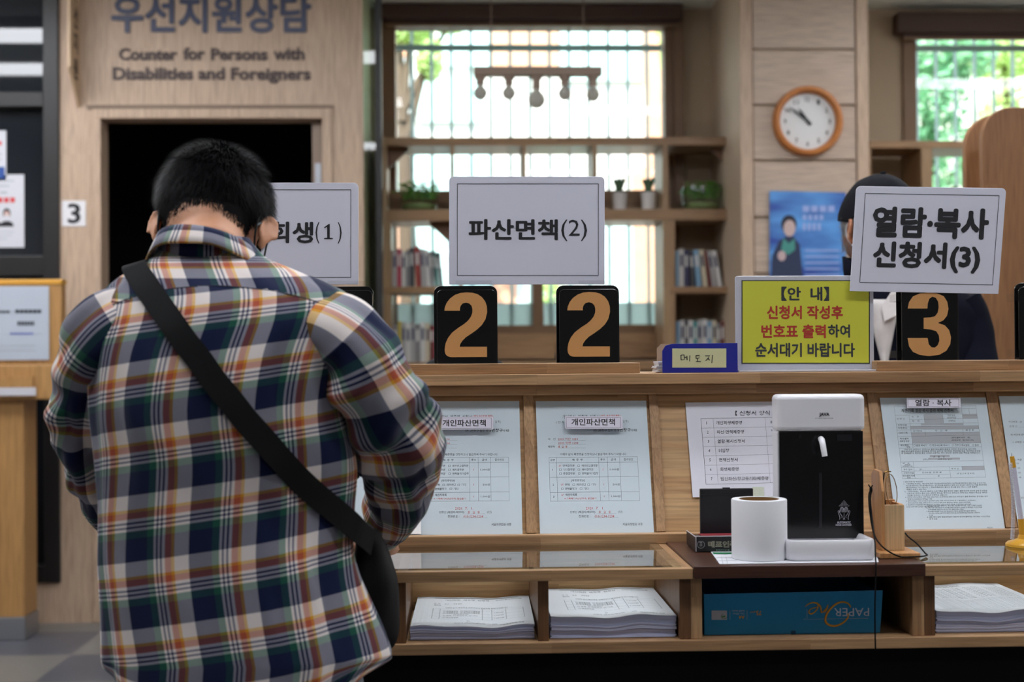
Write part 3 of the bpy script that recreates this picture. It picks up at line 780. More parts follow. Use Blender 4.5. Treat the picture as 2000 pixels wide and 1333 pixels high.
# tray
tx0, tx1 = PX(1535,2.312), PX(1709,2.312); ty0, ty1 = 2.312, 2.47
tz0, tz1 = zb_, zb_+.0335
def ring(ins, z): return rr_col(tx0+ins, tx1-ins, ty0+ins, ty1-ins, max(.016-ins*.6, .004), z, z)
R_ = [ring(.003, tz0), ring(0, tz0+.004), ring(0, tz1-.003), ring(.002, tz1), ring(.006, tz1), ring(.0085, tz1-.003), ring(.014, tz1-.014)]
mb = MB(); vs = sum(R_, []); n = len(R_[0]); fs = [tuple(range(n))[::-1], tuple(range((len(R_)-1)*n, len(R_)*n))]
for i in range(len(R_)-1):
    for k in range(n): fs.append((i*n+k, i*n+(k+1)%n, (i+1)*n+(k+1)%n, (i+1)*n+k))
mb.add(vs, fs); mb.build('drip_tray', M_WHITE, sd, smooth=50)

# white sheet the dispenser and the roll stand on
ws = thing('sheet', 'white printed sheet lying on the walnut board under the roll and dispenser', 'paper', (PX(1550,2.4), 2.4, ZDK))
q = [PZ(1398,1106,ZDK+.0004), Vector((PX(1712,2.3), 2.296, 0)), Vector((PX(1712,2.3), 2.58, 0)), PZ(1380,1080,ZDK+.0004)]
q = [Vector((PX(1402,2.297), 2.297, ZDK+.0003)), Vector((PX(1712,2.297), 2.297, ZDK+.0003)), Vector((PX(1705,2.47), 2.47, ZDK+.0003)), Vector((PX(1382,2.47), 2.47, ZDK+.0003))]
MB().prism(q, (0,0,.0007)).build('paper', M_PAPER, ws)
g0 = [PZ(1391.5,1079.5,ZDK+.0014), PZ(1440,1079.5,ZDK+.0014), PZ(1440,1083,ZDK+.0014), PZ(1393.5,1083,ZDK+.0014)]
MB().poly(g0).build('green_band', mat('green_print', (24,120,76), .6), ws)
ln = MB()
for yy in (1090, 1096):
    a, b_ = PZ(1398,yy,ZDK+.0014), PZ(1440,yy,ZDK+.0014); ln.box(a.x, b_.x, a.y-.0006, a.y+.0006, ZDK+.0011, ZDK+.0014)
for xx in (1409, 1418):
    a, b_ = PZ(xx,1088,ZDK+.0014), PZ(xx+3,1102,ZDK+.0014); ln.add([a-Vector((.0004,0,0)), a+Vector((.0004,0,0)), b_+Vector((.0004,0,0)), b_-Vector((.0004,0,0))], [(0,1,2,3)])
ln.build('printed_lines', M_GREY, ws)
# paper roll
cx, cy = PX(1479,2.36), 2.357; r = 54*2.36/FPX; zr0 = ZDK+.0012; hR = .0985
rl = thing('paper_roll', 'upright white paper roll with a brown core in front of the ink pad', 'roll', (cx, cy, zr0))
ri = r*.73
MB().lathe([(ri,0),(r-.001,0),(r,.001),(r,hR-.0015),(r-.001,hR),(ri+.0015,hR),(ri,hR)], (cx,cy,zr0), 64, caps=False).build('paper_winding', mat('roll_paper', (226,226,230), .8, bump=.1, bscale=200, stretch=(1,1,8)), rl, smooth=40)
MB().lathe([(ri-.002,0),(ri-.0002,0),(ri-.0002,hR-.0006),(ri-.002,hR-.0006),(ri-.002,0)], (cx,cy,zr0), 48, caps=False).build('card_core', mat('core_card', (150,112,68), .9), rl, smooth=40)

# --- ink pad with its carton
Yc = 2.44
cb = thing('ink_pad_carton', 'small black printed carton holding the ink pad beside the roll', 'carton', (PX(1395,Yc), Yc, ZDK))
M_CBLK = mat('black_carton', (22,20,22), .4, vary=.2, vscale=60)
M_CEDGE = mat('carton_edge', (196,192,196), .8)
xa, xb = PX(1355.5,Yc), PX(1468,Yc); zc0 = ZDK+.0014; zc1 = HZ(1390,1049,Yc); cd = .088
MB().box(xa, xb, Yc, Yc+.0015, zc0, zc1).build('front_wall', M_CBLK, cb)
MB().box(xa, xb, Yc-.0001, Yc+.0016, zc1, zc1+.0014).build('cut_edge', M_CEDGE, cb)
MB().box(xa, xa+.0012, Yc-.0004, Yc+.0005, zc0, zc1).build('cut_edge', M_CEDGE, cb)
p1 = Vector((PX(1338,Yc+.1), Yc+.1, zc0)); p0 = Vector((xa, Yc+.0016, zc0))
fz_ = HZ(1338,1037,Yc+.1)-zc0
MB().add([p0, p1, p1+Vector((0,0,fz_)), p0+Vector((0,0,zc1-zc0))], [(0,1,2,3)])
fl = MB(); fl.add([p0, p1, p1+Vector((0,0,fz_)), p0+Vector((0,0,zc1-zc0))], [(0,1,2,3)]); fl.add([v+Vector((.0012,0,0)) for v in fl.v[:4]], [(3,2,1,0)])
fl.f += [(0,4,5,1),(1,5,6,2),(2,6,7,3),(3,7,4,0)]; fl.build('side_flap', M_CBLK, cb)
MB().tube([p0+Vector((0,0,zc1-zc0)), p1+Vector((0,0,fz_))], .001, 6).build('cut_edge', M_CEDGE, cb)
MB().box(xa, xb, Yc+.0016, Yc+cd, zc0, zc0+.0012).build('bottom_wall', M_CBLK, cb)
MB().box(xb-.0014, xb, Yc+.0016, Yc+cd, zc0+.0012, zc1).build('side_wall', M_CBLK, cb)
yl = Yc-.0006
mb = MB(); ptext(mb, '매표인주', 1383, 1057.5, 1440, 1070.3, yl, .05); mb.build('outline_lettering', mat('carton_pale_print', (196,190,176), .6), cb)
mb = MB(); ptext(mb, '매표인주', 1383.6, 1058.1, 1439.4, 1069.7, yl-.0003, .012); mb.build('lettering', mat('carton_olive_print', (116,108,84), .6), cb)
mb = MB(); ptext(mb, '품질관리실 ■', 1398, 1073.2, 1425, 1077, yl, .01, 1); mb.build('small_lettering', mat('carton_teal_print', (110,140,128), .6), cb)
em = MB(); c0 = P(1369,1064.5,yl)
for k in range(18):
    a = math.radians(125 + 290*k/17); rr = .0062; q = c0 + Vector((rr*math.cos(a),0,rr*math.sin(a)))
    t_ = Vector((-math.sin(a),0,math.cos(a)))*.0016; s_ = Vector((math.cos(a),0,math.sin(a)))*.0007
    em.add([q-t_, q+s_, q+t_, q-s_], [(0,1,2,3)])
ptext(em, '매표', 1366.2, 1057.5, 1371.8, 1062.5, yl, .04, 1); ptext(em, '인주', 1366.2, 1063.5, 1371.8, 1068, yl, .04, 1)
em.build('wreath_emblem', mat('emblem_grey', (150,148,152), .6), cb)
# the ink pad, lid open
Yl = Yc+.066
ip = thing('ink_pad', 'black ink pad case with its lid standing open behind the carton', 'ink pad', (PX(1416,Yl), Yl-.03, zc0+.0014))
pz0 = zc0+.0014; pz1 = zc1-.004
MB().box(xa+.004, xb-.003, Yc+.006, Yl-.002, pz0, pz1).build('case', mat('black_case_plastic', (22,23,28), .35), ip, bevel=.002)
MB().box(xa+.014, xb-.008, Yc+.012, Yl-.012, pz1, HZ(1416,1044,Yc+.04)).build('red_pad', mat('red_ink_felt', (120,18,30), .6, bump=.5, bscale=120), ip, bevel=.001)
lx0, lx1 = PX(1365,Yl), PX(1468.5,Yl); lz = HZ(1416,955,Yl)
MB().box(lx0, lx1, Yl-.001, Yl+.008, pz0, lz).build('lid', bpy.data.materials['black_case_plastic'], ip, bevel=.0015)
MB().box(PX(1409,Yl), PX(1423.5,Yl), Yl-.001, Yl+.004, lz-.0005, lz+.002).build('lid_catch', bpy.data.materials['black_case_plastic'], ip, bevel=.0006)
MB().box(lx0+.001, lx1-.001, Yl-.0022, Yl-.0011, HZ(1416,968,Yl), HZ(1416,966,Yl)).build('lid_ridge', bpy.data.materials['black_case_plastic'], ip)
tz = MB()
for k in range(9): 
    xx = xa+.001+k*.0022; tz.prism([Vector((xx,Yc+.004,zc1-.001)), Vector((xx+.002,Yc+.004,zc1-.001)), Vector((xx+.001,Yc+.004,zc1+.0035))], (0,.001,0))

# --- wooden glasses holder
Yh = 2.40
gh = thing('glasses_holder', 'small pale wooden holder for reading glasses right of the dispenser', 'holder', (PX(1745,Yh), Yh, ZDK))
M_PINE = wood('pale_pine_block', (214,182,140), (200,164,120), 'z', .5, .3, joints=False)
M_PINE2 = wood('orange_pine', (206,152,98), (188,130,80), 'z', .5, .3, joints=False)
zh = ZDK+.0006
bx0, bx1 = PX(1715,2.335), PX(1794,2.335)
MB().box(bx0, bx1, 2.335, 2.455, zh, zh+.0085).build('base', M_PINE2, gh, bevel=.001)
zb2 = zh+.0087
fx0, fx1 = PX(1724,Yh-.03), PX(1763,Yh-.03); yf = Yh-.03; ztb = HZ(1745,987,yf)
MB().box(fx0, fx1, yf, yf+.006, zb2, ztb).build('front_board', M_PINE, gh, bevel=.0006)
MB().box(fx1-.006, fx1, yf+.0061, yf+.05, zb2, ztb+.001).build('side_board', M_PINE2, gh, bevel=.0006)
MB().box(fx0, fx1, yf+.0501, yf+.056, zb2, ztb+.004).build('rear_board', M_PINE2, gh, bevel=.0006)
bx = PX(1711,yf+.02)
pr = [Vector((bx, yf-.004, zb2)), Vector((bx, yf+.055, zb2)), Vector((bx, yf+.055, HZ(1717,930,yf))), Vector((bx, yf+.04, HZ(1717,920,yf))), Vector((bx, yf+.01, HZ(1717,922,yf))), Vector((bx, yf-.004, HZ(1717,960,yf)))]
MB().prism(pr, (fx0-.0003-bx, 0, 0)).build('tall_side_board', M_PINE2, gh, bevel=.0006)
# reading glasses standing in it
rg = thing('reading_glasses', 'gold rimmed reading glasses standing on end in the wooden holder', 'glasses', (PX(1742,yf+.03), yf+.03, zb2+.05))
M_GOLD = mat('gold_rim', (176,140,80), .25, metal=1)
def ln_pts(c, rx, rz, y, n=26, tilt=.16):
    o = []
    for k in range(n+1):
        a = 2*math.pi*k/n; ex = rx*math.cos(a); ez = rz*math.sin(a)
        o.append(Vector((c.x + ex*math.cos(tilt) + ez*math.sin(tilt), y + ex*.4, c.z + ez*math.cos(tilt) - ex*math.sin(tilt))))
    return o
cL = P(1741,958,yf+.025); lp = ln_pts(cL, .0105, .0275, yf+.025, tilt=-.12)
MB().tube(lp, .0007, 6, caps=False).build('lens_rim', M_GOLD, rg)
MB().poly(lp[:-1]).build('lens', pane('lens_glass', (.97,.97,.97), 1.5), rg)
MB().tube([P(1727,924,yf+.022), P(1734,921,yf+.022), P(1740,922,yf+.024)], .0009, 6).build('bridge', M_GOLD, rg)
MB().tube([P(1727,923,yf+.022), P(1725,945,yf+.02), P(1729,985,yf+.02), P(1731,1010,yf+.02)], .0012, 6).build('temple_arm', M_BLACK, rg)
# black cord
cd_ = MB()
def smooth_path(pts, n=8):
    o = []; pts = [Vector(p) for p in pts]
    for i in range(len(pts)-1):
        p0 = pts[max(i-1,0)]; p1 = pts[i]; p2 = pts[i+1]; p3 = pts[min(i+2,len(pts)-1)]
        for k in range(n):
            t = k/n
            o.append(.5*((2*p1)+(p2-p0)*t+(2*p0-5*p1+4*p2-p3)*t*t+(3*p1-p0-3*p2+p3)*t**3))
    o.append(pts[-1]); return o
ck_ = [(1701,955,2.372),(1697,970,2.368),(1699,1000,2.36),(1706,1040,2.35),(1720,1065,2.334),(1745,1083,2.33),(1775,1092,2.33),(1800,1092,2.335),(1811,1088,2.35),(1806,1080,2.37),(1790,1062,2.40),(1775,1050,2.42),(1768,1042,2.43)]
pth = smooth_path([P(*c) for c in ck_])
for i, p in enumerate(pth):
    if p.z < ZDK+.0035: p.z = ZDK+.0035
    if bx0 < p.x < bx1 and 2.334 < p.y < 2.456 and p.z < zh+.0115: p.z = zh+.0115
cd_ = MB().tube(pth, .0013, 6)
co = thing('cord', 'black cord looping round the glasses holder and hanging down over the desk edge', 'cord', (PX(1711,2.27), 2.27, .62))
cd_.build('loop', M_BLACK, co)
dn = [(1703,958,2.372),(1700,975,2.368),(1704,1020,2.35),(1709,1062,2.302),(1710,1092,2.28),(1711,1105,2.270),(1710,1140,2.268),(1709,1180,2.268),(1709,1230,2.272),(1710,1270,2.274)]
MB().tube(smooth_path([P(*c) for c in dn]), .0013, 6).build('hanging_end', M_BLACK, co)
kn = MB(); kn.sphere(P(1701,956,2.372), (.0028,.0028,.004), 10, 8); kn.tube([P(1701,955,2.372), P(1696,947,2.37)], .0011, 6); kn.tube([P(1701,955,2.372), P(1704,948,2.37)], .0011, 6)
kn.build('knot', M_BLACK, co)

# --- pen stand
Yq = 2.47
pz = thing('pen_stand', 'yellow desk pen stand with a coiled white cord at the right edge', 'pen', (PX(1990,Yq), Yq, ZG))
M_YEL = mat('yellow_plastic', (214,158,44), .3, coat=.2)
bse = P(1995,1061,Yq); zq = ZG+.0004
bx_ = PX(1962,Yq)
MB().lathe([(.034,0),(.034,.004),(.031,.007),(.014,.013),(.012,.02)], (bx_+.034, Yq, zq), 32).build('base', M_YEL, pz, smooth=40)
MB().tube([Vector((bx_+.030, Yq, zq+.012)), P(1994,1014,Yq)], [.0065,.0058], 14).build('socket', M_YEL, pz, smooth=50)
a, b_ = P(1994,1014,Yq), P(1979.5,912,Yq)
d_ = (b_-a)
MB().tube([a, a+d_*.98], .0042, 12).build('pen_barrel', mat('clear_pen_plastic', (206,204,222), .2), pz, smooth=50)
MB().tube([a+d_*.985, P(1976.5,892,Yq)], [.0046,.004], 12).build('pen_cap', M_YEL, pz, smooth=50)
MB().tube([P(1976.5,892,Yq), P(1975.8,886,Yq)], [.0008,.0005], 6).build('pen_tip', M_STEEL, pz)
hx = MB(); pts = []
for k in range(60*8+1):
    t = k/(60*8); c = P(1973.5+3*t+4*math.sin(t*3), 905+(1054-905)*t, Yq-.018); a = 2*math.pi*60*t
    pts.append(c + Vector((.0032*math.cos(a), .0032*math.sin(a), 0)))
hx.tube(pts, .0006, 5); hx.build('coiled_cord', mat('white_coil', (205,203,212), .35), pz, smooth=180)
# ================================================================ behind the counter
YS0, YS1 = 6.25, 6.54
def hb(mb, x0, x1, ya, yb, Y0=YS0, Y1=YS1):      # a board whose front edge fills the given part of the photograph
    mb.box(PX(x0, Y0), PX(x1, Y0), Y0, Y1, HZ((x0+x1)/2, yb, Y0), HZ((x0+x1)/2, ya, Y0)); return mb
bc = thing('bookcase', 'open pine bookcase standing across the middle window with plants and books', 'bookcase', (PX(1090, YS0), 6.4, 0))
for (a, b_, c, d) in ((742,1446,268,284), (742,1446,409,431), (757,905,560,573), (1310,1432,560,573), (742,1446,706,724)):
    hb(MB(), a, b_, c, d).build('shelf', M_SHELF, bc, bevel=.002)
for (a, b_) in ((742,757), (1432,1447)):
    MB().box(PX(a, YS0), PX(b_, YS0), YS0-.004, YS1, 0, HZ(a, 268, YS0)).build('upright', M_SHELFV, bc, bevel=.002)
for (a, b_, c, d) in ((882,889,284,409), (1023,1030,284,409), (1161,1169,284,409), (1297,1308,284,409), (1297,1310,431,706), (897,905,431,706), (1310,1320,431,706), (757,765,431,706)):
    hb(MB(), a, b_, c, d, YS0+.004).build('divider', M_SHELFV, bc, bevel=.001)
def gus(pts, Y):
    q = [P(x, y, Y) for x, y in pts]; return MB().prism(q, (0, .018, 0))
M_GUS = mat('dark_stained_bracket', (112,78,52), .5, vary=.1)
gus([(757,284),(798,284),(798,293),(757,332)], 6.33).build('corner_bracket', M_GUS, bc)
gus([(829,431),(897,431),(897,492),(838,437)], 6.33).build('corner_bracket', M_GUS, bc)
gus([(1432,284),(1388,284),(1388,293),(1432,334)], 6.33).build('corner_bracket', M_GUS, bc)
hb(MB(), 757, 1297, 372, 409, 6.5, 6.52).build('back_rail', M_SHELF, bc)
hb(MB(), 905, 1297, 651, 700, 6.5, 6.52).build('back_rail', M_SHELF, bc)

# second shelf unit at the right window
b2 = thing('bookcase', 'low pine shelf unit under the right window beside the pillar', 'bookcase', (PX(1800, YS0), 6.4, 0))
for (c, d) in ((275,289), (410,428), (560,573)):
    hb(MB(), 1702, 2040, c, d).build('shelf', M_SHELF, b2, bevel=.002)
for (a, b_) in ((1700,1706), (1804,1826), (1940,1960)):
    MB().box(PX(a, YS0), PX(b_, YS0), YS0+.004, YS1, 0, HZ(a, 276, YS0)).build('upright', M_SHELFV, b2, bevel=.002)

# roller blinds
M_BLIND = mat('dark_brown_blind', (70,48,38), .7, bump=.2, bscale=150)
for nm, (x0, x1, ya, yb) in (('across the top of the middle window', (748,1340,6,40)), ('across the top of the right window', (1760,2090,22,66))):
    t = thing('roller_blind', 'dark brown roller blind pulled up ' + nm, 'blind', (PX((x0+x1)/2, 6.5), 6.5, HZ(x0, yb, 6.5)), 'roller blinds')
    hb(MB(), x0, x1, ya, yb-4, 6.49, 6.58).build('cassette', M_BLIND, t, bevel=.01)
    hb(MB(), x0+10, x1-10, yb-4, yb+8, 6.53, 6.545).build('blind_cloth', M_BLIND, t)
    hb(MB(), x0+10, x1-10, yb+6, yb+11, 6.524, 6.55).build('bottom_bar', M_JAMB, t, bevel=.002)
# timber casing at the right of the middle window
t = MB(); hb(t, 1321, 1341, 40, 420, 6.55, 6.6)
struct(t.build('trim_3', M_JAMB, bevel=.003))

# hanging bar of five bulbs
YL = 6.0
hl = thing('pendant_light', 'bar pendant with five unlit round bulbs hanging before the middle window', 'pendant light', (PX(1050, YL), YL, HZ(1050, 130, YL)))
M_BULB, ntb, bb = newmat('smoked_bulb')
bb.inputs['Base Color'].default_value = lin((200,198,190)); bb.inputs['Roughness'].default_value = .25
tb = N(ntb, 'ShaderNodeBsdfTranslucent'); tb.inputs[0].default_value = lin((225,223,215))
mb_ = N(ntb, 'ShaderNodeMixShader'); mb_.inputs[0].default_value = .5
ntb.links.new(bb.outputs[0], mb_.inputs[1]); ntb.links.new(tb.outputs[0], mb_.inputs[2]); ntb.links.new(mb_.outputs[0], ntb.nodes['Material Output'].inputs[0])
M_LB = mat('taupe_metal', (150,128,112), .5)
a, b_ = P(925,129,YL), P(1175,139,YL)
MB().box(a.x, b_.x, YL-.03, YL+.03, HZ(1050,149,YL), HZ(1050,132,YL)).build('bar', M_LB, hl, bevel=.004)
for xx in (960, 1140):
    p = P(xx, 135, YL); MB().tube([(p.x, YL, p.z-.005), (p.x, YL, CEIL)], .0016, 6).build('suspension_wire', M_LB, hl)
for (xx, yc, r) in ((938,182,13.5), (994,182,13), (1048,195,17), (1103,183,13), (1158,185,13.5)):
    c = P(xx, yc, YL); zt = HZ(xx, 150, YL); rr = r*YL/FPX
    bl = MB().lathe([(.002,-rr)]+[(rr*math.sin(k*.24), -rr*math.cos(k*.24)) for k in range(1, 11)]+[(rr*.42, rr*.95), (rr*.4, rr*1.25)], c, 20)
    bl.build('bulb', M_BULB, hl, smooth=40)
    MB().lathe([(.017, c.z+rr*1.2-c.z), (.017, zt-c.z-.012), (.024, zt-c.z-.01), (.024, zt-c.z+.002)], c, 16).build('socket', M_LB, hl, smooth=40)

# clock
YC = 5.93
cc = P(1576, 238, YC); R = 69*YC/FPX
ck = thing('wall_clock', 'round wooden-framed wall clock on the clad pillar', 'clock', (cc.x, YC, cc.z-R))
prof = [(R*.80,-.008),(R*.82,-.030),(R*.88,-.042),(R*.95,-.040),(R,-.026),(R,0),(R*.8,0)]
MB().lathe(prof, cc, 64, axis='y', caps=False).build('frame', wood('clock_frame_wood', (196,124,62), (176,104,48), 'x', .2, .2, joints=False), ck, smooth=50)
MB().lathe([(.0001,-.008),(R*.82,-.008),(R*.82,-.003),(.0001,-.003)], cc, 48, axis='y', caps=False).build('dial', mat('clock_dial', (222,222,220), .5), ck)
U, V = Vector((1,0,0)), Vector((0,0,1))
for h in range(1, 13):
    an = math.radians(90-30*h); q = cc + U*(R*.64*math.cos(an)) + V*(R*.64*math.sin(an)) + Vector((0,-.0095,0))
    wdt = .012 if h < 10 else .02
    num = MB(); put_text(num, str(h), q, U, V, -wdt/2, -.0105, wdt/2, .0105, .02, 1); num.build('numeral', M_INK, ck)
def hand(deg, l, wd, y):
    an = math.radians(90-deg); d = U*math.cos(an) + V*math.sin(an); s = U*-math.sin(an) + V*math.cos(an)
    o = cc + Vector((0, y, 0))
    return MB().prism([o - d*.02 - s*wd, o - d*.02 + s*wd, o + d*l*.7 + s*wd, o + d*l, o + d*l*.7 - s*wd], (0,-.0012,0))
hand(325, R*.46, .0055, -.011).build('hour_hand', M_INK, ck)
hand(308, R*.68, .0042, -.0135).build('minute_hand', M_INK, ck)
MB().lathe([(.007,-.017),(.007,-.009)], cc, 16, axis='y').build('hub', M_INK, ck)
MB().lathe([(.0001,-.026),(R*.83,-.026)], cc, 48, axis='y', caps=False).build('cover_glass', pane('clock_glass', (.98,.98,.98), 1.5), ck)

# blue poster on the pillar
YP = 5.921
pp = thing('poster', 'blue printed poster of a dark-suited figure on the clad pillar', 'poster', (PX(1575,YP), YP, HZ(1575,600,YP)))
m, ntt, b = newmat('blue_poster_print')
tc = N(ntt, 'ShaderNodeTexCoord'); nz = N(ntt, 'ShaderNodeTexNoise'); nz.inputs['Scale'].default_value = 5; nz.inputs['Detail'].default_value = 2
mp = N(ntt, 'ShaderNodeMapping'); mp.inputs['Scale'].default_value = (.6, 1, 2.0); ntt.links.new(tc.outputs['Object'], mp.inputs[0]); ntt.links.new(mp.outputs[0], nz.inputs['Vector'])
mx = N(ntt, 'ShaderNodeMix', data_type='RGBA'); mx.inputs[6].default_value = lin((30,66,150)); mx.inputs[7].default_value = lin((92,160,224))
rm = N(ntt, 'ShaderNodeMapRange'); rm.inputs[1].default_value = .35; rm.inputs[2].default_value = .65
ntt.links.new(nz.outputs[0], rm.inputs[0]); ntt.links.new(rm.outputs[0], mx.inputs[0]); ntt.links.new(mx.outputs[2], b.inputs['Base Color'])
def flat(pts, Y): return MB().prism([P(x, y, Y) for x, y in pts][::-1], (0, .0012, 0))
flat([(1503,373),(1652,376),(1652,604),(1503,600)], YP).build('sheet', m, pp)
def oval(cx, cy, rx, ry, n=20): return [(cx+rx*math.cos(2*math.pi*k/n), cy+ry*math.sin(2*math.pi*k/n)) for k in range(n)]
flat([(1508,500),(1522,470),(1536,462),(1550,462),(1562,478),(1568,540),(1566,602),(1512,600),(1506,540)], YP-.0013).build('printed_suit', mat('poster_navy', (34,46,76), .6), pp)
flat(oval(1541,438,15,18), YP-.0026).build('printed_hair', mat('poster_hair', (30,30,44), .6), pp)
flat(oval(1542,446,11.5,16), YP-.0039).build('printed_face', mat('poster_skin', (196,170,164), .6), pp)
flat([(1530,466),(1541,476),(1552,466),(1553,488),(1540,498),(1526,488)], YP-.0039).build('printed_scarf', mat('poster_green', (66,140,130), .6), pp)
flat(oval(1527,500,8,10), YP-.0052).build('printed_hand', mat('poster_skin_2', (190,164,164), .6), pp)
M_PPB = mat('poster_pale_blue', (150,166,214), .6)
for (x0, x1, ya, yb) in ((1566,1632,402,414), (1566,1610,420,430), (1566,1605,436,450)):
    lt = MB()
    for k in range(4):
        a0 = x0 + (x1-x0)*k/4; lt.prism([P(a0+2,ya,YP-.0013), P(a0+2,yb,YP-.0013), P(a0+(x1-x0)/4-2,yb,YP-.0013), P(a0+(x1-x0)/4-2,ya,YP-.0013)], (0,.0012,0))
    lt.build('printed_lettering', M_PPB, pp)
for i in range(5): MB().prism([P(1572,488+i*12,YP-.0013), P(1572,491+i*12,YP-.0013), P(1640,491+i*12,YP-.0013), P(1640,488+i*12,YP-.0013)], (0,.0012,0)).build('printed_line', M_PPB, pp)

# wooden screen at the right
YA, YB_ = 4.42, 4.2
def arch(x0, x1, ytop, Y, rad, ybot=1300):
    p0, p1 = P(x0, ytop, Y), P(x1, ytop, Y); r = rad*Y/FPX; q = []
    q.append(Vector((p0.x, Y, 0.0)))
    for k in range(13):
        a = math.pi - k*math.pi/24
        q.append(Vector((p0.x + r + r*math.cos(a), Y, p0.z - r + r*math.sin(a))))
    q.append(Vector((p1.x, Y, p0.z))); q.append(Vector((p1.x, Y, 0)))
    return MB().prism(q, (0, .03, 0))
sc = thing('screen_divider', 'tall wooden screen of two round-cornered panels behind the right end of the counter', 'screen', (PX(2000,4.3), 4.3, 0))
arch(1884, 2010, 223, YA, 66).build('rear_panel', M_SCREEN, sc, bevel=.004)
arch(1918, 2160, 209, YB_, 60).build('front_panel', M_SCREEN, sc, bevel=.004)
hb(MB(), 1884, 1917, 578, 590, YB_+.04, YA-.002).build('small_shelf', M_SCREEN, sc, bevel=.002)
MB().box(PX(1917,YB_+.03), PX(1940,YB_+.03), YB_+.031, YA-.001, 0, HZ(1940,700,4.2)).build('side_rail', M_SCREEN, sc)

# office chair behind the counter
ycx = 3.75
c0, c1 = PX(806, ycx), PX(1006, ycx); zt = HZ(905, 690, ycx); xm = (c0+c1)/2
M_MESHB = mat('black_chair_fabric', (22,22,26), .8, bump=.3, bscale=300)
ch = thing('office_chair', 'black office chair whose back just shows above the ledge behind a number 2 board', 'chair', (xm, ycx-.25, 0))
pr = []
for k in range(25):
    t = math.pi*k/24; pr.append(Vector((xm - math.cos(t)*(c1-c0)/2*(abs(math.cos(t))**-.35 if abs(math.cos(t)) > 1 else 1), ycx, zt - .10 + .10*math.sin(t)**.7)))
pr += [Vector((c1-.02, ycx-.02, .62)), Vector((c0+.02, ycx-.02, .62))]
MB().prism(pr, (0, .05, 0)).build('backrest', M_MESHB, ch, bevel=.012, seg=3)
MB().box(xm-.24, xm+.24, ycx-.5, ycx-.03, .43, .51).build('seat', M_MESHB, ch, bevel=.03, seg=3)
MB().tube([(xm, ycx+.02, .75), (xm, ycx+.06, .5), (xm, ycx-.2, .42)], .022, 8).build('back_bracket', M_BLKM, ch)
MB().lathe([(.03, .07), (.03, .43)], (xm, ycx-.26, 0), 16).build('gas_column', M_STEEL, ch)
for k in range(5):
    a = 2*math.pi*k/5+.3; e = Vector((xm+.28*math.cos(a), ycx-.26+.28*math.sin(a), .06))
    lg = MB().tube([(xm, ycx-.26, .1), e], [.024, .016], 8).build('base_leg', M_BLKM, ch)
    MB().lathe([(.027,-.012),(.027,.012)], (e.x, e.y, .027), 14, axis='y').build('castor', M_BLACK, lg)

# plants
def leafblade(mb, o, d, l, wd, droop):
    d = d.normalized(); s = d.cross(Vector((0,0,1)));
    if s.length < .01: s = Vector((1,0,0))
    s.normalize(); pts = []
    for k in range(5):
        t = k/4; pts.append((o + d*(l*t) - Vector((0,0,droop*t*t)), wd*math.sin(math.pi*(.12+.83*t))))
    vs = []
    for p, ww in pts: vs += [p - s*ww, p + Vector((0,0,-ww*.3)), p + s*ww]
    fs = []
    for k in range(4):
        for j in (0, 1): fs.append((k*3+j, k*3+j+1, (k+1)*3+j+1, (k+1)*3+j))
    mb.add(vs, fs)
M_JAR = pane('jar_glass', (.9,.95,.92), 1.45)
def jar_plant(label, x0, x1, yb, yt, seed, Y=6.34):
    rnd = random.Random(seed)
    zb = HZ(1094, 409, YS0); X = (PX(x0,Y)+PX(x1,Y))/2; r = (PX(x1,Y)-PX(x0,Y))/2; h = HZ(0,358,Y)-HZ(0,406,Y)
    t = thing('potted_plant', label, 'plant', (X, Y, zb), 'leafy plants in glass bowls')
    MB().lathe([(r*.7,.001),(r*.92,.012),(r,h*.6),(r*.96,h)], (X,Y,zb), 24, caps=False).build('glass_bowl', M_JAR, t, smooth=60)
    MB().lathe([(r*.66,.003),(r*.84,.012),(r*.86,h*.3)], (X,Y,zb), 20).build('soil', mat('potting_moss', (120,132,84), .9, vary=.3, vscale=60), t, smooth=60)
    lf = MB(); stm = MB()
    for i in range(70):
        a = rnd.uniform(0, 6.28); o = Vector((X + rnd.uniform(-.8,.8)*r, Y + rnd.uniform(-.6,.6)*r, zb + h*.5)); hh = rnd.uniform(.02, .075)
        e = o + Vector((rnd.uniform(-.03,.03), rnd.uniform(-.03,.03), hh)); stm.tube([o, e], .0014, 4)
        leafblade(lf, e, Vector((math.cos(a), math.sin(a), rnd.uniform(0,.6))), rnd.uniform(.03,.05), rnd.uniform(.010,.016), .012)
    lf.build('leaves', M_LEAF3, t, smooth=180); stm.build('stems', M_LEAF3, t)
jar_plant('leafy green plant in a glass bowl at the left end of the bookcase', 782, 858, 408, 345, 11)
jar_plant('shaded leafy plant in a glass bowl at the right end of the bookcase', 1334, 1412, 408, 345, 12)
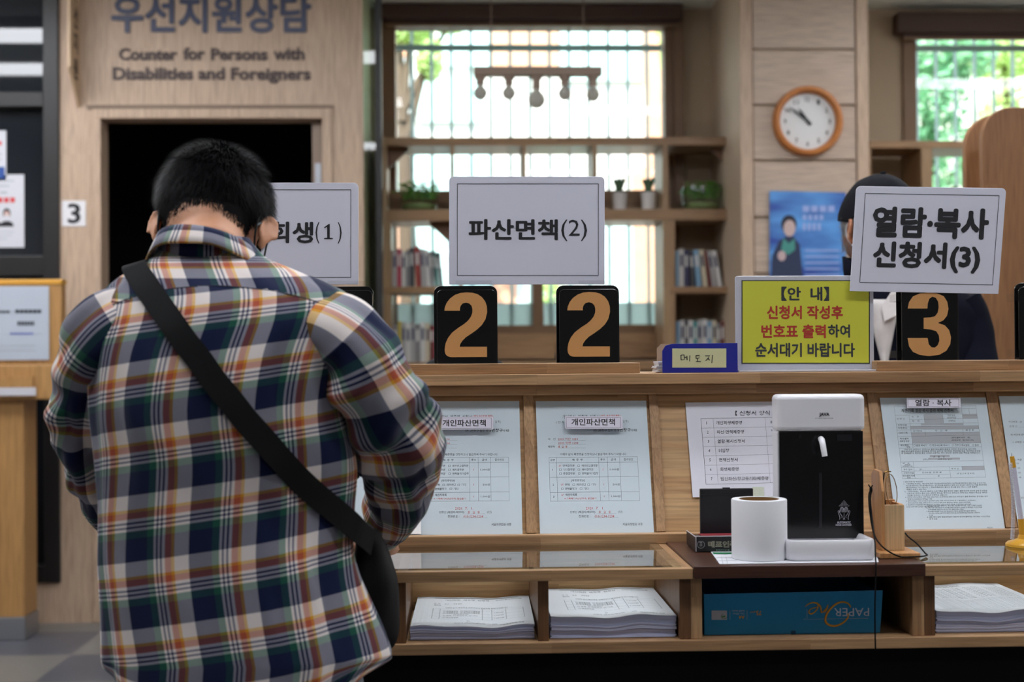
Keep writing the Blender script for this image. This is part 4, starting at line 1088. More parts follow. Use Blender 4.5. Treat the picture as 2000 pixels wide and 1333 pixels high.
def cactus(label, x, seed, Y=6.34):
    X = PX(x, Y); z = HZ(1094, 409, YS0); k = Y/FPX
    t = thing('potted_cactus', label, 'cactus', (X, Y, z), 'small cacti in white pots')
    MB().lathe([(12*k,.001),(15*k,34*k),(16*k,36*k),(13*k,36*k),(12*k,30*k)], (X,Y,z), 20).build('pot', mat('white_pot', (205,200,196), .5), t, smooth=40)
    c = MB(); c.lathe([(.001,26*k),(7*k,34*k),(8*k,46*k),(6.5*k,60*k),(2*k,65*k)], (X,Y,z), 14)
    c.sphere((X-8*k, Y, z+58*k), (4*k,4*k,6*k), 10, 8); c.sphere((X+9*k, Y, z+60*k), (4*k,4*k,6.5*k), 10, 8)
    c.tube([(X-6*k,Y,z+48*k),(X-8*k,Y,z+56*k)], 2.5*k, 8); c.tube([(X+6*k,Y,z+48*k),(X+9*k,Y,z+57*k)], 2.5*k, 8)
    c.build('cactus_body', mat('cactus_green', (62,88,60), .7, bump=.4, bscale=200), t, smooth=50)
cactus('small dark cactus in a white pot, right beside the large white (2) sign', 1212, 1)
cactus('small dark cactus in a white pot, nearer the right end of the shelf', 1269, 2)
# little plant on the right shelf
p = P(1871, 410, YS0); k = 6.3/FPX; X = PX(1866, 6.34)
t = thing('potted_plant', 'tiny sprout in a pot on the shelf of the right window', 'plant', (X, 6.34, p.z))
MB().lathe([(12*k,.001),(14*k,26*k)], (X,6.34,p.z), 16).build('pot', mat('grey_pot', (150,146,140), .6), t, smooth=40)
lf = MB(); rnd = random.Random(5)
for i in range(16):
    a = rnd.uniform(0,6.28); leafblade(lf, Vector((X, 6.34, p.z + rnd.uniform(28,46)*k)), Vector((math.cos(a), math.sin(a), .8)), .035, .009, .01)
lf.tube([(X,6.34,p.z+20*k),(X,6.34,p.z+48*k)], .003, 6)
lf.build('leaves', M_LEAF3, t)

# books
ORDN = ['first','second','third','fourth','fifth','sixth','seventh','eighth','ninth','tenth','eleventh','twelfth','thirteenth','fourteenth','fifteenth','sixteenth','seventeenth','eighteenth']
CN = {'white': (206,204,200), 'pale grey': (170,168,166), 'grey': (128,126,126), 'red': (150,52,44), 'dark blue': (44,44,82), 'light blue': (120,158,186), 'cream': (200,188,162),
      'dark grey': (66,66,72), 'green': (40,92,84), 'yellow': (196,176,70), 'pink': (176,64,84), 'black': (34,34,38), 'teal': (60,140,140), 'maroon': (104,44,42)}
BM = {c: mat('book_cover_' + c.replace(' ', '_'), v, .5) for c, v in CN.items()}
M_PAGES = mat('page_block', (214,208,194), .9)
def book(x, z, wd, h, dp, lean, colour, label, group, Y0):
    t = thing('book', label, 'book', (x, Y0, z), group); t.rotation_euler = (0, lean, 0)
    a = MB(); org = Vector((x, Y0, z))
    # a cover wrapped round the spine, local to the book's lower left corner
    a.box(x, x+.002, Y0, Y0+dp, z, z+h); a.box(x+wd-.002, x+wd, Y0, Y0+dp, z, z+h); a.box(x+.002, x+wd-.002, Y0, Y0+.002, z, z+h)
    a.build('cover', BM[colour], t, bevel=.0006, seg=1)
    MB().box(x+.0022, x+wd-.0022, Y0+.0022, Y0+dp-.006, z+.003, z+h-.003).build('page_block', M_PAGES, t)
    if wd > .014:
        MB().box(x+wd*.25, x+wd*.75, Y0-.0006, Y0, z+h*.55, z+h*.85).build('spine_label', BM['white' if colour not in ('white','cream','pale grey') else 'dark blue'], t)
def row(x0, x1, yb, specs, where, xm, Y0=6.33):
    xa, xb = PX(x0, Y0), PX(x1, Y0); zb = HZ(xm, yb, YS0)+.0005; k = Y0/FPX; x = xa
    for i, (wpx, hpx, lean, colour) in enumerate(specs):
        wd = wpx*k; h = hpx*k
        book(x + (math.sin(lean)*0 if lean <= 0 else 0), zb + (wd*math.sin(lean) if lean > 0 else 0), wd, h, .15, lean, colour, '%s book, %s from the left %s' % (colour, ORDN[i], where), 'books ' + where, Y0)
        nl = specs[i+1][2] if i+1 < len(specs) else 0
        x += wd/math.cos(lean) + .0012 + h*max(0, math.sin(-nl)-math.sin(-lean))*1.04
g = 'on the upper left book shelf'
row(767, 896, 560, [(9,72,0,'pale grey'),(8,76,0,'pink'),(8,70,0,'white'),(7,74,0,'grey'),(8,78,0,'dark grey'),(10,80,-.04,'red'),(8,76,-.05,'pale grey'),(8,74,-.06,'white'),(7,70,-.07,'grey'),(7,70,-.08,'green'),(7,68,-.09,'dark grey')], g, 831)
g = 'on the lower left book shelf'
row(767, 896, 706, [(10,74,0,'grey'),(6,80,0,'yellow'),(8,78,0,'pale grey'),(9,76,0,'white'),(8,78,0,'pale grey'),(10,74,0,'grey'),(9,78,0,'white'),(8,76,0,'cream'),(8,72,0,'maroon'),(8,70,0,'pink'),(8,74,0,'dark blue')], g, 1094)
g = 'on the upper right book shelf'
row(1322, 1430, 560, [(5,72,0,'light blue'),(10,76,0,'white'),(9,74,0,'dark blue'),(8,72,-.04,'dark grey'),(10,74,-.08,'light blue'),(9,74,-.11,'cream'),(6,72,-.13,'maroon'),(8,72,-.15,'pale grey'),(9,72,-.17,'white')], g, 1371)
g = 'on the lower right book shelf'
row(1322, 1430, 706, [(6,76,0,'light blue'),(9,78,0,'white'),(7,80,0,'dark grey'),(9,78,0,'white'),(7,76,0,'teal'),(10,78,0,'pale grey'),(9,80,0,'white'),(9,76,0,'light blue'),(8,78,0,'cream'),(8,72,0,'grey'),(7,76,0,'maroon')], g, 1094)
# ================================================================ lettering, signs and stand at the left
YWL = YD
M_LNAVY = mat('navy_raised_letters', (48,54,82), .4)
M_LBRN = mat('brown_raised_letters', (64,46,42), .5)
wl = thing('wall_lettering', 'raised navy and brown lettering on the beige wall over the dark doorway', 'lettering', (PX(412,YD), YD, HZ(412,165,YD)))
def raised(s, x0, y0, x1, y1, m_, name, off, d=.006):
    mb = MB(); b0 = P(x0, y1, YD-d); b1 = P(x1, y1, YD-d)
    put_text(mb, s, Vector((b0.x, YD-d, HZ((x0+x1)/2, y1, YD))), Vector((1,0,0)), Vector((0,0,1)), 0, 0, b1.x-b0.x, (y1-y0)*YD/FPX, off, 3)
    o = mb.build(name, m_, wl)
    sd_ = o.modifiers.new('depth', 'SOLIDIFY'); sd_.thickness = d-.0008; sd_.offset = -1
raised('우선지원상담', 217, -9, 608, 65, M_LNAVY, 'korean_lettering', .032)
for w_, x0_, y0_, x1_, y1_ in (('Counter',232,94.5,346,118.5),('for',358,93,400,118),('Persons',412,94.5,522,118.5),('with',534,93,595,118),('Disabilities',220,132,377,156.5),('and',387,132,439,156.5),('Foreigners',451,132.5,607,164)):
    raised(w_, x0_, y0_, x1_, y1_, M_LBRN, 'english_lettering', .036)
# projecting sign seen almost edge on
bx_ = PX(159, YD); yn_ = 5.845
M_PSIGN = mat('beige_sign_plate', (196,168,136), .5)
ps = thing('projecting_sign', 'slim beige sign board projecting from the wall, seen nearly edge on', 'sign', (bx_, 5.92, HZ(159,212,YD)))
pf = [Vector((bx_, YD-.0005, HZ(159,212,YD))), Vector((bx_, yn_, HZ(140,132,yn_))), Vector((bx_, yn_, CEIL-.02)), Vector((bx_, YD-.0005, CEIL-.02))]
MB().prism(pf, (-.012,0,0)).build('plate', M_PSIGN, ps, bevel=.002)
for i, s in enumerate('우선지원'):
    y0 = -37 + i*50; mb = MB(); yc = 5.925; z1 = HZ(153,y0,yc); z0 = HZ(153,y0+42,yc)
    put_text(mb, s, Vector((bx_+.0012, yc-.032, z0)), Vector((0,1,0)), Vector((0,0,1)), 0, 0, .064, z1-z0, .03); mb.build('lettering', M_INK, ps)
# number plaque
def wflat(x0, y0, x1, y1, Y, th, nm, m_, par):
    a = P(x0, y1, Y); b_ = P(x1, y0, Y); return MB().box(a.x, b_.x, Y, Y+th, a.z, b_.z).build(nm, m_, par)
npq = thing('number_plaque', 'small white plaque with a black 3 on the beige wall beside the doorway', 'plaque', (PX(144,YD), YD, HZ(144,442,YD)))
wflat(121, 392, 167, 442, YD-.004, .0035, 'plate', mat('plaque_white', (222,220,222), .4), npq)
mb = MB(); b0 = P(132, 437, YD-.005); put_text(mb, '3', b0, Vector((1,0,0)), Vector((0,0,1)), 0, 0, 25*YD/FPX, 39*YD/FPX, .025, 4); mb.build('numeral', M_INK, npq)
# notices taped to the dark glass
yg_ = YD+.047
M_NOT = mat('notice_paper', (206,206,212), .6)
n1 = thing('notice', 'small white notice with a blue foot taped high on the dark glass', 'notice', (PX(-20,yg_), yg_, HZ(0,355,yg_)))
wflat(-60, 255, 12, 355, yg_, .001, 'sheet', M_NOT, n1); wflat(-58, 326, 9, 349, yg_-.001, .001, 'blue_foot', mat('notice_blue', (40,76,150), .6), n1)
wflat(-40, 276, 3, 284, yg_-.001, .001, 'red_line', M_RED, n1); wflat(-40, 300, 4, 303, yg_-.001, .001, 'text_line', M_GREY, n1); wflat(-40, 310, 4, 313, yg_-.001, .001, 'text_line', M_GREY, n1)
n2 = thing('notice', 'white notice with red heading and two small masked figures taped low on the dark glass', 'notice', (PX(5,yg_), yg_, HZ(0,485,yg_)))
wflat(-60, 341, 47, 484, yg_, .001, 'sheet', M_NOT, n2)
for k in range(6): wflat(-40+k*12, 386, -31+k*12, 396, yg_-.001, .001, 'red_heading', M_RED, n2)
for (x0, y0, x1, y1) in ((-30,352,28,355),(-10,362,18,365),(0,374,14,379),(-40,452,28,454),(-40,459,24,461),(-40,466,14,468)): wflat(x0, y0, x1, y1, yg_-.001, .001, 'text_line', M_GREY, n2)
M_FACE = mat('printed_face', (206,170,160), .6)
for cx_ in (-12, 13):
    def pv(pts, Y, nm, m_): MB().prism([P(x, y, Y) for x, y in pts][::-1], (0,.001,0)).build(nm, m_, n2)
    pv([(cx_-14,443),(cx_-12,436),(cx_-4,432),(cx_+5,432),(cx_+12,436),(cx_+14,443)], yg_-.001, 'printed_shoulders', M_INK, n2) if False else pv([(cx_-14,443),(cx_-12,436),(cx_-4,432),(cx_+5,432),(cx_+12,436),(cx_+14,443)], yg_-.001, 'printed_shoulders', M_INK)
    pv(oval(cx_, 417, 7.5, 10), yg_-.001, 'printed_hair', M_INK); pv(oval(cx_, 420, 5.5, 8), yg_-.002, 'printed_face', M_FACE); pv(oval(cx_, 425, 5, 5), yg_-.003, 'printed_mask', M_NOT)

# wooden document stand
Yk = 5.62
kx0, kx1 = PX(-70,Yk), PX(121,Yk)
M_KBR = mat('gold_edge', (214,156,62), .35)
ks = thing('document_stand', 'pale wooden document stand with a framed sheet on a square pedestal at the left edge', 'stand', (PX(10,Yk), Yk+.12, 0))
zt1, zt0 = HZ(60,556,Yk), HZ(60,712,Yk)
MB().box(kx0, kx1, Yk, Yk+.06, zt0, zt1).build('frame_box', M_KIOSK, ks, bevel=.004)
MB().box(kx0-.004, kx1+.002, Yk-.004, Yk+.066, zt1, HZ(60,546,Yk)).build('gold_top_edge', M_KBR, ks, bevel=.003)
wflat(-40, 559, 95, 704, Yk-.006, .0055, 'framed_sheet', mat('framed_sheet_white', (196,200,212), .5), ks)
wflat(-42, 557, 97, 706, Yk-.010, .002, 'cover_glass', pane('frame_glass', (.97,.98,.98), 1.5, .02), ks)
for (x0, y0, x1, y1, m_) in ((30,605,82,612,M_PRINT),(34,628,68,636,M_PRINT),(20,650,66,654,mat('sheet_blue_print', (110,120,190), .6)),(-30,607,20,612,M_PRINT),(-10,675,70,677,M_GREY),(-10,684,70,686,M_GREY)):
    n_ = 1 if m_ is M_GREY else 6
    for k in range(n_):
        w_ = (x1-x0)/n_; wflat(x0+k*w_, y0, x0+(k+1)*w_-(1.5 if n_ > 1 else 0), y1, Yk-.0072, .001, 'text_mark', m_, ks)
za, zb2_ = HZ(60,728,Yk), HZ(60,781,Yk)
pr = [Vector((kx0, Yk-.03, za)), Vector((kx0, Yk+.2, zt0)), Vector((kx0, Yk+.2, zb2_)), Vector((kx0, Yk-.03, zb2_))]
MB().box(kx0, kx1, Yk-.02, Yk+.20, zb2_, zt0).build('tray_box', M_KIOSK, ks, bevel=.006)
wflat(-60, 735, 64, 776, Yk-.034, .0135, 'front_ledge', M_KIOSK, ks); wflat(-60, 757, 70, 774, Yk-.0365, .002, 'label_strip', mat('label_strip_white', (196,194,200), .5), ks)
px0, px1 = PX(-60,Yk+.02), PX(46,Yk+.02)
MB().box(px0, px1, Yk+.02, Yk+.19, .09, zb2_).build('pedestal', M_KIOSK, ks, bevel=.003)
MB().box(px0-.004, px1+.004, Yk+.014, Yk+.196, 0.001, .09).build('steel_plinth', M_STEEL, ks, bevel=.002)
# ================================================================ forms, paper stacks, carton of paper
class Doc:
    """a printed sheet; things are placed in the coordinates of a view (sc, ox, oy) of the sheet"""
    def __init__(s, corners, view, lift=.0009):
        s.view = view; sc, ox, oy = view
        s.c = [Vector(S2(x/sc+ox, y/sc+oy)) for x, y in corners]   # TL TR BR BL on the sloped panel
        s.k = corners; s.lift = lift; s.blk = MB(); s.red = MB(); s.gry = MB(); s.lin = MB(); s.bold = MB()
    def uv(s, x, y):
        (ax, ay), (bx, by), (cx, cy), (dx, dy) = s.k
        v = (y-(ay+by)/2)/((cy+dy)/2-(ay+by)/2)
        xl = ax+(dx-ax)*v; xr = bx+(cx-bx)*v
        return (x-xl)/(xr-xl), v
    def pt(s, x, y, h=0.0):
        u, v = s.uv(x, y); q = s.c[0].lerp(s.c[1], u).lerp(s.c[3].lerp(s.c[2], u), v)
        return SO + SU*q.x + SV*q.y + SN*(s.lift + h)
    def text(s, mb, t, x0, y0, x1, y1, off=0.0):
        g_ = text_geo(t, 0.0, 1); nat = (y1-y0)*(g_[3]-g_[2])/max(g_[5]-g_[4], .3)
        if x1-x0 > 1.3*nat: x1 = x0 + 1.2*nat
        put_text(mb, t, None, None, None, x0, -y1, x1, -y0, off, 1, fn=lambda x, y, h: s.pt(x, -y, .0003+h))
    def line(s, x0, y0, x1, y1, w=.00035, mb=None):
        a, b_ = s.pt(x0, y0, .00022), s.pt(x1, y1, .00022); d = (b_-a).normalized(); e = SN.cross(d)*w*.5
        (mb or s.lin).add([a-e, b_-e, b_+e, a+e], [(0,1,2,3)])
    def fill(s, x0, y0, x1, y1, mb=None):
        (mb or s.gry).add([s.pt(x0,y1,.00012), s.pt(x1,y1,.00012), s.pt(x1,y0,.00012), s.pt(x0,y0,.00012)], [(0,1,2,3)])
    def sheet(s, name, label, cat, group=None, m=None):
        q = [SO + SU*c.x + SV*c.y + SN*.0005 for c in s.c]
        ctr = (q[2]+q[3])/2
        t = thing(name, label, cat, ctr, group)
        MB().prism([q[3], q[2], q[1], q[0]], SN*.0004).build('sheet', m or M_PAGE, t)
        for mb, nm, mm in ((s.blk,'printed_text',M_PRINT),(s.bold,'bold_text',M_INK),(s.red,'red_text',M_RED),(s.lin,'ruled_lines',M_PRINT),(s.gry,'shaded_cells',M_GREY)):
            if mb.v: mb.build(nm, mm, t)
        return t
M_PAGE = mat('form_paper', (205,218,226), .6, bump=.08, bscale=40)
M_WPAGE = mat('list_paper', (222,222,232), .7, bump=.1, bscale=30)

def form_page(d, sx=0.0):
    """the certificate request form, in the view of the right-hand copy"""
    T = lambda s, x0, y0, x1, y1, mb=None, off=0.0: d.text(mb or d.blk, s, x0+sx, y0, x1+sx, y1, off)
    T('개인파산  제증명  신청서', 1130, 190, 1455, 228); T('(파산면책)', 1460, 190, 1648, 228, d.red)
    T('( □ 자', 1072, 245, 1146, 272); T('일 적 )', 1665, 240, 1716, 268)
    T('1번 2번창구 접수 후', 1402, 322, 1608, 346); T('5번창구', 1618, 314, 1735, 346, None, .012); T('에 제출', 1738, 322, 1792, 344)
    T('사   건', 1000, 400, 1066, 420); T('2020 하단 1234', 1090, 399, 1266, 421, d.red); T('2020 하면 1234', 1092, 434, 1268, 456, d.red)
    T('채무자', 1002, 468, 1062, 489); T('홍  길  동', 1090, 468, 1174, 490, d.red)
    for y in (422, 458, 490): d.line(1088+sx, y, 1336+sx, y, .0002)
    T('아래와 같이 제증명을 신청하오니 발급하여 주시기 바랍니다.', 1108, 536, 1700, 558)
    X = lambda y: 1010 + (y-575)*.029
    ys = [(575,571),(622,618),(752,746),(884,880),(962,957)]
    xr = lambda y: 1795 + (y-571)*.052
    for a, b_ in ys: d.line(X(a)+sx, a, xr(b_)+sx, b_)
    for f in (0, .083, .56, .657, .797, 1.0):
        d.line(X(575)+(xr(571)-X(575))*f+sx, 575-4*f, X(962)+(xr(957)-X(962))*f+sx, 962-5*f)
    T('순번', 1022, 588, 1062, 608); T('제  증  명', 1216, 586, 1306, 608); T('통수', 1466, 586, 1508, 606); T('금액', 1560, 585, 1602, 606); T('접수번호', 1674, 584, 1756, 606)
    T('1', 1040, 676, 1046, 692); T('2', 1042, 808, 1054, 826); T('3', 1046, 914, 1058, 932)
    for i, (a, b_) in enumerate((('면책결정문','파산선고결정문'),('기각결정문','폐지결정문'),('종결결정문','면책불허가결정'))):
        y = 638+i*35; x = 1098+i*2
        T('☑' if i == 0 else '□', x, y+3, x+20, y+19, d.red if i == 0 else None); T(a, x+34, y, x+138, y+21); T('□', x+166, y+3, x+184, y+19); T(b_, x+202, y, x+(343 if i != 1 else 303), y+21)
    T('1', 1487, 676, 1493, 692, d.red); T('1,000원', 1550, 672, 1632, 694)
    T('[확정증명원]', 1208, 770, 1328, 792)
    T('☑', 1116, 808, 1138, 826, d.red); T('면책', 1152, 806, 1192, 828); T('□', 1220, 809, 1240, 825); T('파산선고', 1254, 805, 1338, 827); T('□', 1352, 809, 1372, 825); T('기각', 1386, 805, 1428, 826)
    T('□', 1118, 845, 1138, 861); T('면책불허가', 1154, 842, 1254, 864); T('□', 1284, 844, 1304, 860); T('기타', 1318, 842, 1360, 864)
    T('1', 1494, 807, 1500, 823, d.red); T('500원', 1576, 804, 1638, 826)
    T('☑', 1120, 898, 1142, 916, d.red); T('채권자목록', 1156, 894, 1258, 917); T('※ 기록폐기시(5년경과) 발급불가', 1146, 930, 1430, 950, d.red)
    T('1', 1498, 912, 1504, 928, d.red); T('1,000원', 1562, 909, 1644, 931)
    T('2020.  7.   1.', 1338, 1012, 1496, 1034, d.red)
    T('신청인 (채권자/채무자)', 1196, 1046, 1420, 1070); T('홍   길   동', 1450, 1046, 1558, 1068, d.red); T('(인)', 1622, 1044, 1662, 1068)
    d.line(1440+sx, 1071, 1606+sx, 1070, .0002)
    T('전화번호 :', 1274, 1082, 1376, 1105); T('010-1234-1234', 1414, 1082, 1588, 1104, d.red); d.line(1404+sx, 1106, 1626+sx, 1105, .0002)
    T('서울회생법원 귀중', 1664, 1150, 1840, 1174)
V2 = (4.5455, 850, 770)
d = Doc([(892,65),(1872,60),(1943,1250),(930,1252)], V2); form_page(d)
d.sheet('form_page', 'certificate request form on the sloped panel, in the bay left of the white list', 'form', 'forms on the sloped panel')
d = Doc([(-236,66),(746,64),(775,1252),(-240,1253)], V2)
# the same form, one bay to the left: shift follows the sheet
base_uv = d.uv
ref = Doc([(892,65),(1872,60),(1943,1250),(930,1252)], V2)
d.uv = lambda x, y: ref.uv(x, y)
form_page(d)
d.sheet('form_page', 'certificate request form half covered by the plaid sleeve', 'form', 'forms on the sloped panel')
# far left form, seen only in the gap under the arm
d = Doc([(-1366,66),(-384,64),(-372,1252),(-1388,1253)], V2); d.uv = lambda x, y: ref.uv(x, y)
d.sheet('form_page', 'form on the sloped panel just left of the bent arm', 'form', 'forms on the sloped panel')
# loose white sheet beside the sleeve
d = Doc([(-560,640),(-126,640),(-126,1250),(-560,1250)], V2, .0048)
for i, c in enumerate(d.c): pass
q = [SO + SU*c.x + SV*c.y + SN*.0046 for c in d.c]
tag(MB().prism([q[3], q[2], q[1], q[0]], SN*.0004).build('sheet', mat('bright_white_paper', (250,250,252), .5)), 'blank bright white sheet leaning on the sloped panel beside the cuff', 'paper')

# strip labels on stand-offs
def strip_label(text, x0, y0, x1, y1, tx, label, dist=.012):
    d = CF + CR*((x0-1000.0)/FPX) + CU*((666.5-y0)/FPX)
    O2 = SO + SN*dist
    def S(px, py):
        d = CF + CR*((px-1000.0)/FPX) + CU*((666.5-py)/FPX); t = (O2-CO).dot(SN)/d.dot(SN); return CO + d*t
    q = [S(x0,y1), S(x1,y1-.3), S(x1-.5,y0-.3), S(x0-.5,y0)]
    t = thing('strip_label', label, 'label', (q[0]+q[1])/2, 'raised strip labels on the forms')
    MB().prism(q, SN*.0012).build('strip', mat('label_white', (226,222,236), .4), t, bevel=.0002, seg=1)
    ins = [q[0].lerp(q[2], .03), q[1].lerp(q[3], .03), q[2].lerp(q[0], .03), q[3].lerp(q[1], .03)]
    ins = [S(x0+2.2,y1-2.2), S(x1-3.5,y1-2.4), S(x1-4,y0+2.2), S(x0+1.8,y0+2.4)]
    fr = MB(); up = SN*.0014
    for i in range(4):
        a, b_ = ins[i]+up, ins[(i+1)%4]+up; dd = (b_-a).normalized(); e = SN.cross(dd)*.00025
        fr.add([a-e,b_-e,b_+e,a+e], [(0,1,2,3)])
    fr.build('ruled_border', M_PRINT, t)
    mb = MB(); a, b_, c = S(tx[0],tx[3])+up, S(tx[2],tx[3])+up, S(tx[0],tx[1])+up
    put_text(mb, text, a, b_-a, c-a, 0, 0, 1, 1, .02); mb.build('lettering', M_INK, t)
    mb = MB()
    for f in (.12, .88):
        c = q[0].lerp(q[1], f).lerp(q[3].lerp(q[2], f), .5); mb = MB(); mb.tube([c - SN*(dist-.001), c], .003, 8); mb.build('stand_off', M_ACL, t)
strip_label('개인파산면책', 1104, 814, 1216, 838.5, (1116,818.5,1201,832), 'raised white strip label on the fully visible form')
strip_label('개인파산면책', 850, 815, 963.5, 840, (864.5,820.5,949,834), 'raised white strip label on the form behind the sleeve')
strip_label('열람 · 복사', 1771, 778.5, 1876, 797.5, (1787,781.5,1858,794), 'raised white strip label on the dense form at the right')

# the list of forms
VL = (3.7025, 1320, 760)
d = Doc([(68,100),(1180,88),(1290,770),(122,786)], VL, .0012)
T = lambda s, x0, y0, x1, y1, off=0.004: d.text(d.blk, s, x0, y0, x1, y1, off)
T('【 신청서 양식 목록 】', 428, 160, 960, 196, .008)
L_ = lambda y: 180 + (y-215)*.079
R2 = lambda y: 1090 + (y-215)*.085
ry = [215, 285, 352, 419, 486, 553, 620, 688]
for i, y in enumerate(ry): d.line(L_(y), y, R2(y), y-9, .0005 if i in (0,7) else .0003)
for f, w in ((0,.0006),(.096,.0003),(.508,.0003),(1,.0006)): d.line(L_(215)+(R2(215)-L_(215))*f, 215-9*f, L_(688)+(R2(688)-L_(688))*f, 688-9*f, w)
rows = [('개인회생제증명',290,476),('파산·면책제증명',295,490),('열람·복사신청서',300,497),('위임장',306,384),('면책신청서',312,445),('회생제증명',318,452),('법인파산/항고등기타제증명',323,666)]
for i, (s, xa, xb) in enumerate(rows):
    y = 236+i*67.2; T(str(i+1), 219+i*5.4, y, 230+i*5.4 if i else 226, y+22); T(s, xa, y-2, xb, y+25)
T('8', 682, 235, 694, 256); T("'", 690, 300, 694, 312)
d.sheet('list_page', 'white list of numbered forms taped to the wooden panel behind the dispenser', 'notice', None, M_WPAGE)
d2 = Doc([(551,712),(634,712),(640,806),(552,806)], VL, .003)
q = [SO + SU*c.x + SV*c.y + SN*.0022 for c in d2.c]
tag(MB().prism([q[3], q[2], q[1], q[0]], SN*.0003).build('sticky_note', mat('pale_green_note', (198,204,186), .7, bump=.5, bscale=90)), 'small pale greenish note stuck to the lower edge of the white list', 'note')

# the dense form
V3 = (3.509, 1680, 740)
d = Doc([(133,133),(860,130),(992,1036),(252,1046)], V3)
T = lambda s, x0, y0, x1, y1, off=0.0: d.text(d.blk, s, x0, y0, x1, y1, off)
Lx = lambda y: 232 + (y-194)*.118
Rx = lambda y: 790 + (y-188)*.139
def hl_(y, f0=0, f1=1): d.line(Lx(y)+(Rx(y)-Lx(y))*f0, y-6*f0+3, Lx(y)+(Rx(y)-Lx(y))*f1, y-6*f1+3, .00028)
def vl_(f, y0, y1): d.line(Lx(y0)+(Rx(y0)-Lx(y0))*f, y0-6*f+3, Lx(y1)+(Rx(y1)-Lx(y1))*f, y1-6*f+3, .00028)
def fx(f, y): return Lx(y)+(Rx(y)-Lx(y))*f
def fill(f0, y0, f1, y1): d.gry.add([d.pt(fx(f0,y1),y1-3,.00012), d.pt(fx(f1,y1),y1-3,.00012), d.pt(fx(f1,y0),y0-3,.00012), d.pt(fx(f0,y0),y0-3,.00012)], [(0,1,2,3)])
for y in (194, 252, 314, 334, 356, 378, 400, 455, 482): hl_(y)
for y in (576, 614, 640, 690): hl_(y)
hl_(283, .17); hl_(665, 0, .58); hl_(262, .82); hl_(212, .82)
for a in ((0,194,690),(1,194,690),(.82,194,252),(.91,212,252),(.17,252,482),(.35,252,314),(.58,252,314),(.82,252,314),(.34,356,400),(.80,356,400),(.15,576,690),(.58,614,690),(.73,614,640)): vl_(*a)
fill(.35,252,.58,314); fill(.82,252,1,283); fill(.17,334,1,356); fill(.17,378,1,400); fill(.17,400,1,455); fill(.73,614,1,640); fill(.3,316,.82,330)
fill(.36,536,.6,550); fill(.34,555,.72,569)
T('재판기록 열람·복사/출력·복제 신청서', 282, 210, 636, 236, .006)
for (s, a, y, b_) in (('신 청 인', 250, 274, 325), ('성    명', 352, 260, 412), ('전화 번호', 598, 252, 650), ('담당사무관', 596, 268, 656), ('자    격', 355, 290, 415), ('소명자료', 604, 290, 652), ('신청구분', 258, 318, 320), ('사용용도', 258, 338, 322), ('사건번호', 360, 360, 424), ('사    건    명', 512, 358, 645), ('재 판 부', 722, 356, 784), ('대상기록', 264, 372, 324), ('복사/출력', 272, 412, 330), ('복제할 부분', 272, 430, 336), ('(복사/출력 매수    매)', 625, 408, 770), ('(복제용량   메가바이트)', 625, 426, 778), ('복사/출력', 276, 458, 330), ('방법', 318, 470, 340)):
    T(s, a, y, b_, y+13)
T('□ 법원 복사기    □ 변호사단체 복사기    □ 신청인 복사설비    □ 필사', 366, 459, 812, 474)
for i, s in enumerate(('이와 같이 신청하고, 신청인은 열람·복사/출력·복제에 관련된 준수사항을 엄수하며,', '열람·복사/출력·복제의 결과물을 통하여 알게 된 개인정보, 영업비밀 등을 개인정보 보호법', '등 관계법령 상 정당한 용도 이외로 사용하는 경우 민사상, 형사상 모든 책임을 지겠습니다.')):
    T(s, (300,282,282)[i], 488+i*13, (796,822,822)[i], 500+i*13)
T('년    월    일', 500, 539, 610, 551); T('신청인               (서명 또는 날인)', 430, 557, 690, 570)
for (s, a, y, b_) in (('비    고', 292, 582, 360), ('(재판장', 304, 594, 350), ('지정사항 등)', 290, 604, 366), ('영수 일시', 296, 624, 366), ('20 . .', 406, 624, 434), ('영 수 인', 624, 622, 686), ('신청수수료', 298, 648, 368), ('□ 500 원   □ 면  제', 426, 646, 566), ('복사/출력·복제', 292, 668, 372), ('비용', 322, 680, 346), ('원', 530, 670, 542), ('(수 입 인 지  첩 부 란)', 662, 656, 804)):
    T(s, a, y, b_, y+12)
para = ['※ 준수사항 및 작성요령', '1. 「개인정보 보호법」 제19조에 따라 개인정보처리자로부터 개인정보를 제공받은 자는 다음 각 호의 어느', '하나에 해당하는 경우를 제외하고는 개인정보를 제공받은 목적 외의 용도로 이용하거나 이를 제3자에게', '제공하여서는 아니 됩니다. 1. 정보주체로부터 별도의 동의를 받은 경우 2. 다른 법률에', '특별한 규정이 있는 경우', '2. 「민사소송법」 제162조 제4항은 소송기록을 열람·복사한 사람은 열람·복사에 의하여 알게 된 사항을', '이용하여 공공의 질서 또는 선량한 풍속을 해하거나 관계인의 명예 또는 생활의 평온을 해하는', '행위를 하여서는 아니 된다고 규정하고 있습니다', '3. 신청인·영수인란은 서명 또는 날인하고, 소송대리인·변호인의 사무원이 열람·복사하는 경우에는 담당', '란에 그 사무원의 성명을 기재', '4. 신청수수료는 1건당 500원(수입인지로 납부). 다만, 사건의 당사자 및 그 법정대리인, 소송대리인,', '변호인(사무원 포함), 보조인 등이 그 사건의 계속 중에 열람하는 때에는 신청수수료 면제', '5. 법원복사기/프린터로 복사/출력하는 경우에는 1장당 50원의 비용을 수입인지로 납부(다만,', '100원 단위 미만 금액은 이를 계산하지 아니함)']
for i, s in enumerate(para):
    y = 709 + i*13.0; T(s, 296 + i*1.6 + (14 if s[0] not in '※12345' else 0), y, min(430 + len(s)*9, 866+i*1.8) if i in (0,4,7,9,13) else 862+i*1.6, y+10.5)
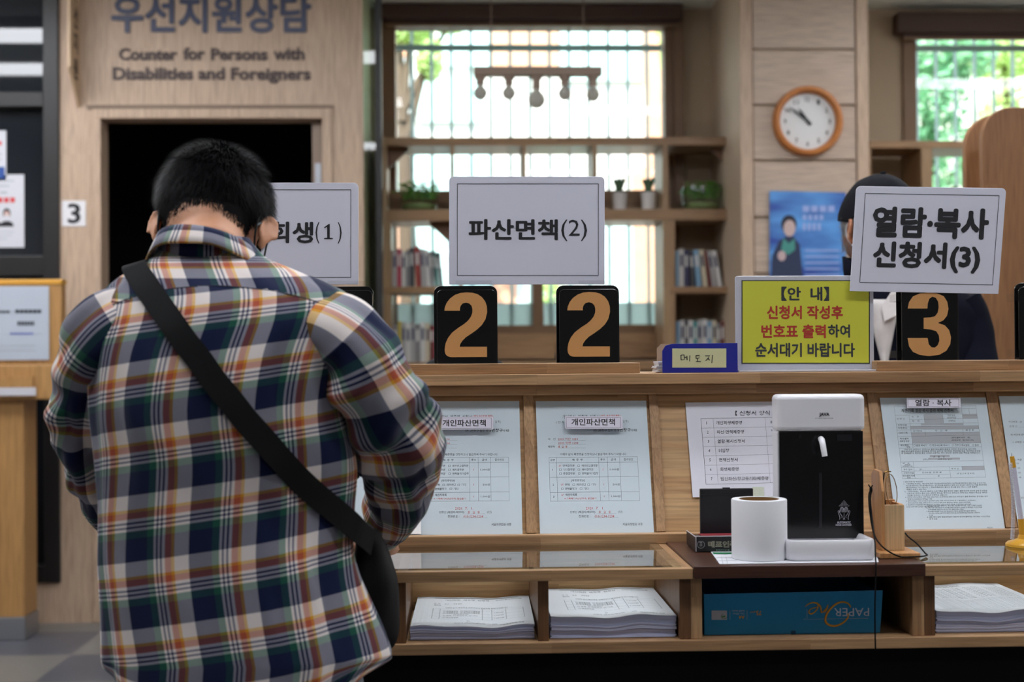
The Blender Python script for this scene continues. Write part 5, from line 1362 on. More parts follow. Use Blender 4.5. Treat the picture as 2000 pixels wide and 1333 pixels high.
para = ['6. 매체를 지참하여 복제하는 경우에는 700메가바이트 기준 1건마다 500원,', '700메가바이트 초과 시 350메가바이트마다 300원의 비용을 수입인지로', '납부(매체를 지참하지 아니한 경우 매체 비용은 별도)', '7. 복사/출력·복제할 부분 란에 복사대상(기록의 일부를 복사/출력·복제하는', '경우에는 대상을 열거하여 특정하여야 함) 및 복사매수를 정확하게 기재하여', '야 함', '8. 열람·복사 담당 법원공무원의 처분에 대하여 불복하는 경우에는 이의신청을', '할 수 있음']
for i, s in enumerate(para):
    y = 873 + i*12.4; T(s, 448 + i*1.6 + (14 if s[0] not in '678' else 0), y, (560 if len(s) < 8 else 880 + i*1.4), y+10)
T('A2232', 870, 1022, 906, 1031)
d.sheet('form_page', 'densely printed grey-celled form with a framed strip label, right of the dispenser', 'form', 'forms on the sloped panel')
# last form at the right edge
d = Doc([(950,122),(1690,118),(1840,1030),(1086,1040)], V3)
T = lambda s, x0, y0, x1, y1, off=0.0: d.text(d.blk, s, x0, y0, x1, y1, off)
for (s, a, y, b_) in (('사건번호 : 20', 1016, 294, 1130), ('신 청 인 : ______', 1022, 326, 1190), ('위 사건에 관하여 다음과 같이 신청합니다.', 1030, 384, 1420), ('1. 수령한 서류', 1046, 436, 1180), ('2. 제출', 1060, 556, 1122), ('(1)', 1072, 582, 1096), ('(2)', 1078, 614, 1100), ('(3)', 1082, 646, 1104), ('(4)', 1086, 678, 1108), ('위임인', 1100, 814, 1170)):
    T(s, a, y, b_, y+13)
d.sheet('form_page', 'sparsely printed form cut by the right edge of the picture', 'form', 'forms on the sloped panel')

# ---------------------------------------------------------------- stacks of forms in the bays
M_STK = mat('stack_paper', (192,198,228), .8, vary=.05, vscale=300, stretch=(.02,.02,1))
def stack(label, x0, x1, hgt, bundles, seed, printer, skew=0.0):
    rnd = random.Random(seed)
    ya, yb_ = 2.315, 2.594
    xa, xb = PX(x0,ya), PX(x1,ya); z0 = .6324
    t = thing('form_stack', label, 'paper stack', ((xa+xb)/2, (ya+yb_)/2, z0), 'stacks of blank forms in the paper bays')
    ph = rnd.uniform(0,2); nx = 24
    def wave(u, f): return f*(.0022*math.sin(u*7.5+ph) + .0012*math.sin(u*15+ph*2))
    tot = sum(b_[0] for b_ in bundles); zc = 0
    last = None
    for bi, (hb_, nsl, gap) in enumerate(bundles):
        th = hgt*hb_/tot/nsl
        bun = None
        for s in range(nsl):
            ox = rnd.uniform(-.0012,.0012); oy = rnd.uniform(-.0015,.0015) + (.004 if bi == 0 else 0); mb = MB(); vs = []
            zlo = zc + s*th; zhi = zlo + th*.93
            for (yy) in (ya+oy, yb_+oy):
                for zz in (zlo, zhi):
                    for i in range(nx+1):
                        u = i/nx; sh = (skew if yy > 2.5 else 0)
                        vs.append((xa + (xb-xa)*u + ox + sh, yy, z0 + .0006 + zz + max(-zz*.6, wave(u, min(1, (zz+.002)/.02)*(1 if yy < 2.5 else .6)))))
            m1 = nx+1; fs = []
            for i in range(nx):
                fs += [(i,i+1,m1+i+1,m1+i),(2*m1+i+1,2*m1+i,3*m1+i,3*m1+i+1),(m1+i,m1+i+1,3*m1+i+1,3*m1+i),(i+1,i,2*m1+i,2*m1+i+1)]
            fs += [(0,m1,3*m1,2*m1),(nx,2*m1+nx,3*m1+nx,m1+nx)]
            mb.add(vs, fs); 
            if bun is None: bun = mb
            else: bun.merge(mb)
        bun.build('bundle', M_STK, t)
        zc += hgt*hb_/tot + gap
    ztop = zc
    def D(u, v, h=0.0):                                        # u across, v from far to near
        uu = u; f = 1 - .4*(1-v)
        return Vector((xa + (xb-xa)*u + skew*(1-v), yb_ + (ya-.002-yb_)*v, z0 + .0012 + ztop - .0002 + wave(uu, f) + h))
    n = 24; vs = [D(i/n, j/6, dz) for dz in (0,.0004) for j in range(7) for i in range(n+1)]
    fs = []; m1 = n+1; off = 7*m1
    for j in range(6):
        for i in range(n):
            a = j*m1+i; fs.append((off+a, off+a+m1, off+a+m1+1, off+a+1)); fs.append((a, a+1, a+m1+1, a+m1))
    for i in range(n): fs.append((6*m1+i, 6*m1+i+1, off+6*m1+i+1, off+6*m1+i)); fs.append((i+1, i, off+i, off+i+1))
    for j in range(6): fs.append((j*m1, (j+1)*m1, off+(j+1)*m1, off+j*m1)); fs.append(((j+1)*m1+n, j*m1+n, off+j*m1+n, off+(j+1)*m1+n))
    mb = MB(); mb.add(vs, fs); mb.build('top_sheet', M_PAPER, t)
    pr = MB(); printer(pr, lambda x, y, h: D(x, y, .0009+h)); pr.build('printed_text', M_PRINT, t)
def pr_form(mb, D):
    def T(s, x0, y0, x1, y1): put_text(mb, s, None, None, None, x0, -y1, x1, -y0, 0, 1, fn=lambda x, y, h: D(x, -y, h))
    def ln(x0, y0, x1, y1, w=.0005):
        k = 10
        for i in range(k):
            a = D(x0+(x1-x0)*i/k, y0+(y1-y0)*i/k, 0); b_ = D(x0+(x1-x0)*(i+1)/k, y0+(y1-y0)*(i+1)/k, 0); d = (b_-a).normalized(); e = Vector((-d.y, d.x, 0))*w*.5
            mb.add([a-e,b_-e,b_+e,a+e], [(0,1,2,3)])
    ln(.16,.06,.9,.06,.0025)
    T('개인파산  제증명  신청서', .25, .10, .64, .15); T('1번 2번창구 접수 후 5번창구에 제출', .7, .10, .93, .14)
    T('사  건', .16, .24, .21, .28); T('채무자', .16, .30, .22, .34); T('20   하단', .25, .24, .40, .28); T('아래와 같이 제증명을 신청하오니 발급하여 주시기 바랍니다', .26, .38, .8, .42)
    for x in (.16,.22,.58,.66,.78,.93): ln(x,.44,x,.78)
    for y in (.44,.49,.6,.7,.78): ln(.16,y,.93,y,.0004)
    for i in range(3):
        T('□ 면책결정문   □ 파산선고결정문', .25, .50+i*.035, .56, .53+i*.035); T('1,000원', .68, .53+i*.09, .76, .56+i*.09)
    T('[확정증명원]', .34, .615, .46, .64); T('□ 면책  □ 파산선고  □ 기각', .25, .65, .54, .68); T('□ 채권자목록', .25, .72, .38, .75)
    T('20 .   .   .', .45, .83, .55, .86); T('신청인 (채권자/채무자)       (인)', .35, .89, .7, .92); T('서울회생법원 귀중', .72, .93, .92, .96)
def pr_dense(mb, D):
    def T(s, x0, y0, x1, y1): put_text(mb, s, None, None, None, x0, -y1, x1, -y0, 0, 1, fn=lambda x, y, h: D(x, -y, h))
    T('재판기록 열람·복사/출력·복제 신청서', .15, .08, .6, .13)
    for i in range(9): T('신청구분  열람 복사 출력 복제   사용용도   사건번호', .1, .17+i*.042, .9, .19+i*.042)
    for i in range(14): T('이와 같이 신청하고 신청인은 열람·복사에 관련된 준수사항을 엄수하며 개인정보 보호법 등 관계법령', .1, .57+i*.026, .92, .585+i*.026)
    a = [D(.08,.06,0), D(.92,.06,0), D(.92,.55,0), D(.08,.55,0)]
    for i in range(4):
        p, q = a[i], a[(i+1)%4]; d = (q-p).normalized(); e = Vector((-d.y,d.x,0))*.0003; mb.add([p-e,q-e,q+e,p+e],[(0,1,2,3)])
stack('stack of blank forms in the paper bay left of the middle divider', 798, 1040, .0205, ((1,5,.0012),(1.1,6,0)), 21, pr_form, skew=.004)
stack('taller stack of blank forms in the paper bay beside the blue carton', 1072, 1316, .0335, ((1,6,.0012),(1.9,10,0)), 22, pr_form)
stack('stack of densely printed forms in the right-hand paper bay', 1824, 2066, .0335, ((1.2,8,.001),(1,6,0)), 23, pr_dense)

# ---------------------------------------------------------------- blue carton of copy paper
Yb = 2.328
M_CART = mat('blue_carton', (8,124,174), .4, vary=.06, vscale=20)
x0, x1 = PX(1371,Yb), PX(1716,Yb); z0 = .6324; z1 = HZ(1545,1158,Yb)
bxc = thing('paper_carton', 'blue carton of copy paper lying upside down in the bay under the dispenser', 'carton', ((x0+x1)/2, Yb+.1, z0))
bm_ = MB(); r = .003
bm_.prism([Vector((x0,Yb,z0)), Vector((x1-.002,Yb,z0)), Vector((x1+.0035,Yb,z1+.0015)), Vector((x0-.0005,Yb,z1-.001))], (0,.004,0))
bm_.build('front_panel', M_CART, bxc, bevel=.001)
MB().box(x0+.0005, x0+.004, Yb+.0042, Yb+.215, z0, z1-.0012).build('side_panel', M_CART, bxc)
MB().box(x1-.006, x1-.0025, Yb+.0042, Yb+.215, z0, z1-.0012).build('side_panel', M_CART, bxc)
MB().box(x0+.0042, x1-.0062, Yb+.0042, Yb+.215, z0, z0+.003).build('bottom_panel', M_CART, bxc)
MB().box(x0+.0042, x1-.0062, Yb+.211, Yb+.215, z0+.0032, z1-.002).build('rear_panel', M_CART, bxc)
C_ = lambda x, y, h=0.0: P(1370+x/5.405, 1150+y/5.405, Yb-.0006-h)
def rt(mb, s, x0, y0, x1, y1, off=.01):
    O = C_(x1, y0); put_text(mb, s, O, -UR, -VR, 0, 0, (x1-x0)/5.405*Yb/FPX, (y1-y0)/5.405*Yb/FPX, off)
M_CW = mat('carton_white_print', (196,200,214), .5); M_CY = mat('carton_yellow_print', (214,150,30), .5)
mb = MB(); rt(mb, 'PAPER', 1395, 207, 1770, 292, .0); mb.build('white_lettering', M_CW, bxc)
mb = MB()
for p in ([(1115,222),(1115,326)], [(1115,326),(1760,316)], [(300,232),(300,330)], [(481,230),(481,330)]): mb.tube([C_(*q) for q in p], .0003, 4)
rt(mb, 'TM', 1080, 318, 1104, 328, 0); rt(mb, '5x500 sheets', 322, 230, 455, 246, .005); rt(mb, '210 x 297mm', 332, 258, 453, 276, 0)
mb.build('white_rules', M_CW, bxc)
mb = MB()
def brush(pts, w):
    p = smooth_path([C_(x, y, .0003) for x, y in pts], 6); n = len(p)
    mb.tube(p, [w*(.35+.65*math.sin(math.pi*(.08+.84*i/(n-1)))) for i in range(n)], 6, flat=.25, up=(0,1,0)) if False else mb.tube(p, [w*(.4+.6*math.sin(math.pi*(.08+.84*i/(n-1)))) for i in range(n)], 6)
brush([(1576,200),(1552,163),(1505,145),(1440,155),(1372,205),(1322,275),(1308,335),(1332,378),(1392,397),(1455,385),(1512,350),(1548,303),(1546,266)], .0018)
brush([(1336,172),(1322,215),(1300,257)], .0013); brush([(1318,210),(1288,245),(1264,252),(1262,218),(1250,184),(1222,160),(1180,150),(1136,162),(1098,190)], .0013)
brush([(1224,162),(1230,200),(1205,240),(1165,268),(1140,262),(1136,240),(1160,215),(1222,198)], .0012)
rt(mb, '75', 578, 235, 634, 283, .01); rt(mb, 'g/m²', 510, 238, 570, 258, 0); rt(mb, 'A4', 395, 288, 455, 322, .03)
mb.build('yellow_lettering', M_CY, bxc)
lb = MB().prism([C_(108,332), C_(270,332), C_(270,235), C_(108,235)], (0,.0005,0)); lb.build('white_label', mat('carton_label', (176,176,186), .5), bxc)
mb = MB()
for (x, y) in ((225,300),(243,296)): mb.prism([C_(x+10*math.cos(a*.628), y+10*math.sin(a*.628), .0004) for a in range(10)][::-1], (0,.0002,0))
pth_ = [C_(238+30*math.cos(a), 298+24*math.sin(a), .0004) for a in [math.radians(20+k*14) for k in range(18)]]; mb.tube(pth_, .0004, 4)
mb.build('green_emblem', mat('label_green', (70,130,60), .6), bxc)
MB().prism([C_(943,490,.0002), C_(998,490,.0002), C_(994,447,.0002), C_(948,447,.0002)], (0,.0004,0)).build('thumb_notch', mat('carton_notch', (6,70,104), .6), bxc)
# ================================================================ people
def remesh(mb, vox, name, mat_, parent, smooth_it=3):
    me = bpy.data.meshes.new('tmp'); me.from_pydata([v for v in mb.v], [], mb.f)
    bm = bmesh.new(); bm.from_mesh(me); bmesh.ops.recalc_face_normals(bm, faces=bm.faces); bm.to_mesh(me); bm.free()
    o = bpy.data.objects.new('tmp', me); COL.objects.link(o)
    m = o.modifiers.new('r', 'REMESH'); m.mode = 'VOXEL'; m.voxel_size = vox
    s = o.modifiers.new('s', 'SMOOTH'); s.factor = .5; s.iterations = smooth_it
    dg = bpy.context.evaluated_depsgraph_get(); dg.update()
    e = o.evaluated_get(dg); me2 = bpy.data.meshes.new_from_object(e)
    bpy.data.objects.remove(o); bpy.data.meshes.remove(me)
    out = MB(); out.v = [v.co.copy() for v in me2.vertices]; out.f = [tuple(p.vertices) for p in me2.polygons]
    bpy.data.meshes.remove(me2)
    ob = out.build(name, mat_, parent, smooth=180)
    return ob, out

def skin_mat(name, rgb):
    m, nt, b = newmat(name)
    b.inputs['Base Color'].default_value = lin(rgb); b.inputs['Roughness'].default_value = .5
    b.inputs['Subsurface Weight'].default_value = .12; b.inputs['Subsurface Radius'].default_value = (.01, .004, .002); b.inputs['Subsurface Scale'].default_value = .5
    tc = N(nt, 'ShaderNodeTexCoord'); nz = N(nt, 'ShaderNodeTexNoise'); nz.inputs['Scale'].default_value = 40; nz.inputs['Detail'].default_value = 4
    nt.links.new(tc.outputs['Object'], nz.inputs['Vector'])
    mx = N(nt, 'ShaderNodeMix', data_type='RGBA'); c = lin(rgb)
    mx.inputs[6].default_value = (c[0]*.86, c[1]*.78, c[2]*.76, 1); mx.inputs[7].default_value = (min(1,c[0]*1.1), c[1]*1.08, c[2]*1.06, 1)
    nt.links.new(nz.outputs[0], mx.inputs[0]); nt.links.new(mx.outputs[2], b.inputs['Base Color'])
    bp = N(nt, 'ShaderNodeBump'); bp.inputs['Strength'].default_value = .15; bp.inputs['Distance'].default_value = .001
    n2 = N(nt, 'ShaderNodeTexNoise'); n2.inputs['Scale'].default_value = 500; nt.links.new(tc.outputs['Object'], n2.inputs['Vector'])
    nt.links.new(n2.outputs[0], bp.inputs['Height']); nt.links.new(bp.outputs[0], b.inputs['Normal'])
    return m

def sgnpow(x, p): return math.copysign(abs(x)**p, x)
def loft(rings, nseg=96, exp=2.4, sub=8, zoff=None):
    """rings: (cx, cy, cz, a, b); returns rows of points, th=0 at the back (-Y), increasing to +X"""
    ks = list(zip(*rings)); n = len(rings); rows = []
    def cr(a, t):
        i = min(int(t), n-2); f = t-i; p0=a[max(i-1,0)];p1=a[i];p2=a[i+1];p3=a[min(i+2,n-1)]
        return .5*((2*p1)+(p2-p0)*f+(2*p0-5*p1+4*p2-p3)*f*f+(3*p1-p0-3*p2+p3)*f**3)
    for r in range((n-1)*sub+1):
        t = r/sub; cx, cy, cz, a, b = [cr(k, t) for k in ks]; row = []
        for k in range(nseg+1):
            th = -math.pi + 2*math.pi*k/nseg
            row.append(Vector((cx + a*sgnpow(math.sin(th), 2/exp), cy - b*sgnpow(math.cos(th), 2/exp), cz)))
        rows.append(row)
    return rows

def head_shapes(mb, M, hair=False):
    """skull, face, jaw, nose, ears in head space (x right, y face, z up; origin between the ears)"""
    def S(c, r, seg=28, rings=18, rot=None):
        t = MB(); t.sphere((0,0,0), r, seg, rings)
        R = rot or Matrix.Identity(3)
        mb.add([M @ (R @ v + Vector(c)) for v in t.v], t.f)
    S((0,-.010,.036), (.075,.097,.098)); S((0,.030,-.022), (.066,.066,.085)); S((0,.052,-.078), (.045,.040,.040)); S((0,.074,-.100), (.024,.020,.018))
    S((0,-.045,-.02), (.062,.055,.07)); S((.040,.058,-.012), (.024,.026,.022)); S((-.040,.058,-.012), (.024,.026,.022))
    S((.032,.078,.030), (.030,.014,.010)); S((-.032,.078,.030), (.030,.014,.010))
    S((0,.100,-.012), (.012,.016,.026)); S((0,.108,-.026), (.016,.014,.011)); S((0,.094,-.056), (.024,.012,.008)); S((0,.092,-.067), (.021,.012,.008))
    for sx in (-1, 1):
        a = Matrix.Rotation(math.radians(-38*sx), 3, 'Z') @ Matrix.Rotation(math.radians(-10), 3, 'X')
        t = MB(); t.sphere((0,0,0), (.0046,.017,.030), 16, 12)
        mb.add([M @ (a @ v + Vector((.0865*sx,-.016,-.006))) for v in t.v], t.f)
        pts = []
        for k in range(15):
            an = math.radians(-60 + 255*k/14); pts.append(Vector((.003*sx, -.0168*math.cos(an), .0285*math.sin(an))))
        t = MB(); t.tube(pts, [.0036]*15, 8)
        mb.add([M @ (a @ v + Vector((.0885*sx,-.016,-.006))) for v in t.v], t.f)
        t = MB(); t.sphere((0,.004,-.028), (.0055,.008,.010), 12, 8)
        mb.add([M @ (a @ v + Vector((.082*sx,-.012,-.004))) for v in t.v], t.f)
def eyes(M, parent):
    mw = mat('eye_white', (225,220,214), .2); md = mat('eye_dark', (30,22,18), .15)
    for sx in (-1, 1):
        t = MB(); t.sphere((0,0,0), .0118, 16, 12); e = MB(); e.add([M @ (v + Vector((.032*sx,.078,.012))) for v in t.v], t.f)
        eo = e.build('eye', mw, parent, smooth=180)
        t = MB(); t.sphere((0,0,0), (.0055,.003,.0055), 14, 8); e = MB(); e.add([M @ (v + Vector((.032*sx,.0885,.011))) for v in t.v], t.f)
        e.build('iris', md, eo, smooth=180)
def hand_shapes(mb, w, d, nrm, size=1.0, curl=.35, thumb=1):
    """w wrist, d towards the fingers, nrm out of the back of the hand; thumb = +1/-1 side"""
    d = d.normalized(); nrm = (nrm - d*nrm.dot(d)).normalized(); s = d.cross(nrm)*thumb
    S = size
    # palm as a flattened tapered tube
    mb.tube([w - d*.02, w, w + d*.03*S, w + d*.075*S, w + d*.092*S], [.024*S,.026*S,.036*S,.041*S,.034*S], 14, flat=.42, up=tuple(s))
    for i, (off, ln, r) in enumerate(((.030,.070,.0085),(.010,.078,.0088),(-.010,.072,.0085),(-.029,.056,.0075))):
        p = w + d*(.082 - abs(off)*.15)*S + s*off*S; dr = (d + s*off*1.6).normalized(); pts = [p - dr*.012]; rr = [r]
        ang = curl*(.6+.2*i)
        for seg, f in enumerate((.45,.3,.25)):
            p = p + dr*ln*f*S; pts.append(p.copy()); rr.append(r*(1-.1*seg)*S)
            dr = (dr*math.cos(ang) - nrm*math.sin(ang)).normalized()
        pts.append(p + dr*.006); rr.append(r*.5)
        mb.tube(pts, rr, 10)
    p = w + d*.028*S + s*.026*S; dr = (d*.72 + s*.62 - nrm*.25).normalized()
    mb.tube([p - dr*.015, p, p + dr*.034*S, p + dr*.034*S + (dr*.9-s*.25-nrm*.1)*.028*S], [.013,.0125,.0105,.0075], 10)

# ---------------------------------------------------------------- plaid cloth
def plaid_mat():
    m, nt, b = newmat('plaid_flannel')
    uv = N(nt, 'ShaderNodeUVMap'); sp = N(nt, 'ShaderNodeSeparateXYZ'); nt.links.new(uv.outputs[0], sp.inputs[0])
    navy, green, white, rust, gold = lin((14,24,58)), lin((26,80,64)), lin((226,216,212)), lin((178,86,62)), lin((212,150,40))
    bands = [(0,navy),(.345,green),(.455,white),(.496,navy),(.524,white),(.562,navy),(.590,white),(.638,rust),(.735,gold),(.785,white)]
    def ramp(src, flip=False):
        fr = N(nt, 'ShaderNodeMath', operation='FRACT'); nt.links.new(src, fr.inputs[0])
        cr = N(nt, 'ShaderNodeValToRGB'); cr.color_ramp.interpolation = 'CONSTANT'
        e = cr.color_ramp.elements
        while len(e) > 1: e.remove(e[-1])
        e[0].position = 0; e[0].color = bands[0][1]
        for p, c in bands[1:]:
            x = e.new(p); x.color = c
        nt.links.new(fr.outputs[0], cr.inputs[0]); return cr.outputs[0]
    a, c = ramp(sp.outputs[0]), ramp(sp.outputs[1])
    # twill: warp and weft threads alternate on a fine diagonal, blurred to an even mix far away
    mx = N(nt, 'ShaderNodeMix', data_type='RGBA'); mx.inputs[0].default_value = .5
    ws = N(nt, 'ShaderNodeMath', operation='ADD'); nt.links.new(sp.outputs[0], ws.inputs[0]); nt.links.new(sp.outputs[1], ws.inputs[1])
    w2 = N(nt, 'ShaderNodeMath', operation='MULTIPLY'); w2.inputs[1].default_value = 420.0; nt.links.new(ws.outputs[0], w2.inputs[0])
    sn = N(nt, 'ShaderNodeMath', operation='SINE'); nt.links.new(w2.outputs[0], sn.inputs[0])
    mr = N(nt, 'ShaderNodeMapRange'); mr.inputs[1].default_value = -1; mr.inputs[2].default_value = 1; mr.inputs[3].default_value = .38; mr.inputs[4].default_value = .62
    nt.links.new(sn.outputs[0], mr.inputs[0]); nt.links.new(mr.outputs[0], mx.inputs[0])
    def gam(x, g):
        q = N(nt, 'ShaderNodeGamma'); q.inputs[1].default_value = g; nt.links.new(x, q.inputs[0]); return q.outputs[0]
    nt.links.new(gam(a, .4545), mx.inputs[6]); nt.links.new(gam(c, .4545), mx.inputs[7])
    tc = N(nt, 'ShaderNodeTexCoord'); nz = N(nt, 'ShaderNodeTexNoise'); nz.inputs['Scale'].default_value = 700; nz.inputs['Detail'].default_value = 2
    nt.links.new(tc.outputs['Object'], nz.inputs['Vector'])
    mu = N(nt, 'ShaderNodeMix', data_type='RGBA', blend_type='OVERLAY'); mu.inputs[0].default_value = .15
    nt.links.new(gam(mx.outputs[2], 2.2), mu.inputs[6]); nt.links.new(nz.outputs['Color'], mu.inputs[7])
    hs = N(nt, 'ShaderNodeHueSaturation'); hs.inputs['Saturation'].default_value = 1.0; nt.links.new(mu.outputs[2], hs.inputs['Color'])
    nt.links.new(hs.outputs[0], b.inputs['Base Color'])
    b.inputs['Roughness'].default_value = .9; b.inputs['Specular IOR Level'].default_value = .15; b.inputs['Sheen Weight'].default_value = .15
    bp = N(nt, 'ShaderNodeBump'); bp.inputs['Strength'].default_value = .25; bp.inputs['Distance'].default_value = .0008
    nt.links.new(nz.outputs[0], bp.inputs['Height']); nt.links.new(bp.outputs[0], b.inputs['Normal'])
    return m
M_PLAID = plaid_mat()
PER = .0932                                  # width of one repeat of the check

def cloth(name, rows, uvs, parent, mat_, thick=.0016, inner=True):
    """a grid of points (rows) as cloth with a little thickness; uvs same layout"""
    me = bpy.data.meshes.new(name); nr = len(rows); nc = len(rows[0]); org = ORG[parent.name]
    vs = [v - org for r in rows for v in r]; fs = []; 
    for i in range(nr-1):
        for k in range(nc-1): fs.append((i*nc+k, (i+1)*nc+k, (i+1)*nc+k+1, i*nc+k+1))
    me.from_pydata(vs, [], fs)
    l = me.uv_layers.new(name='UVMap')
    for p in me.polygons:
        for li in p.loop_indices:
            vi = me.loops[li].vertex_index; i, k = divmod(vi, nc)
            f = uvs(i, k, p.index//(nc-1)); l.data[li].uv = f
    me.materials.append(mat_)
    o = bpy.data.objects.new(name, me); COL.objects.link(o); o.parent = parent; ORG[o.name] = org
    for p in me.polygons: p.use_smooth = True
    s = o.modifiers.new('thickness', 'SOLIDIFY'); s.thickness = thick; s.offset = -1
    return o

# ================================================================ the customer at the counter
pc = thing('person', 'person in a plaid flannel shirt seen from behind, bending over the counter', 'person', (PX(470,2.1), 2.1, 0))
KX = lambda px, Y=2.05: PX(px, Y)
def KZ(py, Y): return HZ(450, py, Y)
spec = [  # py, left, right, Y of the back, depth
 (462, 332, 486, 2.092, .112), (478, 322, 498, 2.088, .12), (500, 296, 520, 2.078, .135), (520, 262, 566, 2.058, .16), (546, 220, 632, 2.040, .19), (578, 186, 690, 2.022, .212), (625, 164, 712, 2.004, .23),
 (700, 162, 680, 1.990, .245), (800, 166, 662, 1.985, .25), (900, 180, 680, 1.990, .25), (1000, 188, 676, 1.995, .25), (1100, 192, 680, 1.992, .25), (1200, 197, 710, 1.985, .255), (1292, 201, 750, 1.978, .26)]
R_ = []
for (py, xl, xr, yb_, dp) in spec:
    Yc_ = yb_ + dp*.42; a, b_ = KX(xl, Yc_), KX(xr, Yc_)
    R_.append(((a+b_)/2, yb_+dp/2, KZ(py, yb_+dp*.2), (b_-a)/2, dp/2))
NS = 168
rows = loft(R_, NS, 2.35, 10)
# shirt tail: extra rows that drop lower at the back and front than at the side seams
base_row = rows[-1]; hem_n = 14
for r in range(1, hem_n+1):
    f = r/hem_n; row = []
    for k in range(NS+1):
        th = -math.pi + 2*math.pi*k/NS
        drop = .115*abs(math.cos(th))**3 + .004
        v = base_row[k].copy(); v.z -= drop*f; row.append(v)
    rows.append(row)
# drape and wrinkles
nr = len(rows); zt_, zb__ = rows[0][0].z, rows[-1][NS//2].z
cen = [sum((v for v in r[:-1]), Vector())/NS for r in rows]
dis = []
for i, r in enumerate(rows):
    t = i/(nr-1); amp = min(1, max(0, (t-.12)/.25)); row = []
    for k in range(NS+1):
        kk = k % NS; th = -math.pi + 2*math.pi*kk/NS; v = rows[i][kk]
        n_ = (v - cen[i]); n_.z = 0; n_.normalize()
        c1, s1 = math.cos(th), math.sin(th)
        q = Vector((s1*2.2, c1*2.2, v.z*3.2)); d_ = noise.noise(q)*.010
        q = Vector((s1*5.5, c1*5.5, v.z*4.0+9)); d_ += noise.noise(q)*.006
        q = Vector((s1*4+v.z*9, c1*4, v.z*13+3)); d_ += noise.noise(q)*.0035*abs(noise.noise(Vector((s1*2, c1*2, v.z*3+20))))*2
        # long folds falling from the right armhole and the tucked hem
        x_ = v.x - PX(655, 2.05); d_ += .010*math.exp(-((x_ - (1.0-v.z)*.16)/.018)**2)*max(0, min(1, (1.08-v.z)/.1))*(c1 > 0)
        x_ = v.x - PX(600, 2.05); d_ -= .007*math.exp(-((x_ - (1.0-v.z)*.13)/.020)**2)*max(0, min(1, (1.05-v.z)/.1))*(c1 > 0)
        x_ = v.x - PX(250, 2.05); d_ += .006*math.exp(-((x_ + (1.0-v.z)*.03)/.03)**2)*max(0, min(1, (1.05-v.z)/.2))*(c1 > 0)
        # the strap presses in along its diagonal
        row.append(v + n_*d_*amp)
    dis.append(row)
rows = dis
# cloth coordinates
mid = NS//2
vlen = [0.0]
for i in range(1, nr): vlen.append(vlen[-1] + (rows[i][mid]-rows[i-1][mid]).length)
ulen = []
for r in rows:
    u = [0.0]*(NS+1)
    for k in range(mid+1, NS+1): u[k] = u[k-1] + (r[k]-r[k-1]).length
    for k in range(mid-1, -1, -1): u[k] = u[k+1] - (r[k]-r[k+1]).length
    ulen.append(u)
seam_u = lambda u: 0
def seam_row(k):
    """row index of the yoke seam in column k"""
    v = None
    for i in range(nr):
        u = ulen[i][k]
        zs = KZ(556, 2.02) - .052*min(1, (u/.22)**2)
        if rows[i][k].z < zs: return i
    return nr
SR = [seam_row(k) for k in range(NS+1)]
U0, V0 = .155, .25
def torso_uv(i, k, frow):
    u, v = ulen[i][k], vlen[i]
    uu = u + .07*(v-.25)
    vv = v - .10*u
    yoke = frow < SR[min(k, NS)]
    # decide per face so that the two cloth pieces meet in a crisp seam
    if frow is not None and YOKE_ROW[frow]: pass
    if yoke: return (u/PER + .13, -(v + .16*u*u)/PER*.95 + .58)
    return (uu/PER + U0, vv/PER*.93 + V0)
YOKE_ROW = [False]*(nr+1)
# keep the seam even: per column face rows
def torso_uv2(i, k, frow, kf):
    pass
def build_torso():
    me = bpy.data.meshes.new('shirt_body'); org = ORG[pc.name]; nc = NS+1
    vs = [v - org for r in rows for v in r]; fs = []
    for i in range(nr-1):
        for k in range(NS): fs.append((i*nc+k, (i+1)*nc+k, (i+1)*nc+k+1, i*nc+k+1))
    me.from_pydata(vs, [], fs); l = me.uv_layers.new(name='UVMap')
    for p in me.polygons:
        fi, fk = divmod(p.index, NS); y = fi < SR[fk]
        for li in p.loop_indices:
            i, k = divmod(me.loops[li].vertex_index, nc); u, v = ulen[i][k], vlen[i]
            if y: l.data[li].uv = (u/PER + YU, (v + .35*u*u)/PER*.95 + YV)
            else:
                l.data[li].uv = ((u + .07*(v-.25))/PER + U0, -(v + .14*u)/PER + V0)
    me.materials.append(M_PLAID)
    o = bpy.data.objects.new('shirt_body', me); COL.objects.link(o); o.parent = pc; ORG[o.name] = org
    for p in me.polygons: p.use_smooth = True
    s = o.modifiers.new('thickness', 'SOLIDIFY'); s.thickness = .0016; s.offset = -1
    return o
YU, YV = .34, .08
shirt = build_torso()
# stitched ridge of the yoke seam, in dark thread
rid = []
for k in range(mid-int(NS*.27), mid+int(NS*.27)+1, 1):
    i = min(SR[k], nr-1); v = rows[i][k]; n_ = v - cen[i]; n_.z = 0
    rid.append(v + n_.normalized()*.0003)
for it in range(4): rid = [rid[0]] + [(rid[j-1]+rid[j]*2+rid[j+1])/4 for j in range(1, len(rid)-1)] + [rid[-1]]
MB().tube(rid, .0008, 6).build('yoke_seam', mat('seam_dark_thread', (40,44,60), .9), shirt, smooth=180)

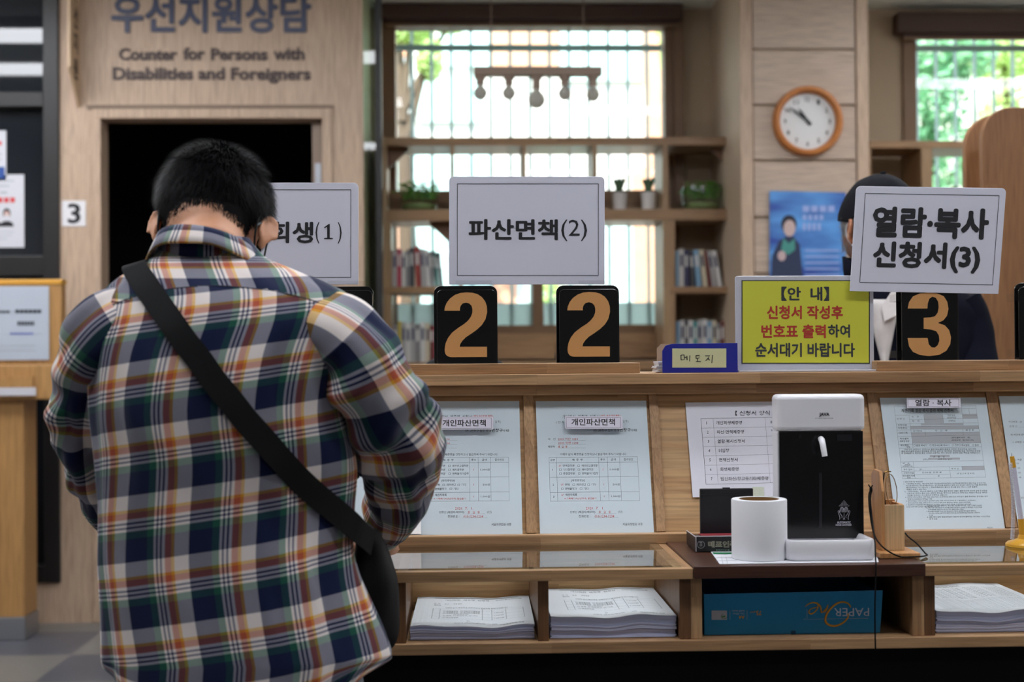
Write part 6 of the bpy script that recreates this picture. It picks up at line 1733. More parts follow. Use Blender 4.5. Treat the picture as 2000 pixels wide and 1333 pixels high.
# sleeves
def sleeve(name, pts, rads, seed, elbow, u0, v0, tw=0.0, nseg=72, nrow=120):
    P3 = smooth_path([P(*p) for p in pts], 12); n = len(P3)
    rr = []
    for i in range(n):
        t = i/12; j = min(int(t), len(rads)-2); f = t-j; f = f*f*(3-2*f); rr.append((rads[j]*(1-f)+rads[j+1]*f)*2.1/FPX)
    t0 = (P3[1]-P3[0]).normalized(); nrm = Vector((0,-1,0)); nrm = (nrm - t0*nrm.dot(t0)).normalized()
    rws = []; L_acc = 0; Ls = []
    for i in range(n):
        t = (P3[min(i+1,n-1)]-P3[max(i-1,0)]).normalized(); nrm = (nrm - t*nrm.dot(t)).normalized(); b_ = t.cross(nrm)
        if i: L_acc += (P3[i]-P3[i-1]).length
        Ls.append(L_acc); row = []; fr = i/(n-1)
        for k in range(nseg+1):
            a = -math.pi + 2*math.pi*(k % nseg)/nseg
            d_ = nrm*math.cos(a) + b_*math.sin(a)
            e = math.exp(-((fr-elbow)/.20)**2); w = math.exp(-((fr-.92)/.12)**2)
            q = Vector((math.cos(a)*1.5, math.sin(a)*1.5, L_acc*9 + seed)); ds = noise.noise(q)*.010
            q = Vector((math.cos(a)*1.3, math.sin(a)*1.3, L_acc*26 + seed*2)); ds += noise.noise(q)*(.004 + .012*e + .006*w)
            ds += .006*e*math.sin(L_acc*95 + 1.3*math.sin(a+seed))*(.5+.5*math.sin(a+.6))
            ds += noise.noise(Vector((math.cos(a)*3, math.sin(a)*3, L_acc*22 - seed)))*.003
            row.append(P3[i] + d_*(rr[i] + ds*min(1, fr*6+.15)))
        rws.append(row)
    rm = sum(rr)/len(rr)
    uvf = lambda i, k, fr_: ((-math.pi + 2*math.pi*k/nseg)*rm*1.12/PER + u0 + tw*Ls[i]/PER, Ls[i]/PER*.93 + v0)
    o = cloth(name, rws, uvf, pc, M_PLAID)
    return o, P3, rr
rs, rpath, rrad = sleeve('right_sleeve', [(586,648,2.12),(642,640,2.078),(680,668,2.076),(712,722,2.08),(738,785,2.095),(768,842,2.13),(777,905,2.19),(777,958,2.24),(765,1000,2.285),(753,1034,2.315)],
       [46,68,79,86,88,90,78,70,60,44], 3.3, .5, .05, .1, .15)
ls, lpath, lrad = sleeve('left_sleeve', [(290,640,2.12),(232,632,2.08),(196,668,2.085),(168,730,2.11),(160,800,2.14),(168,870,2.18),(190,940,2.22),(222,1000,2.265),(255,1035,2.30),(280,1048,2.33)],
       [44,62,64,60,54,52,54,50,44,36], 8.1, .5, .3, .4, -.1)
def cuff(path, rad, name):
    a = path[-1]; d_ = (path[-1]-path[-3]).normalized(); r = rad[-1]*.86
    mb = MB(); mb.tube([a - d_*.004, a + d_*.03], [r*1.02, r*.96], 40, caps=False)
    t = mb.v; n = 40; uvs = [((k % n)/n*2*math.pi*r/PER, .1 + .5*(k//n)) for k in range(len(t))]
    mb.uv = uvs; o = mb.build(name, M_PLAID, pc, smooth=180)
    s = o.modifiers.new('thickness', 'SOLIDIFY'); s.thickness = .003; s.offset = -1
    return a + d_*.03, d_
rw, rdir = cuff(rpath, rrad, 'right_cuff'); lw, ldir = cuff(lpath, lrad, 'left_cuff')

# collar: an outer fall folded over a stand
cxn, cyn = PX(405, 2.13), 2.137
def collar_rows():
    out = []
    for (f, rx, ry, dz) in ((0,.071,.060,.0),(.15,.0745,.064,.0015),(.35,.078,.068,-.004),(.65,.084,.075,-.014),(1,.090,.082,-.0245)):
        row = []
        for k in range(81):
            ph = math.radians(-150 + 300*k/80)
            zz = KZ(443, 2.08) - .030*(1-math.cos(ph)) - .012*math.sin(ph)
            fl = dz*(1+.5*(1-math.cos(ph)))
            row.append(Vector((cxn + rx*math.sin(ph)*1.02, cyn - ry*math.cos(ph)*1.0 + .006*(1-math.cos(ph)), zz + fl + .0012*math.sin(ph*7)*f)))
        out.append(row)
    return out
crw = collar_rows()
cl = [0.0]
for k in range(1, 81): cl.append(cl[-1] + (crw[3][k]-crw[3][k-1]).length)
co_ = cloth('collar', crw, lambda i, k, fr_: ((cl[k]-cl[40])/PER + .93, -(0,.004,.011,.022,.034)[i]/PER*1.1 + .17), pc, M_PLAID, .003)
st_rows = []
for f in range(5):
    row = []
    for k in range(61):
        ph = math.radians(-150 + 300*k/60)
        row.append(Vector((cxn + (.0695+.004*f/4)*math.sin(ph), cyn - (.0585+.006*f/4)*math.cos(ph) + .006*(1-math.cos(ph)), KZ(445,2.08) - .030*(1-math.cos(ph)) - .012*math.sin(ph) - .046*f/4)))
    st_rows.append(row)
cloth('collar_stand', st_rows, lambda i, k, fr_: (k/60*4.6 + .1, .1+i*.04), pc, M_PLAID, .002)

# body under the clothes: one continuous skin
HM = (Matrix.Translation(P(417, 452, 2.222)) @ Matrix.Rotation(math.radians(5), 4, 'Y') @ Matrix.Rotation(math.radians(-31), 4, 'X') @ Matrix.Rotation(math.radians(-3), 4, 'Z') @ Matrix.Diagonal((.985,1.0,.90,1)))
bdy = MB()
head_shapes(bdy, HM)
nb0 = HM @ Vector((0,-.03,-.035)); nb1 = Vector((cxn, cyn+.002, KZ(470,2.1)-.01)); nb2 = Vector((cxn, 2.13, KZ(520,2.1)))
bdy.tube([nb0, nb0.lerp(nb1,.5), nb1, nb2, nb2-Vector((0,0,.08))], [.057,.056,.052,.050,.06], 24)
tr_ = loft([(c[0], c[1]+.004, c[2]-.008, c[3]*.80-.010, c[4]*.78) for c in R_[3:]], 40, 2.3, 4)
vs = []; fs = []
for r in tr_: vs += r[:-1]
for i in range(len(tr_)-1):
    for k in range(40): fs.append((i*40+k, (i+1)*40+k, (i+1)*40+(k+1)%40, i*40+(k+1)%40))
fs.append(tuple(range(40))); fs.append(tuple(range((len(tr_)-1)*40, len(tr_)*40))[::-1]); bdy.add(vs, fs)
def limb(path, r0, r1, endp):
    pts = path[::6]; n = len(pts); bdy.tube(list(pts) + [endp], [r0+(r1-r0)*i/n for i in range(n)] + [r1], 16)
limb(rpath, .040, .024, rw + rdir*.01); limb(lpath, .033, .022, lw + ldir*.01)
rh = P(746, 1072, 2.345); rd = Vector((-.5, .85, -.02))
bdy.tube([rw - rdir*.02, rw.lerp(rh,.5), rh], [.028,.027,.026], 14)
hand_shapes(bdy, rh, rd, Vector((.1,.05,1)), 1.0, .06, -1)
lh = Vector((lw.x+.014, lw.y+.012, .800)); ld = Vector((.6,.7,-.07))
bdy.tube([lw - ldir*.02, lw.lerp(lh,.5), lh], [.028,.027,.026], 14)
hand_shapes(bdy, lh, ld, Vector((-.1,.2,1)), 1.0, .16, 1)
hipx = PX(478, 2.1); legs = []
for sx in (-1, 1):
    lp_ = [Vector((hipx+sx*.072, 2.114, .74)), Vector((hipx+sx*.092, 2.11, .60)), Vector((hipx+sx*.115, 2.10, .42)), Vector((hipx+sx*.125, 2.075, .25)), Vector((hipx+sx*.13, 2.055, .085))]
    legs.append(lp_); bdy.tube(lp_, [.07,.07,.056,.05,.036], 18)
    bdy.tube([Vector((hipx+sx*.13,2.03,.06)), Vector((hipx+sx*.135,2.10,.045)), Vector((hipx+sx*.14,2.18,.032)), Vector((hipx+sx*.142,2.24,.028))], [.030,.034,.034,.022], 14)
M_SKIN = skin_mat('skin', (202,150,118))
body, bodymb = remesh(bdy, .0036, 'body', M_SKIN, pc, 4)
eyes(HM, pc)
# jeans
M_JEAN = mat('pale_denim', (150,156,166), .9, bump=.4, bscale=500, vary=.12, vscale=18)
jn = MB(); jn.tube([Vector((hipx,2.105,.84)), Vector((hipx,2.105,.76)), Vector((hipx,2.105,.66))], [.080,.086,.080], 28, flat=1.6, up=(0,1,0))
for lp_ in legs: jn.tube([lp_[0]+Vector((0,0,.02))] + lp_[1:], [.078,.080,.072,.068,.062], 24)
jeans, _ = remesh(jn, .006, 'trousers', M_JEAN, pc, 4)
for sx in (-1, 1):
    s = MB(); x = hipx+sx*.135
    s.tube([Vector((x,2.0,.045)), Vector((x,2.05,.05)), Vector((x+sx*.004,2.14,.045)), Vector((x+sx*.006,2.22,.034)), Vector((x+sx*.007,2.265,.028))], [.036,.046,.048,.044,.024], 18, flat=.92)
    for v in s.v: v.z = max(v.z, .008)
    sh_ = s.build('shoe', mat('dark_shoe_leather', (32,30,32), .45), pc, smooth=60)
    MB().box(x-.042, x+.046, 1.965, 2.285, .0005, .012).build('sole', mat('shoe_sole', (60,58,56), .8), sh_, bevel=.005)

# hair
def hair_region(p):
    """p in head space"""
    d = p - Vector((0,-.010,.036)); n_ = Vector((d.x/.075, d.y/.097, d.z/.098)); n_.normalize()
    x, y, z = p
    front = y > .045 + .25*(z-.06) and z < .095
    if z > .02: ok = not (y > .062 and z < .085)
    elif y > -.005: ok = False
    else: ok = z > -.041 + .014*max(0, 1-abs(x)/.035) - .012*max(0, min(1, (abs(x)-.03)/.03)) and not (abs(x) > .056 and y > -.036 and z < .018)
    return ok and not (z <= .025 and y > .012)
rnd = random.Random(17)
M_HAIR = mat('black_hair', (6,5,8), .55, spec=.1)
hm_ = MB(); strands = 0
C_h = Vector((0,-.010,.036))
def skull(nv):
    """outer surface of head in direction nv from the skull centre (upper ellipsoid blended with the lower back)"""
    r1 = 1/math.sqrt((nv.x/.075)**2 + (nv.y/.097)**2 + (nv.z/.098)**2)
    p = C_h + nv*r1
    # lower back bulge (.062,.055,.07) about (0,-.045,-.02)
    best = p
    c2 = Vector((0,-.045,-.02)); o2 = C_h - c2; A = (nv.x/.062)**2 + (nv.y/.055)**2 + (nv.z/.07)**2
    B = 2*(o2.x*nv.x/.062**2 + o2.y*nv.y/.055**2 + o2.z*nv.z/.07**2); Cc = (o2.x/.062)**2+(o2.y/.055)**2+(o2.z/.07)**2-1
    dsc = B*B-4*A*Cc
    if dsc > 0:
        t = (-B+math.sqrt(dsc))/(2*A)
        if t > r1: best = C_h + nv*t
    return best
# undercoat
NU, NV = 64, 40; grid = {}
cap = MB()
for j in range(NV+1):
    ph = math.pi*j/NV
    for i in range(NU):
        a = 2*math.pi*i/NU; nv = Vector((math.sin(ph)*math.cos(a), math.sin(ph)*math.sin(a), math.cos(ph))); p = skull(nv)
        pin = p - Vector((0,0,.014)) if p.y < .02 else p
        dep = max(0.001, min(.0065, .0065*(p.z+.03)/.08)) if p.y < .02 else .0065
        grid[(i,j)] = (HM @ (p + nv*dep), hair_region(p) and hair_region(pin))
        cap.v.append(grid[(i,j)][0])
for j in range(NV):
    for i in range(NU):
        i2 = (i+1) % NU
        if all(grid[q][1] for q in ((i,j),(i2,j),(i,j+1),(i2,j+1))): cap.f.append((j*NU+i,(j+1)*NU+i,(j+1)*NU+i2,j*NU+i2))
used = sorted({v for f in cap.f for v in f}); mp_ = {v: i for i, v in enumerate(used)}
cap.v = [cap.v[v] for v in used]; cap.f = [tuple(mp_[v] for v in f) for f in cap.f]
cap_n = len(cap.v)
hr = MB(); hr.merge(cap)
whorl = Vector((.012,-.075,.105)); R3 = HM.to_3x3()
cnt = 0
while cnt < 24000:
    nv = Vector((rnd.gauss(0,1), rnd.gauss(0,1), rnd.gauss(0,1))).normalized(); p = skull(nv)
    if not hair_region(p):
        if not (p.y < .0 and hair_region(p + Vector((0,0,.010))) and rnd.random() < .5): continue
    low = max(0, min(1, (p.z+.040)/.075))
    if p.y < 0 and not hair_region(p - Vector((0,0,.007))): continue
    if rnd.random() > .30 + .70*low: continue
    cnt += 1
    g = p - whorl; g = g - nv*g.dot(nv)
    if g.length < 1e-4: g = Vector((0,1,0)) - nv*nv.y
    g.normalize(); g = (g + Vector((rnd.gauss(0,.28), rnd.gauss(0,.28), rnd.gauss(0,.28)-.25))); g = (g - nv*g.dot(nv)).normalized()
    L = (.007 + .023*low)*rnd.uniform(.7, 1.2); lift = .30 + .35*rnd.random()*low
    if (p-whorl).length < .06: lift += .5*rnd.random()
    b0 = p + nv*(.001+.0045*low); d1 = (g*(1-lift*.4) + nv*lift).normalized(); d2 = (g + nv*(lift*.25)).normalized()
    q1 = b0 + d1*L*.5; q2 = q1 + d2*L*.5; sd = nv.cross(g).normalized()*rnd.uniform(.0003,.0006)
    pts = [HM @ v for v in (b0-sd, b0+sd, q1+sd*.8, q1-sd*.8, q2)]
    hr.add(pts, [(0,1,2,3),(3,2,4)])
cnt = 0
while cnt < 16000:                                   # fine short growth fading out at the nape and round the ears
    nv = Vector((rnd.gauss(0,1), -abs(rnd.gauss(0,1)), rnd.gauss(-.35,.5))).normalized(); p = skull(nv)
    if p.z > .03 or p.y > -.01: continue
    dz_ = rnd.random()**1.3*.028 - .008
    if not hair_region(p + Vector((0,0,dz_))): continue
    cnt += 1; g = Vector((rnd.gauss(0,.25), 0, -1)); g = (g - nv*g.dot(nv)).normalized(); L = rnd.uniform(.004,.009)
    b0 = p - nv*.0005; q2 = b0 + (g + nv*.22).normalized()*L; sd = nv.cross(g).normalized()*.00028
    hr.add([HM @ v for v in (b0-sd, b0+sd, q2)], [(0,1,2)])
cnt = 0
while cnt < 700:                                    # longer loose locks at the crown
    nv = Vector((rnd.gauss(0,1), rnd.gauss(-.3,.8), abs(rnd.gauss(.8,.5)))).normalized(); p = skull(nv)
    if not hair_region(p): continue
    cnt += 1; g = p - whorl; g = g - nv*g.dot(nv); g = (g.normalized() + Vector((rnd.gauss(0,.4), rnd.gauss(0,.4), rnd.gauss(0,.3))))
    g = (g - nv*g.dot(nv)).normalized(); L = rnd.uniform(.025,.042); b0 = p + nv*.005
    q1 = b0 + (g*.8 + nv*.55).normalized()*L*.5; q2 = q1 + (g + nv*.25).normalized()*L*.5; sd = nv.cross(g).normalized()*.0004
    hr.add([HM @ v for v in (b0-sd, b0+sd, q1+sd*.8, q1-sd*.8, q2)], [(0,1,2,3),(3,2,4)])
hr.build('hair', M_HAIR, pc, smooth=180)
# spectacles and mask worn on the head
def HP(x, y, z): return HM @ Vector((x,y,z))
M_SPEC = mat('gunmetal_frame', (70,78,80), .3, metal=.8)
gl_ = MB()
for sx in (-1, 1):
    gl_.tube([HP(.066*sx,.088,.014), HP(.078*sx,.04,.014), HP(.0815*sx,.0,.012), HP(.081*sx,-.022,.008), HP(.079*sx,-.036,-.006), HP(.076*sx,-.040,-.016)], [.0016,.0016,.0016,.0018,.0022,.0018], 8)
    gl_.tube([HP(sx*(.034+.026*math.cos(t)), .096-.006*math.cos(t), .010+.019*math.sin(t)) for t in [2*math.pi*k/24 for k in range(25)]], .0013, 6)
gl_.tube([HP(-.008,.104,.014), HP(0,.108,.017), HP(.008,.104,.014)], .0013, 6)
gl_.build('spectacles', M_SPEC, pc, smooth=60)
mk = MB(); M_MASK = mat('black_mask_cloth', (18,18,20), .85)
mr_ = []
for j in range(9):
    row = []
    for i in range(17):
        s_ = -1+2*i/16; t = j/8; row.append(HP(.062*s_*(1-.25*t*t), .100+.018*(1-s_*s_)*(1-abs(t-.35)) - .045*s_*s_ - .016*t, -.018-.085*t))
    mr_.append(row)
cloth('face_mask', mr_, lambda i, k, f: (k/16, i/8), pc, M_MASK, .002)
for sx in (-1, 1):
    MB().tube(smooth_path([HP(.064*sx,.055,-.03), HP(.078*sx,.01,.022), HP(.082*sx,-.014,.030), HP(.081*sx,-.034,.018), HP(.077*sx,-.043,-.006), HP(.075*sx,-.036,-.034), HP(.072*sx,-.008,-.052), HP(.06*sx,.05,-.08)], 6), .0017, 8).build('mask_loop', M_MASK, pc, smooth=180)

# ---------------------------------------------------------------- shoulder bag
bvh = BVHTree.FromPolygons([v for r in rows for v in r], [(i*(NS+1)+k, (i+1)*(NS+1)+k, (i+1)*(NS+1)+k+1, i*(NS+1)+k+1) for i in range(nr-1) for k in range(NS)])
bag = thing('shoulder_bag', 'black cloth shoulder bag hanging at the right hip on a wide diagonal strap', 'bag', (PX(735,2.2), 2.2, KZ(1262,2.2)))
M_BAG = mat('black_nylon', (7,7,9), .7, bump=.5, bscale=900, spec=.3)
M_STRAP = mat('black_webbing', (9,9,11), .8, bump=.6, bscale=1200, spec=.25)
def on_back(px, py):
    d = (P(px, py, 3.0) - CO).normalized(); h = bvh.ray_cast(CO, d)
    return h
sp_pts = [(268,533),(286,560),(310,594),(335,630),(362,668),(390,704),(420,745),(450,782),(482,822),(512,858),(545,897),(578,932),(612,964),(645,992)]
cen_l = []
for (x, y) in sp_pts:
    h = on_back(x, y)
    if h[0] is not None: cen_l.append((h[0], h[1] if h[1].dot(CF) < 0 else -h[1]))
pts = [c[0] + c[1]*.004 for c in cen_l]; nrm_ = [c[1] for c in cen_l]
# over the shoulder and down the front
f0 = pts[0]
front = [(f0 + Vector((-.006,.02,.010)), Vector((-.3,-.2,1))), (f0 + Vector((-.004,.06,.008)), Vector((-.25,.3,1))), (f0 + Vector((.012,.115,-.03)), Vector((-.1,1,.5)))]
for t in (.15,.35,.55,.75,.95):
    a = Vector((f0.x+.03+t*.36, 2.6, f0.z-.05-t*.36)); h = bvh.ray_cast(a, Vector((0,-1,0)))
    if h[0] is not None: front.append((h[0]+Vector((0,.005,0)), Vector((0,1,0))))
allp = [p for p, n_ in front[::-1]] + pts; alln = [n_.normalized() for p, n_ in front[::-1]] + nrm_
h = on_back(664, 1008); allp.append(h[0] + Vector((.003,-.006,0))); alln.append(Vector((.35,-.92,.15)).normalized())
allp += [P(698,1036,2.065), P(726,1062,2.125)]; alln += [Vector((.6,-.78,.15)).normalized(), Vector((.75,-.65,.1)).normalized()]
sm = smooth_path(allp, 5); sn_ = smooth_path(alln, 5)
vs = []; n = len(sm)
for i in range(n):
    t = (sm[min(i+1,n-1)]-sm[max(i-1,0)]).normalized(); nn = (sn_[i]-t*sn_[i].dot(t)).normalized(); s_ = t.cross(nn)*.018
    vs += [sm[i]-s_, sm[i]+s_, sm[i]+s_+nn*.0025, sm[i]-s_+nn*.0025]
fs = []
for i in range(n-1):
    a = i*4
    for k in range(4): fs.append((a+k, a+(k+1)%4, a+4+(k+1)%4, a+4+k))
mb = MB(); mb.add(vs, fs + [(3,2,1,0), ((n-1)*4,(n-1)*4+1,(n-1)*4+2,(n-1)*4+3)]); mb.build('strap', M_STRAP, bag, smooth=40)
# soft body of the bag
bg_rows = []
for (py, xl, xr, y0_, y1_) in ((1036,702,735,2.14,2.19),(1050,694,745,2.13,2.215),(1085,690,757,2.135,2.25),(1130,690,770,2.14,2.262),(1180,692,775,2.145,2.266),(1230,697,776,2.15,2.264),(1258,704,770,2.16,2.255),(1266,716,758,2.175,2.24)):
    Yc_ = (y0_+y1_)/2; a, b_ = PX(xl,Yc_), PX(xr,Yc_); bg_rows.append(((a+b_)/2, Yc_, HZ(735,py,Yc_), (b_-a)/2, (y1_-y0_)/2))
br_ = loft(bg_rows, 48, 3.2, 5)
mb = MB(); vs = []; fs = []
for i, r in enumerate(br_):
    for k in range(48):
        v = r[k]; d_ = Vector((v.x-bg_rows[3][0], v.y-bg_rows[3][1], 0)).normalized(); vs.append(v + d_*noise.noise(v*22)*.005)
for i in range(len(br_)-1):
    for k in range(48): fs.append((i*48+k, (i+1)*48+k, (i+1)*48+(k+1)%48, i*48+(k+1)%48))
fs.append(tuple(range(48))); fs.append(tuple(range((len(br_)-1)*48, len(br_)*48))[::-1])
mb.add(vs, fs); mb.build('bag_body', M_BAG, bag, smooth=180)
# ================================================================ the clerk behind the counter
cl_x = PX(1757, 3.55)
clerk = thing('person', 'person in dark cap and navy vest, face hidden behind the tilted sign', 'person', (cl_x, 3.55, 0))
CY = 3.56
HM2 = (Matrix.Translation(P(1719, 450, CY-.01)) @ Matrix.Rotation(math.radians(180+30), 4, 'Z') @ Matrix.Rotation(math.radians(-9), 4, 'X'))
kz = lambda py, Y=CY: HZ(1757, py, Y)
spec2 = [(520, 1690, 1768, 3.50, .12), (545, 1655, 1820, 3.48, .16), (565, 1612, 1876, 3.47, .19), (600, 1590, 1900, 3.455, .22), (660, 1585, 1908, 3.45, .24), (760, 1600, 1890, 3.45, .25), (860, 1606, 1880, 3.45, .25), (960, 1600, 1884, 3.45, .26)]
R2_ = [((PX(a, y+d/2)+PX(b_, y+d/2))/2, y+d/2, kz(py, y+d/2), (PX(b_, y+d/2)-PX(a, y+d/2))/2, d/2) for (py, a, b_, y, d) in spec2]
def grid_mb(rows, closed=True):
    n = len(rows[0])-1; vs = []; fs = []
    for r in rows: vs += r[:-1]
    for i in range(len(rows)-1):
        for k in range(n): fs.append((i*n+k, i*n+(k+1)%n, (i+1)*n+(k+1)%n, (i+1)*n+k))
    if closed: fs.append(tuple(range(n))[::-1]); fs.append(tuple(range((len(rows)-1)*n, len(rows)*n)))
    m_ = MB(); m_.add(vs, fs); return m_
rows2 = loft(R2_, 72, 2.3, 6); vr = []
for r in rows2:
    c = sum(r[:-1], Vector())/72; row = []
    for k in range(73):
        v = r[k % 72]; n_ = v - c; n_.z = 0; n_.normalize()
        row.append(v + n_*(noise.noise(v*11)*.008 + noise.noise(v*26)*.004))
    vr.append(row)
M_VEST = mat('navy_vest', (13,15,28), .9, spec=.12, bump=.3, bscale=500, vary=.2, vscale=10)
M_TEAL = mat('teal_piping', (60,150,160), .6)
vest = MB(); vest.merge(grid_mb(vr)); vest.build('vest', M_VEST, clerk, smooth=180)
# V of the white shirt with its collar, laid over the chest
chest = BVHTree.FromPolygons([v for r in vr for v in r], [(i*73+k, (i+1)*73+k, (i+1)*73+k+1, i*73+k+1) for i in range(len(vr)-1) for k in range(72)])
def on_chest(px, py, off):
    d = (P(px, py, 5) - CO).normalized(); h = chest.ray_cast(CO, d)
    p = h[0] if h[0] is not None else P(px, py, 3.47)
    return p - d*off
M_SHIRT = mat('white_shirt_cloth', (206,200,198), .8, bump=.3, bscale=200, vary=.06, vscale=40)
srow = []
for j in range(13):
    t = j/12; y = 585 + t*130; xl = 1690 + t*32; xr = 1758 - t*24
    srow.append([on_chest(xl+(xr-xl)*i/10, y, .006+.010*math.sin(math.pi*i/10)) for i in range(11)])
cloth('shirt_front', srow, lambda i, k, f: (k/10, i/12), clerk, M_SHIRT, .002)
for (pts) in ([(1744,566),(1768,574),(1760,612),(1728,628),(1722,600)], [(1676,566),(1690,560),(1706,604),(1690,622),(1668,596)]):
    q = [on_chest(x, y, .030) for x, y in pts]
    MB().prism(q, Vector((0,.004,0))).build('shirt_collar', M_SHIRT, clerk, bevel=.001)
zp = MB().tube([on_chest(1728,712,.012), on_chest(1727,735,.012), on_chest(1726,780,.010)], .004, 8); zp.build('zip', M_STEEL, clerk)
# stand collar of the vest with a teal edge
for (pts) in ([(1668,520),(1650,540),(1622,556),(1606,580),(1660,600),(1684,575)], ):
    ridge = smooth_path([on_chest(x, y, .012) for x, y in ((1612,572),(1614,600),(1622,640))], 5); MB().tube(ridge, .003, 6).build('teal_piping', M_TEAL, clerk)
cr_ = []
nc_ = Vector((PX(1722,CY), CY, 0))
for (f, r_, z_) in ((0,.082,kz(552)),(.5,.088,kz(528)),(1,.090,kz(500))):
    row = []
    for k in range(41):
        ph = math.radians(25 + 310*k/40); zz = z_ - .035*max(0, math.cos(ph))*f
        row.append(Vector((nc_.x + r_*math.sin(ph)*1.0, nc_.y - r_*math.cos(ph)*.9, zz)))
    cr_.append(row)
cloth('vest_collar', cr_, lambda i, k, f: (k/40, i/2), clerk, M_VEST, .006)
# sleeves
arms = []
for sx, pts in ((-1, [(1628,590),(1604,650),(1590,740),(1596,830)]), (1, [(1862,590),(1888,650),(1906,740),(1912,800)])):
    Ys_ = (3.565, 3.56, 3.50, 3.36); p3 = smooth_path([P(x, y, Y) for (x, y), Y in zip(pts, Ys_)], 8); arms.append((p3, sx))
    mb = MB(); n = len(p3); mb.tube(p3, [.072-.02*i/n + noise.noise(p3[i]*20)*.005 for i in range(n)], 28)
    mb.build('sleeve', M_VEST, clerk, smooth=60)
b2_ = MB(); head_shapes(b2_, HM2)
n0 = HM2 @ Vector((0,-.03,-.035)); b2_.tube([n0, Vector((PX(1722,CY), CY+.005, kz(528))), Vector((PX(1735,CY), CY+.005, kz(585)))], [.056,.056,.075], 22)
b2_.merge(grid_mb(loft([(c[0],c[1],c[2]-.02,c[3]*.84,c[4]*.8) for c in R2_[1:]], 36, 2.3, 4)))
for p3, sx in arms:
    b2_.tube(p3[::4] + [p3[-1]], [.048]*(len(p3[::4])) + [.036], 14)
    w_ = p3[-1] + Vector((-sx*.03, -.09, -.03)); b2_.tube([p3[-1], p3[-1].lerp(w_, .5), w_], [.038,.032,.026], 14)
    hand_shapes(b2_, w_, Vector((-sx*.4,-.7,-.35)), Vector((0,-.3,1)), .98, .3, sx)
for sx in (-1, 1):
    b2_.tube([Vector((cl_x+sx*.085,CY+.01,.84)), Vector((cl_x+sx*.095,CY+.01,.6)), Vector((cl_x+sx*.10,CY+.02,.42)), Vector((cl_x+sx*.105,CY+.03,.085))], [.095,.075,.055,.036], 16)
    b2_.tube([Vector((cl_x+sx*.105,CY+.06,.05)), Vector((cl_x+sx*.107,CY-.05,.035)), Vector((cl_x+sx*.11,CY-.14,.028))], [.032,.034,.022], 12)
remesh(b2_, .0046, 'body', skin_mat('skin_tan', (176,120,92)), clerk, 4)
eyes(HM2, clerk)
tr2 = MB(); M_TRO = mat('charcoal_trousers', (44,44,50), .9)
tr2.tube([Vector((cl_x,CY+.01,.93)), Vector((cl_x,CY+.01,.84)), Vector((cl_x,CY+.01,.76))], [.12,.128,.118], 24, flat=1.4, up=(0,1,0))
for sx in (-1, 1): tr2.tube([Vector((cl_x+sx*.085,CY+.01,.86)), Vector((cl_x+sx*.097,CY+.01,.6)), Vector((cl_x+sx*.10,CY+.02,.42)), Vector((cl_x+sx*.105,CY+.03,.09))], [.112,.09,.075,.066], 18)
remesh(tr2, .007, 'trousers', M_TRO, clerk, 3)
for sx in (-1, 1):
    x = cl_x+sx*.107; s = MB(); s.tube([Vector((x,CY+.09,.045)), Vector((x,CY+.04,.05)), Vector((x,CY-.06,.042)), Vector((x,CY-.15,.030)), Vector((x,CY-.18,.026))], [.034,.045,.046,.04,.022], 16)
    for v in s.v: v.z = max(v.z, .004)
    s.build('shoe', bpy.data.materials['dark_shoe_leather'], clerk, smooth=60)
# cap
def H2(x, y, z): return HM2 @ Vector((x, y, z))
M_CAP = mat('charcoal_cap_cloth', (22,22,28), .9, spec=.15, bump=.5, bscale=700, vary=.15, vscale=30)
cpm = MB(); nU, nV = 56, 22
for j in range(nV+1):
    ph = (math.pi/2)*1.02*j/nV
    for i in range(nU):
        a = 2*math.pi*i/nU; nv = Vector((math.sin(ph)*math.cos(a), math.sin(ph)*math.sin(a), math.cos(ph)))
        r = Vector((nv.x*.089, nv.y*.110 - .010, nv.z*.112 + .030 - .012*(1-nv.z)*(nv.y < 0)))
        r *= 1 + .012*noise.noise(r*28) + .010*noise.noise(r*55)*nv.z
        seam_ = abs(math.sin(a*3)); r *= 1 - .006*math.exp(-(seam_/.10)**2)
        cpm.v.append(HM2 @ r)
for j in range(nV):
    for i in range(nU): cpm.f.append((j*nU+i, (j+1)*nU+i, (j+1)*nU+(i+1)%nU, j*nU+(i+1)%nU))
cap_o = cpm.build('cap', M_CAP, clerk, smooth=180); sm_ = cap_o.modifiers.new('thickness', 'SOLIDIFY'); sm_.thickness = .002; sm_.offset = -1
bt = MB(); bt.sphere(H2(0,-.010,.144), (.008,.008,.004), 14, 8); bt.build('cap_button', M_CAP, cap_o, smooth=180)
br_rows = []
for j in range(7):
    t = j/6; row = []
    for i in range(19):
        a = math.radians(25 + 130*i/18); row.append(H2((.088+.0*t)*math.cos(a), .100*math.sin(a) - .008 + .075*t*math.sin(a)**1.3, .032 - .018*t - .012*(math.cos(a)**2)))
    br_rows.append(row)
cloth('cap_brim', br_rows, lambda i, k, f: (k/18, i/6), clerk, M_CAP, .003)
stp = MB(); stp.tube([H2(.045,-.104,.028), H2(0,-.119,.022), H2(-.045,-.104,.028)], [.010,.010,.010], 10, flat=.3, up=tuple(HM2.to_3x3() @ Vector((0,0,1)))); stp.build('cap_strap', M_BLACK, cap_o)
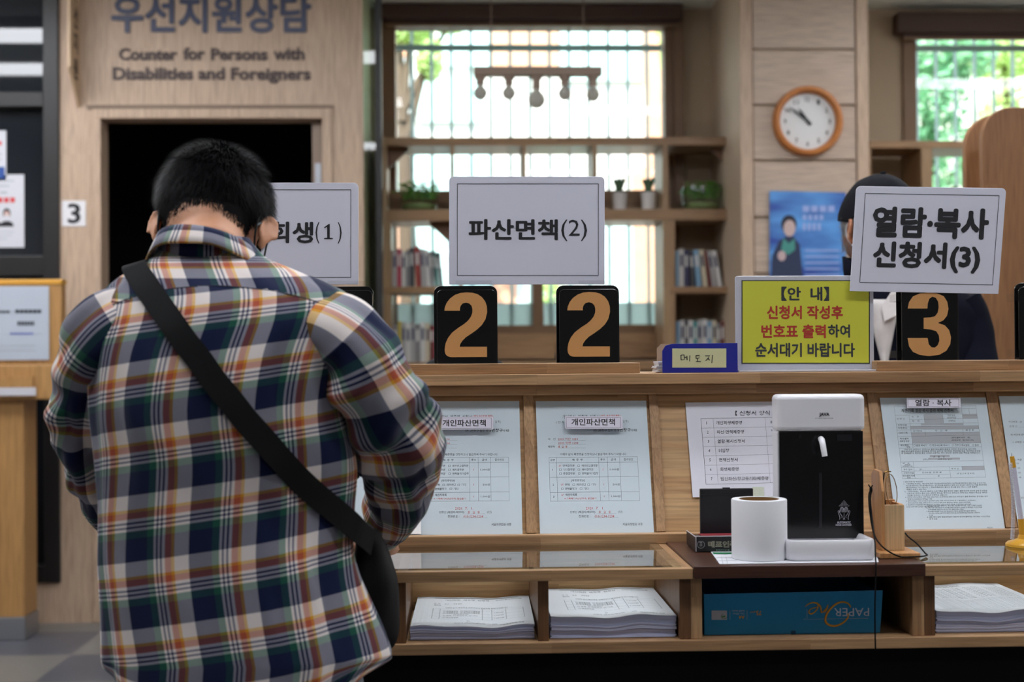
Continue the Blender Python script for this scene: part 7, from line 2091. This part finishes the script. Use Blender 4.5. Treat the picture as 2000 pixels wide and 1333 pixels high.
for (a, z) in ((200,.085),(215,.070),(160,.085)):
    an = math.radians(a-90+20); nv = Vector((math.cos(math.radians(a)), math.sin(math.radians(a)), 0))
    p_ = Vector((nv.x*.082, nv.y*.100-.010, z)); MB().sphere(HM2 @ p_, (.0028,.0028,.0028), 10, 6).build('eyelet', M_BLKM, cap_o, smooth=180)
# grey hair under the cap
hr2 = MB(); rnd = random.Random(31); M_GH = mat('grey_hair', (150,146,146), .5, vary=.6, vscale=300)
cnt = 0; R32 = HM2.to_3x3()
while cnt < 2600:
    nv = Vector((rnd.gauss(0,1), rnd.gauss(0,1), rnd.gauss(0,.6)-.15)).normalized(); p_ = skull(nv)
    if not (-.055 < p_.z < .045) or p_.y > .034: continue
    if p_.y > -.02 and p_.z < .008: continue
    cnt += 1
    g = Vector((rnd.gauss(0,.25), -.35 + rnd.gauss(0,.25), -1)); g = (g - nv*g.dot(nv)*.8).normalized(); L = rnd.uniform(.018,.034)
    b0 = p_ + nv*.003; q1 = b0 + (g + nv*.25).normalized()*L*.5; q2 = q1 + (g + nv*.35 + Vector((0,-.2,.1))).normalized()*L*.5
    sd = nv.cross(g).normalized()*rnd.uniform(.0005,.0009)
    hr2.add([HM2 @ v for v in (b0-sd, b0+sd, q1+sd*.8, q1-sd*.8, q2)], [(0,1,2,3),(3,2,4)])
hr2.build('hair', M_GH, clerk, smooth=180)
# white mask
mr_ = []
for j in range(9):
    row = []
    for i in range(17):
        s_ = -1+2*i/16; t = j/8; row.append(H2(.062*s_*(1-.25*t*t), .100+.018*(1-s_*s_)*(1-abs(t-.35)) - .045*s_*s_ - .016*t, -.018-.085*t))
    mr_.append(row)
M_WM = mat('white_mask_cloth', (222,222,226), .8)
cloth('face_mask', mr_, lambda i, k, f: (k/16, i/8), clerk, M_WM, .002)
for sx in (-1, 1):
    MB().tube(smooth_path([H2(.062*sx,.058,-.022), H2(.076*sx,.02,.010), H2(.082*sx,-.012,.026), H2(.080*sx,-.034,.012), H2(.077*sx,-.040,-.012), H2(.075*sx,-.02,-.04), H2(.060*sx,.052,-.085)], 6), .0016, 8).build('mask_loop', M_WM, clerk, smooth=180)
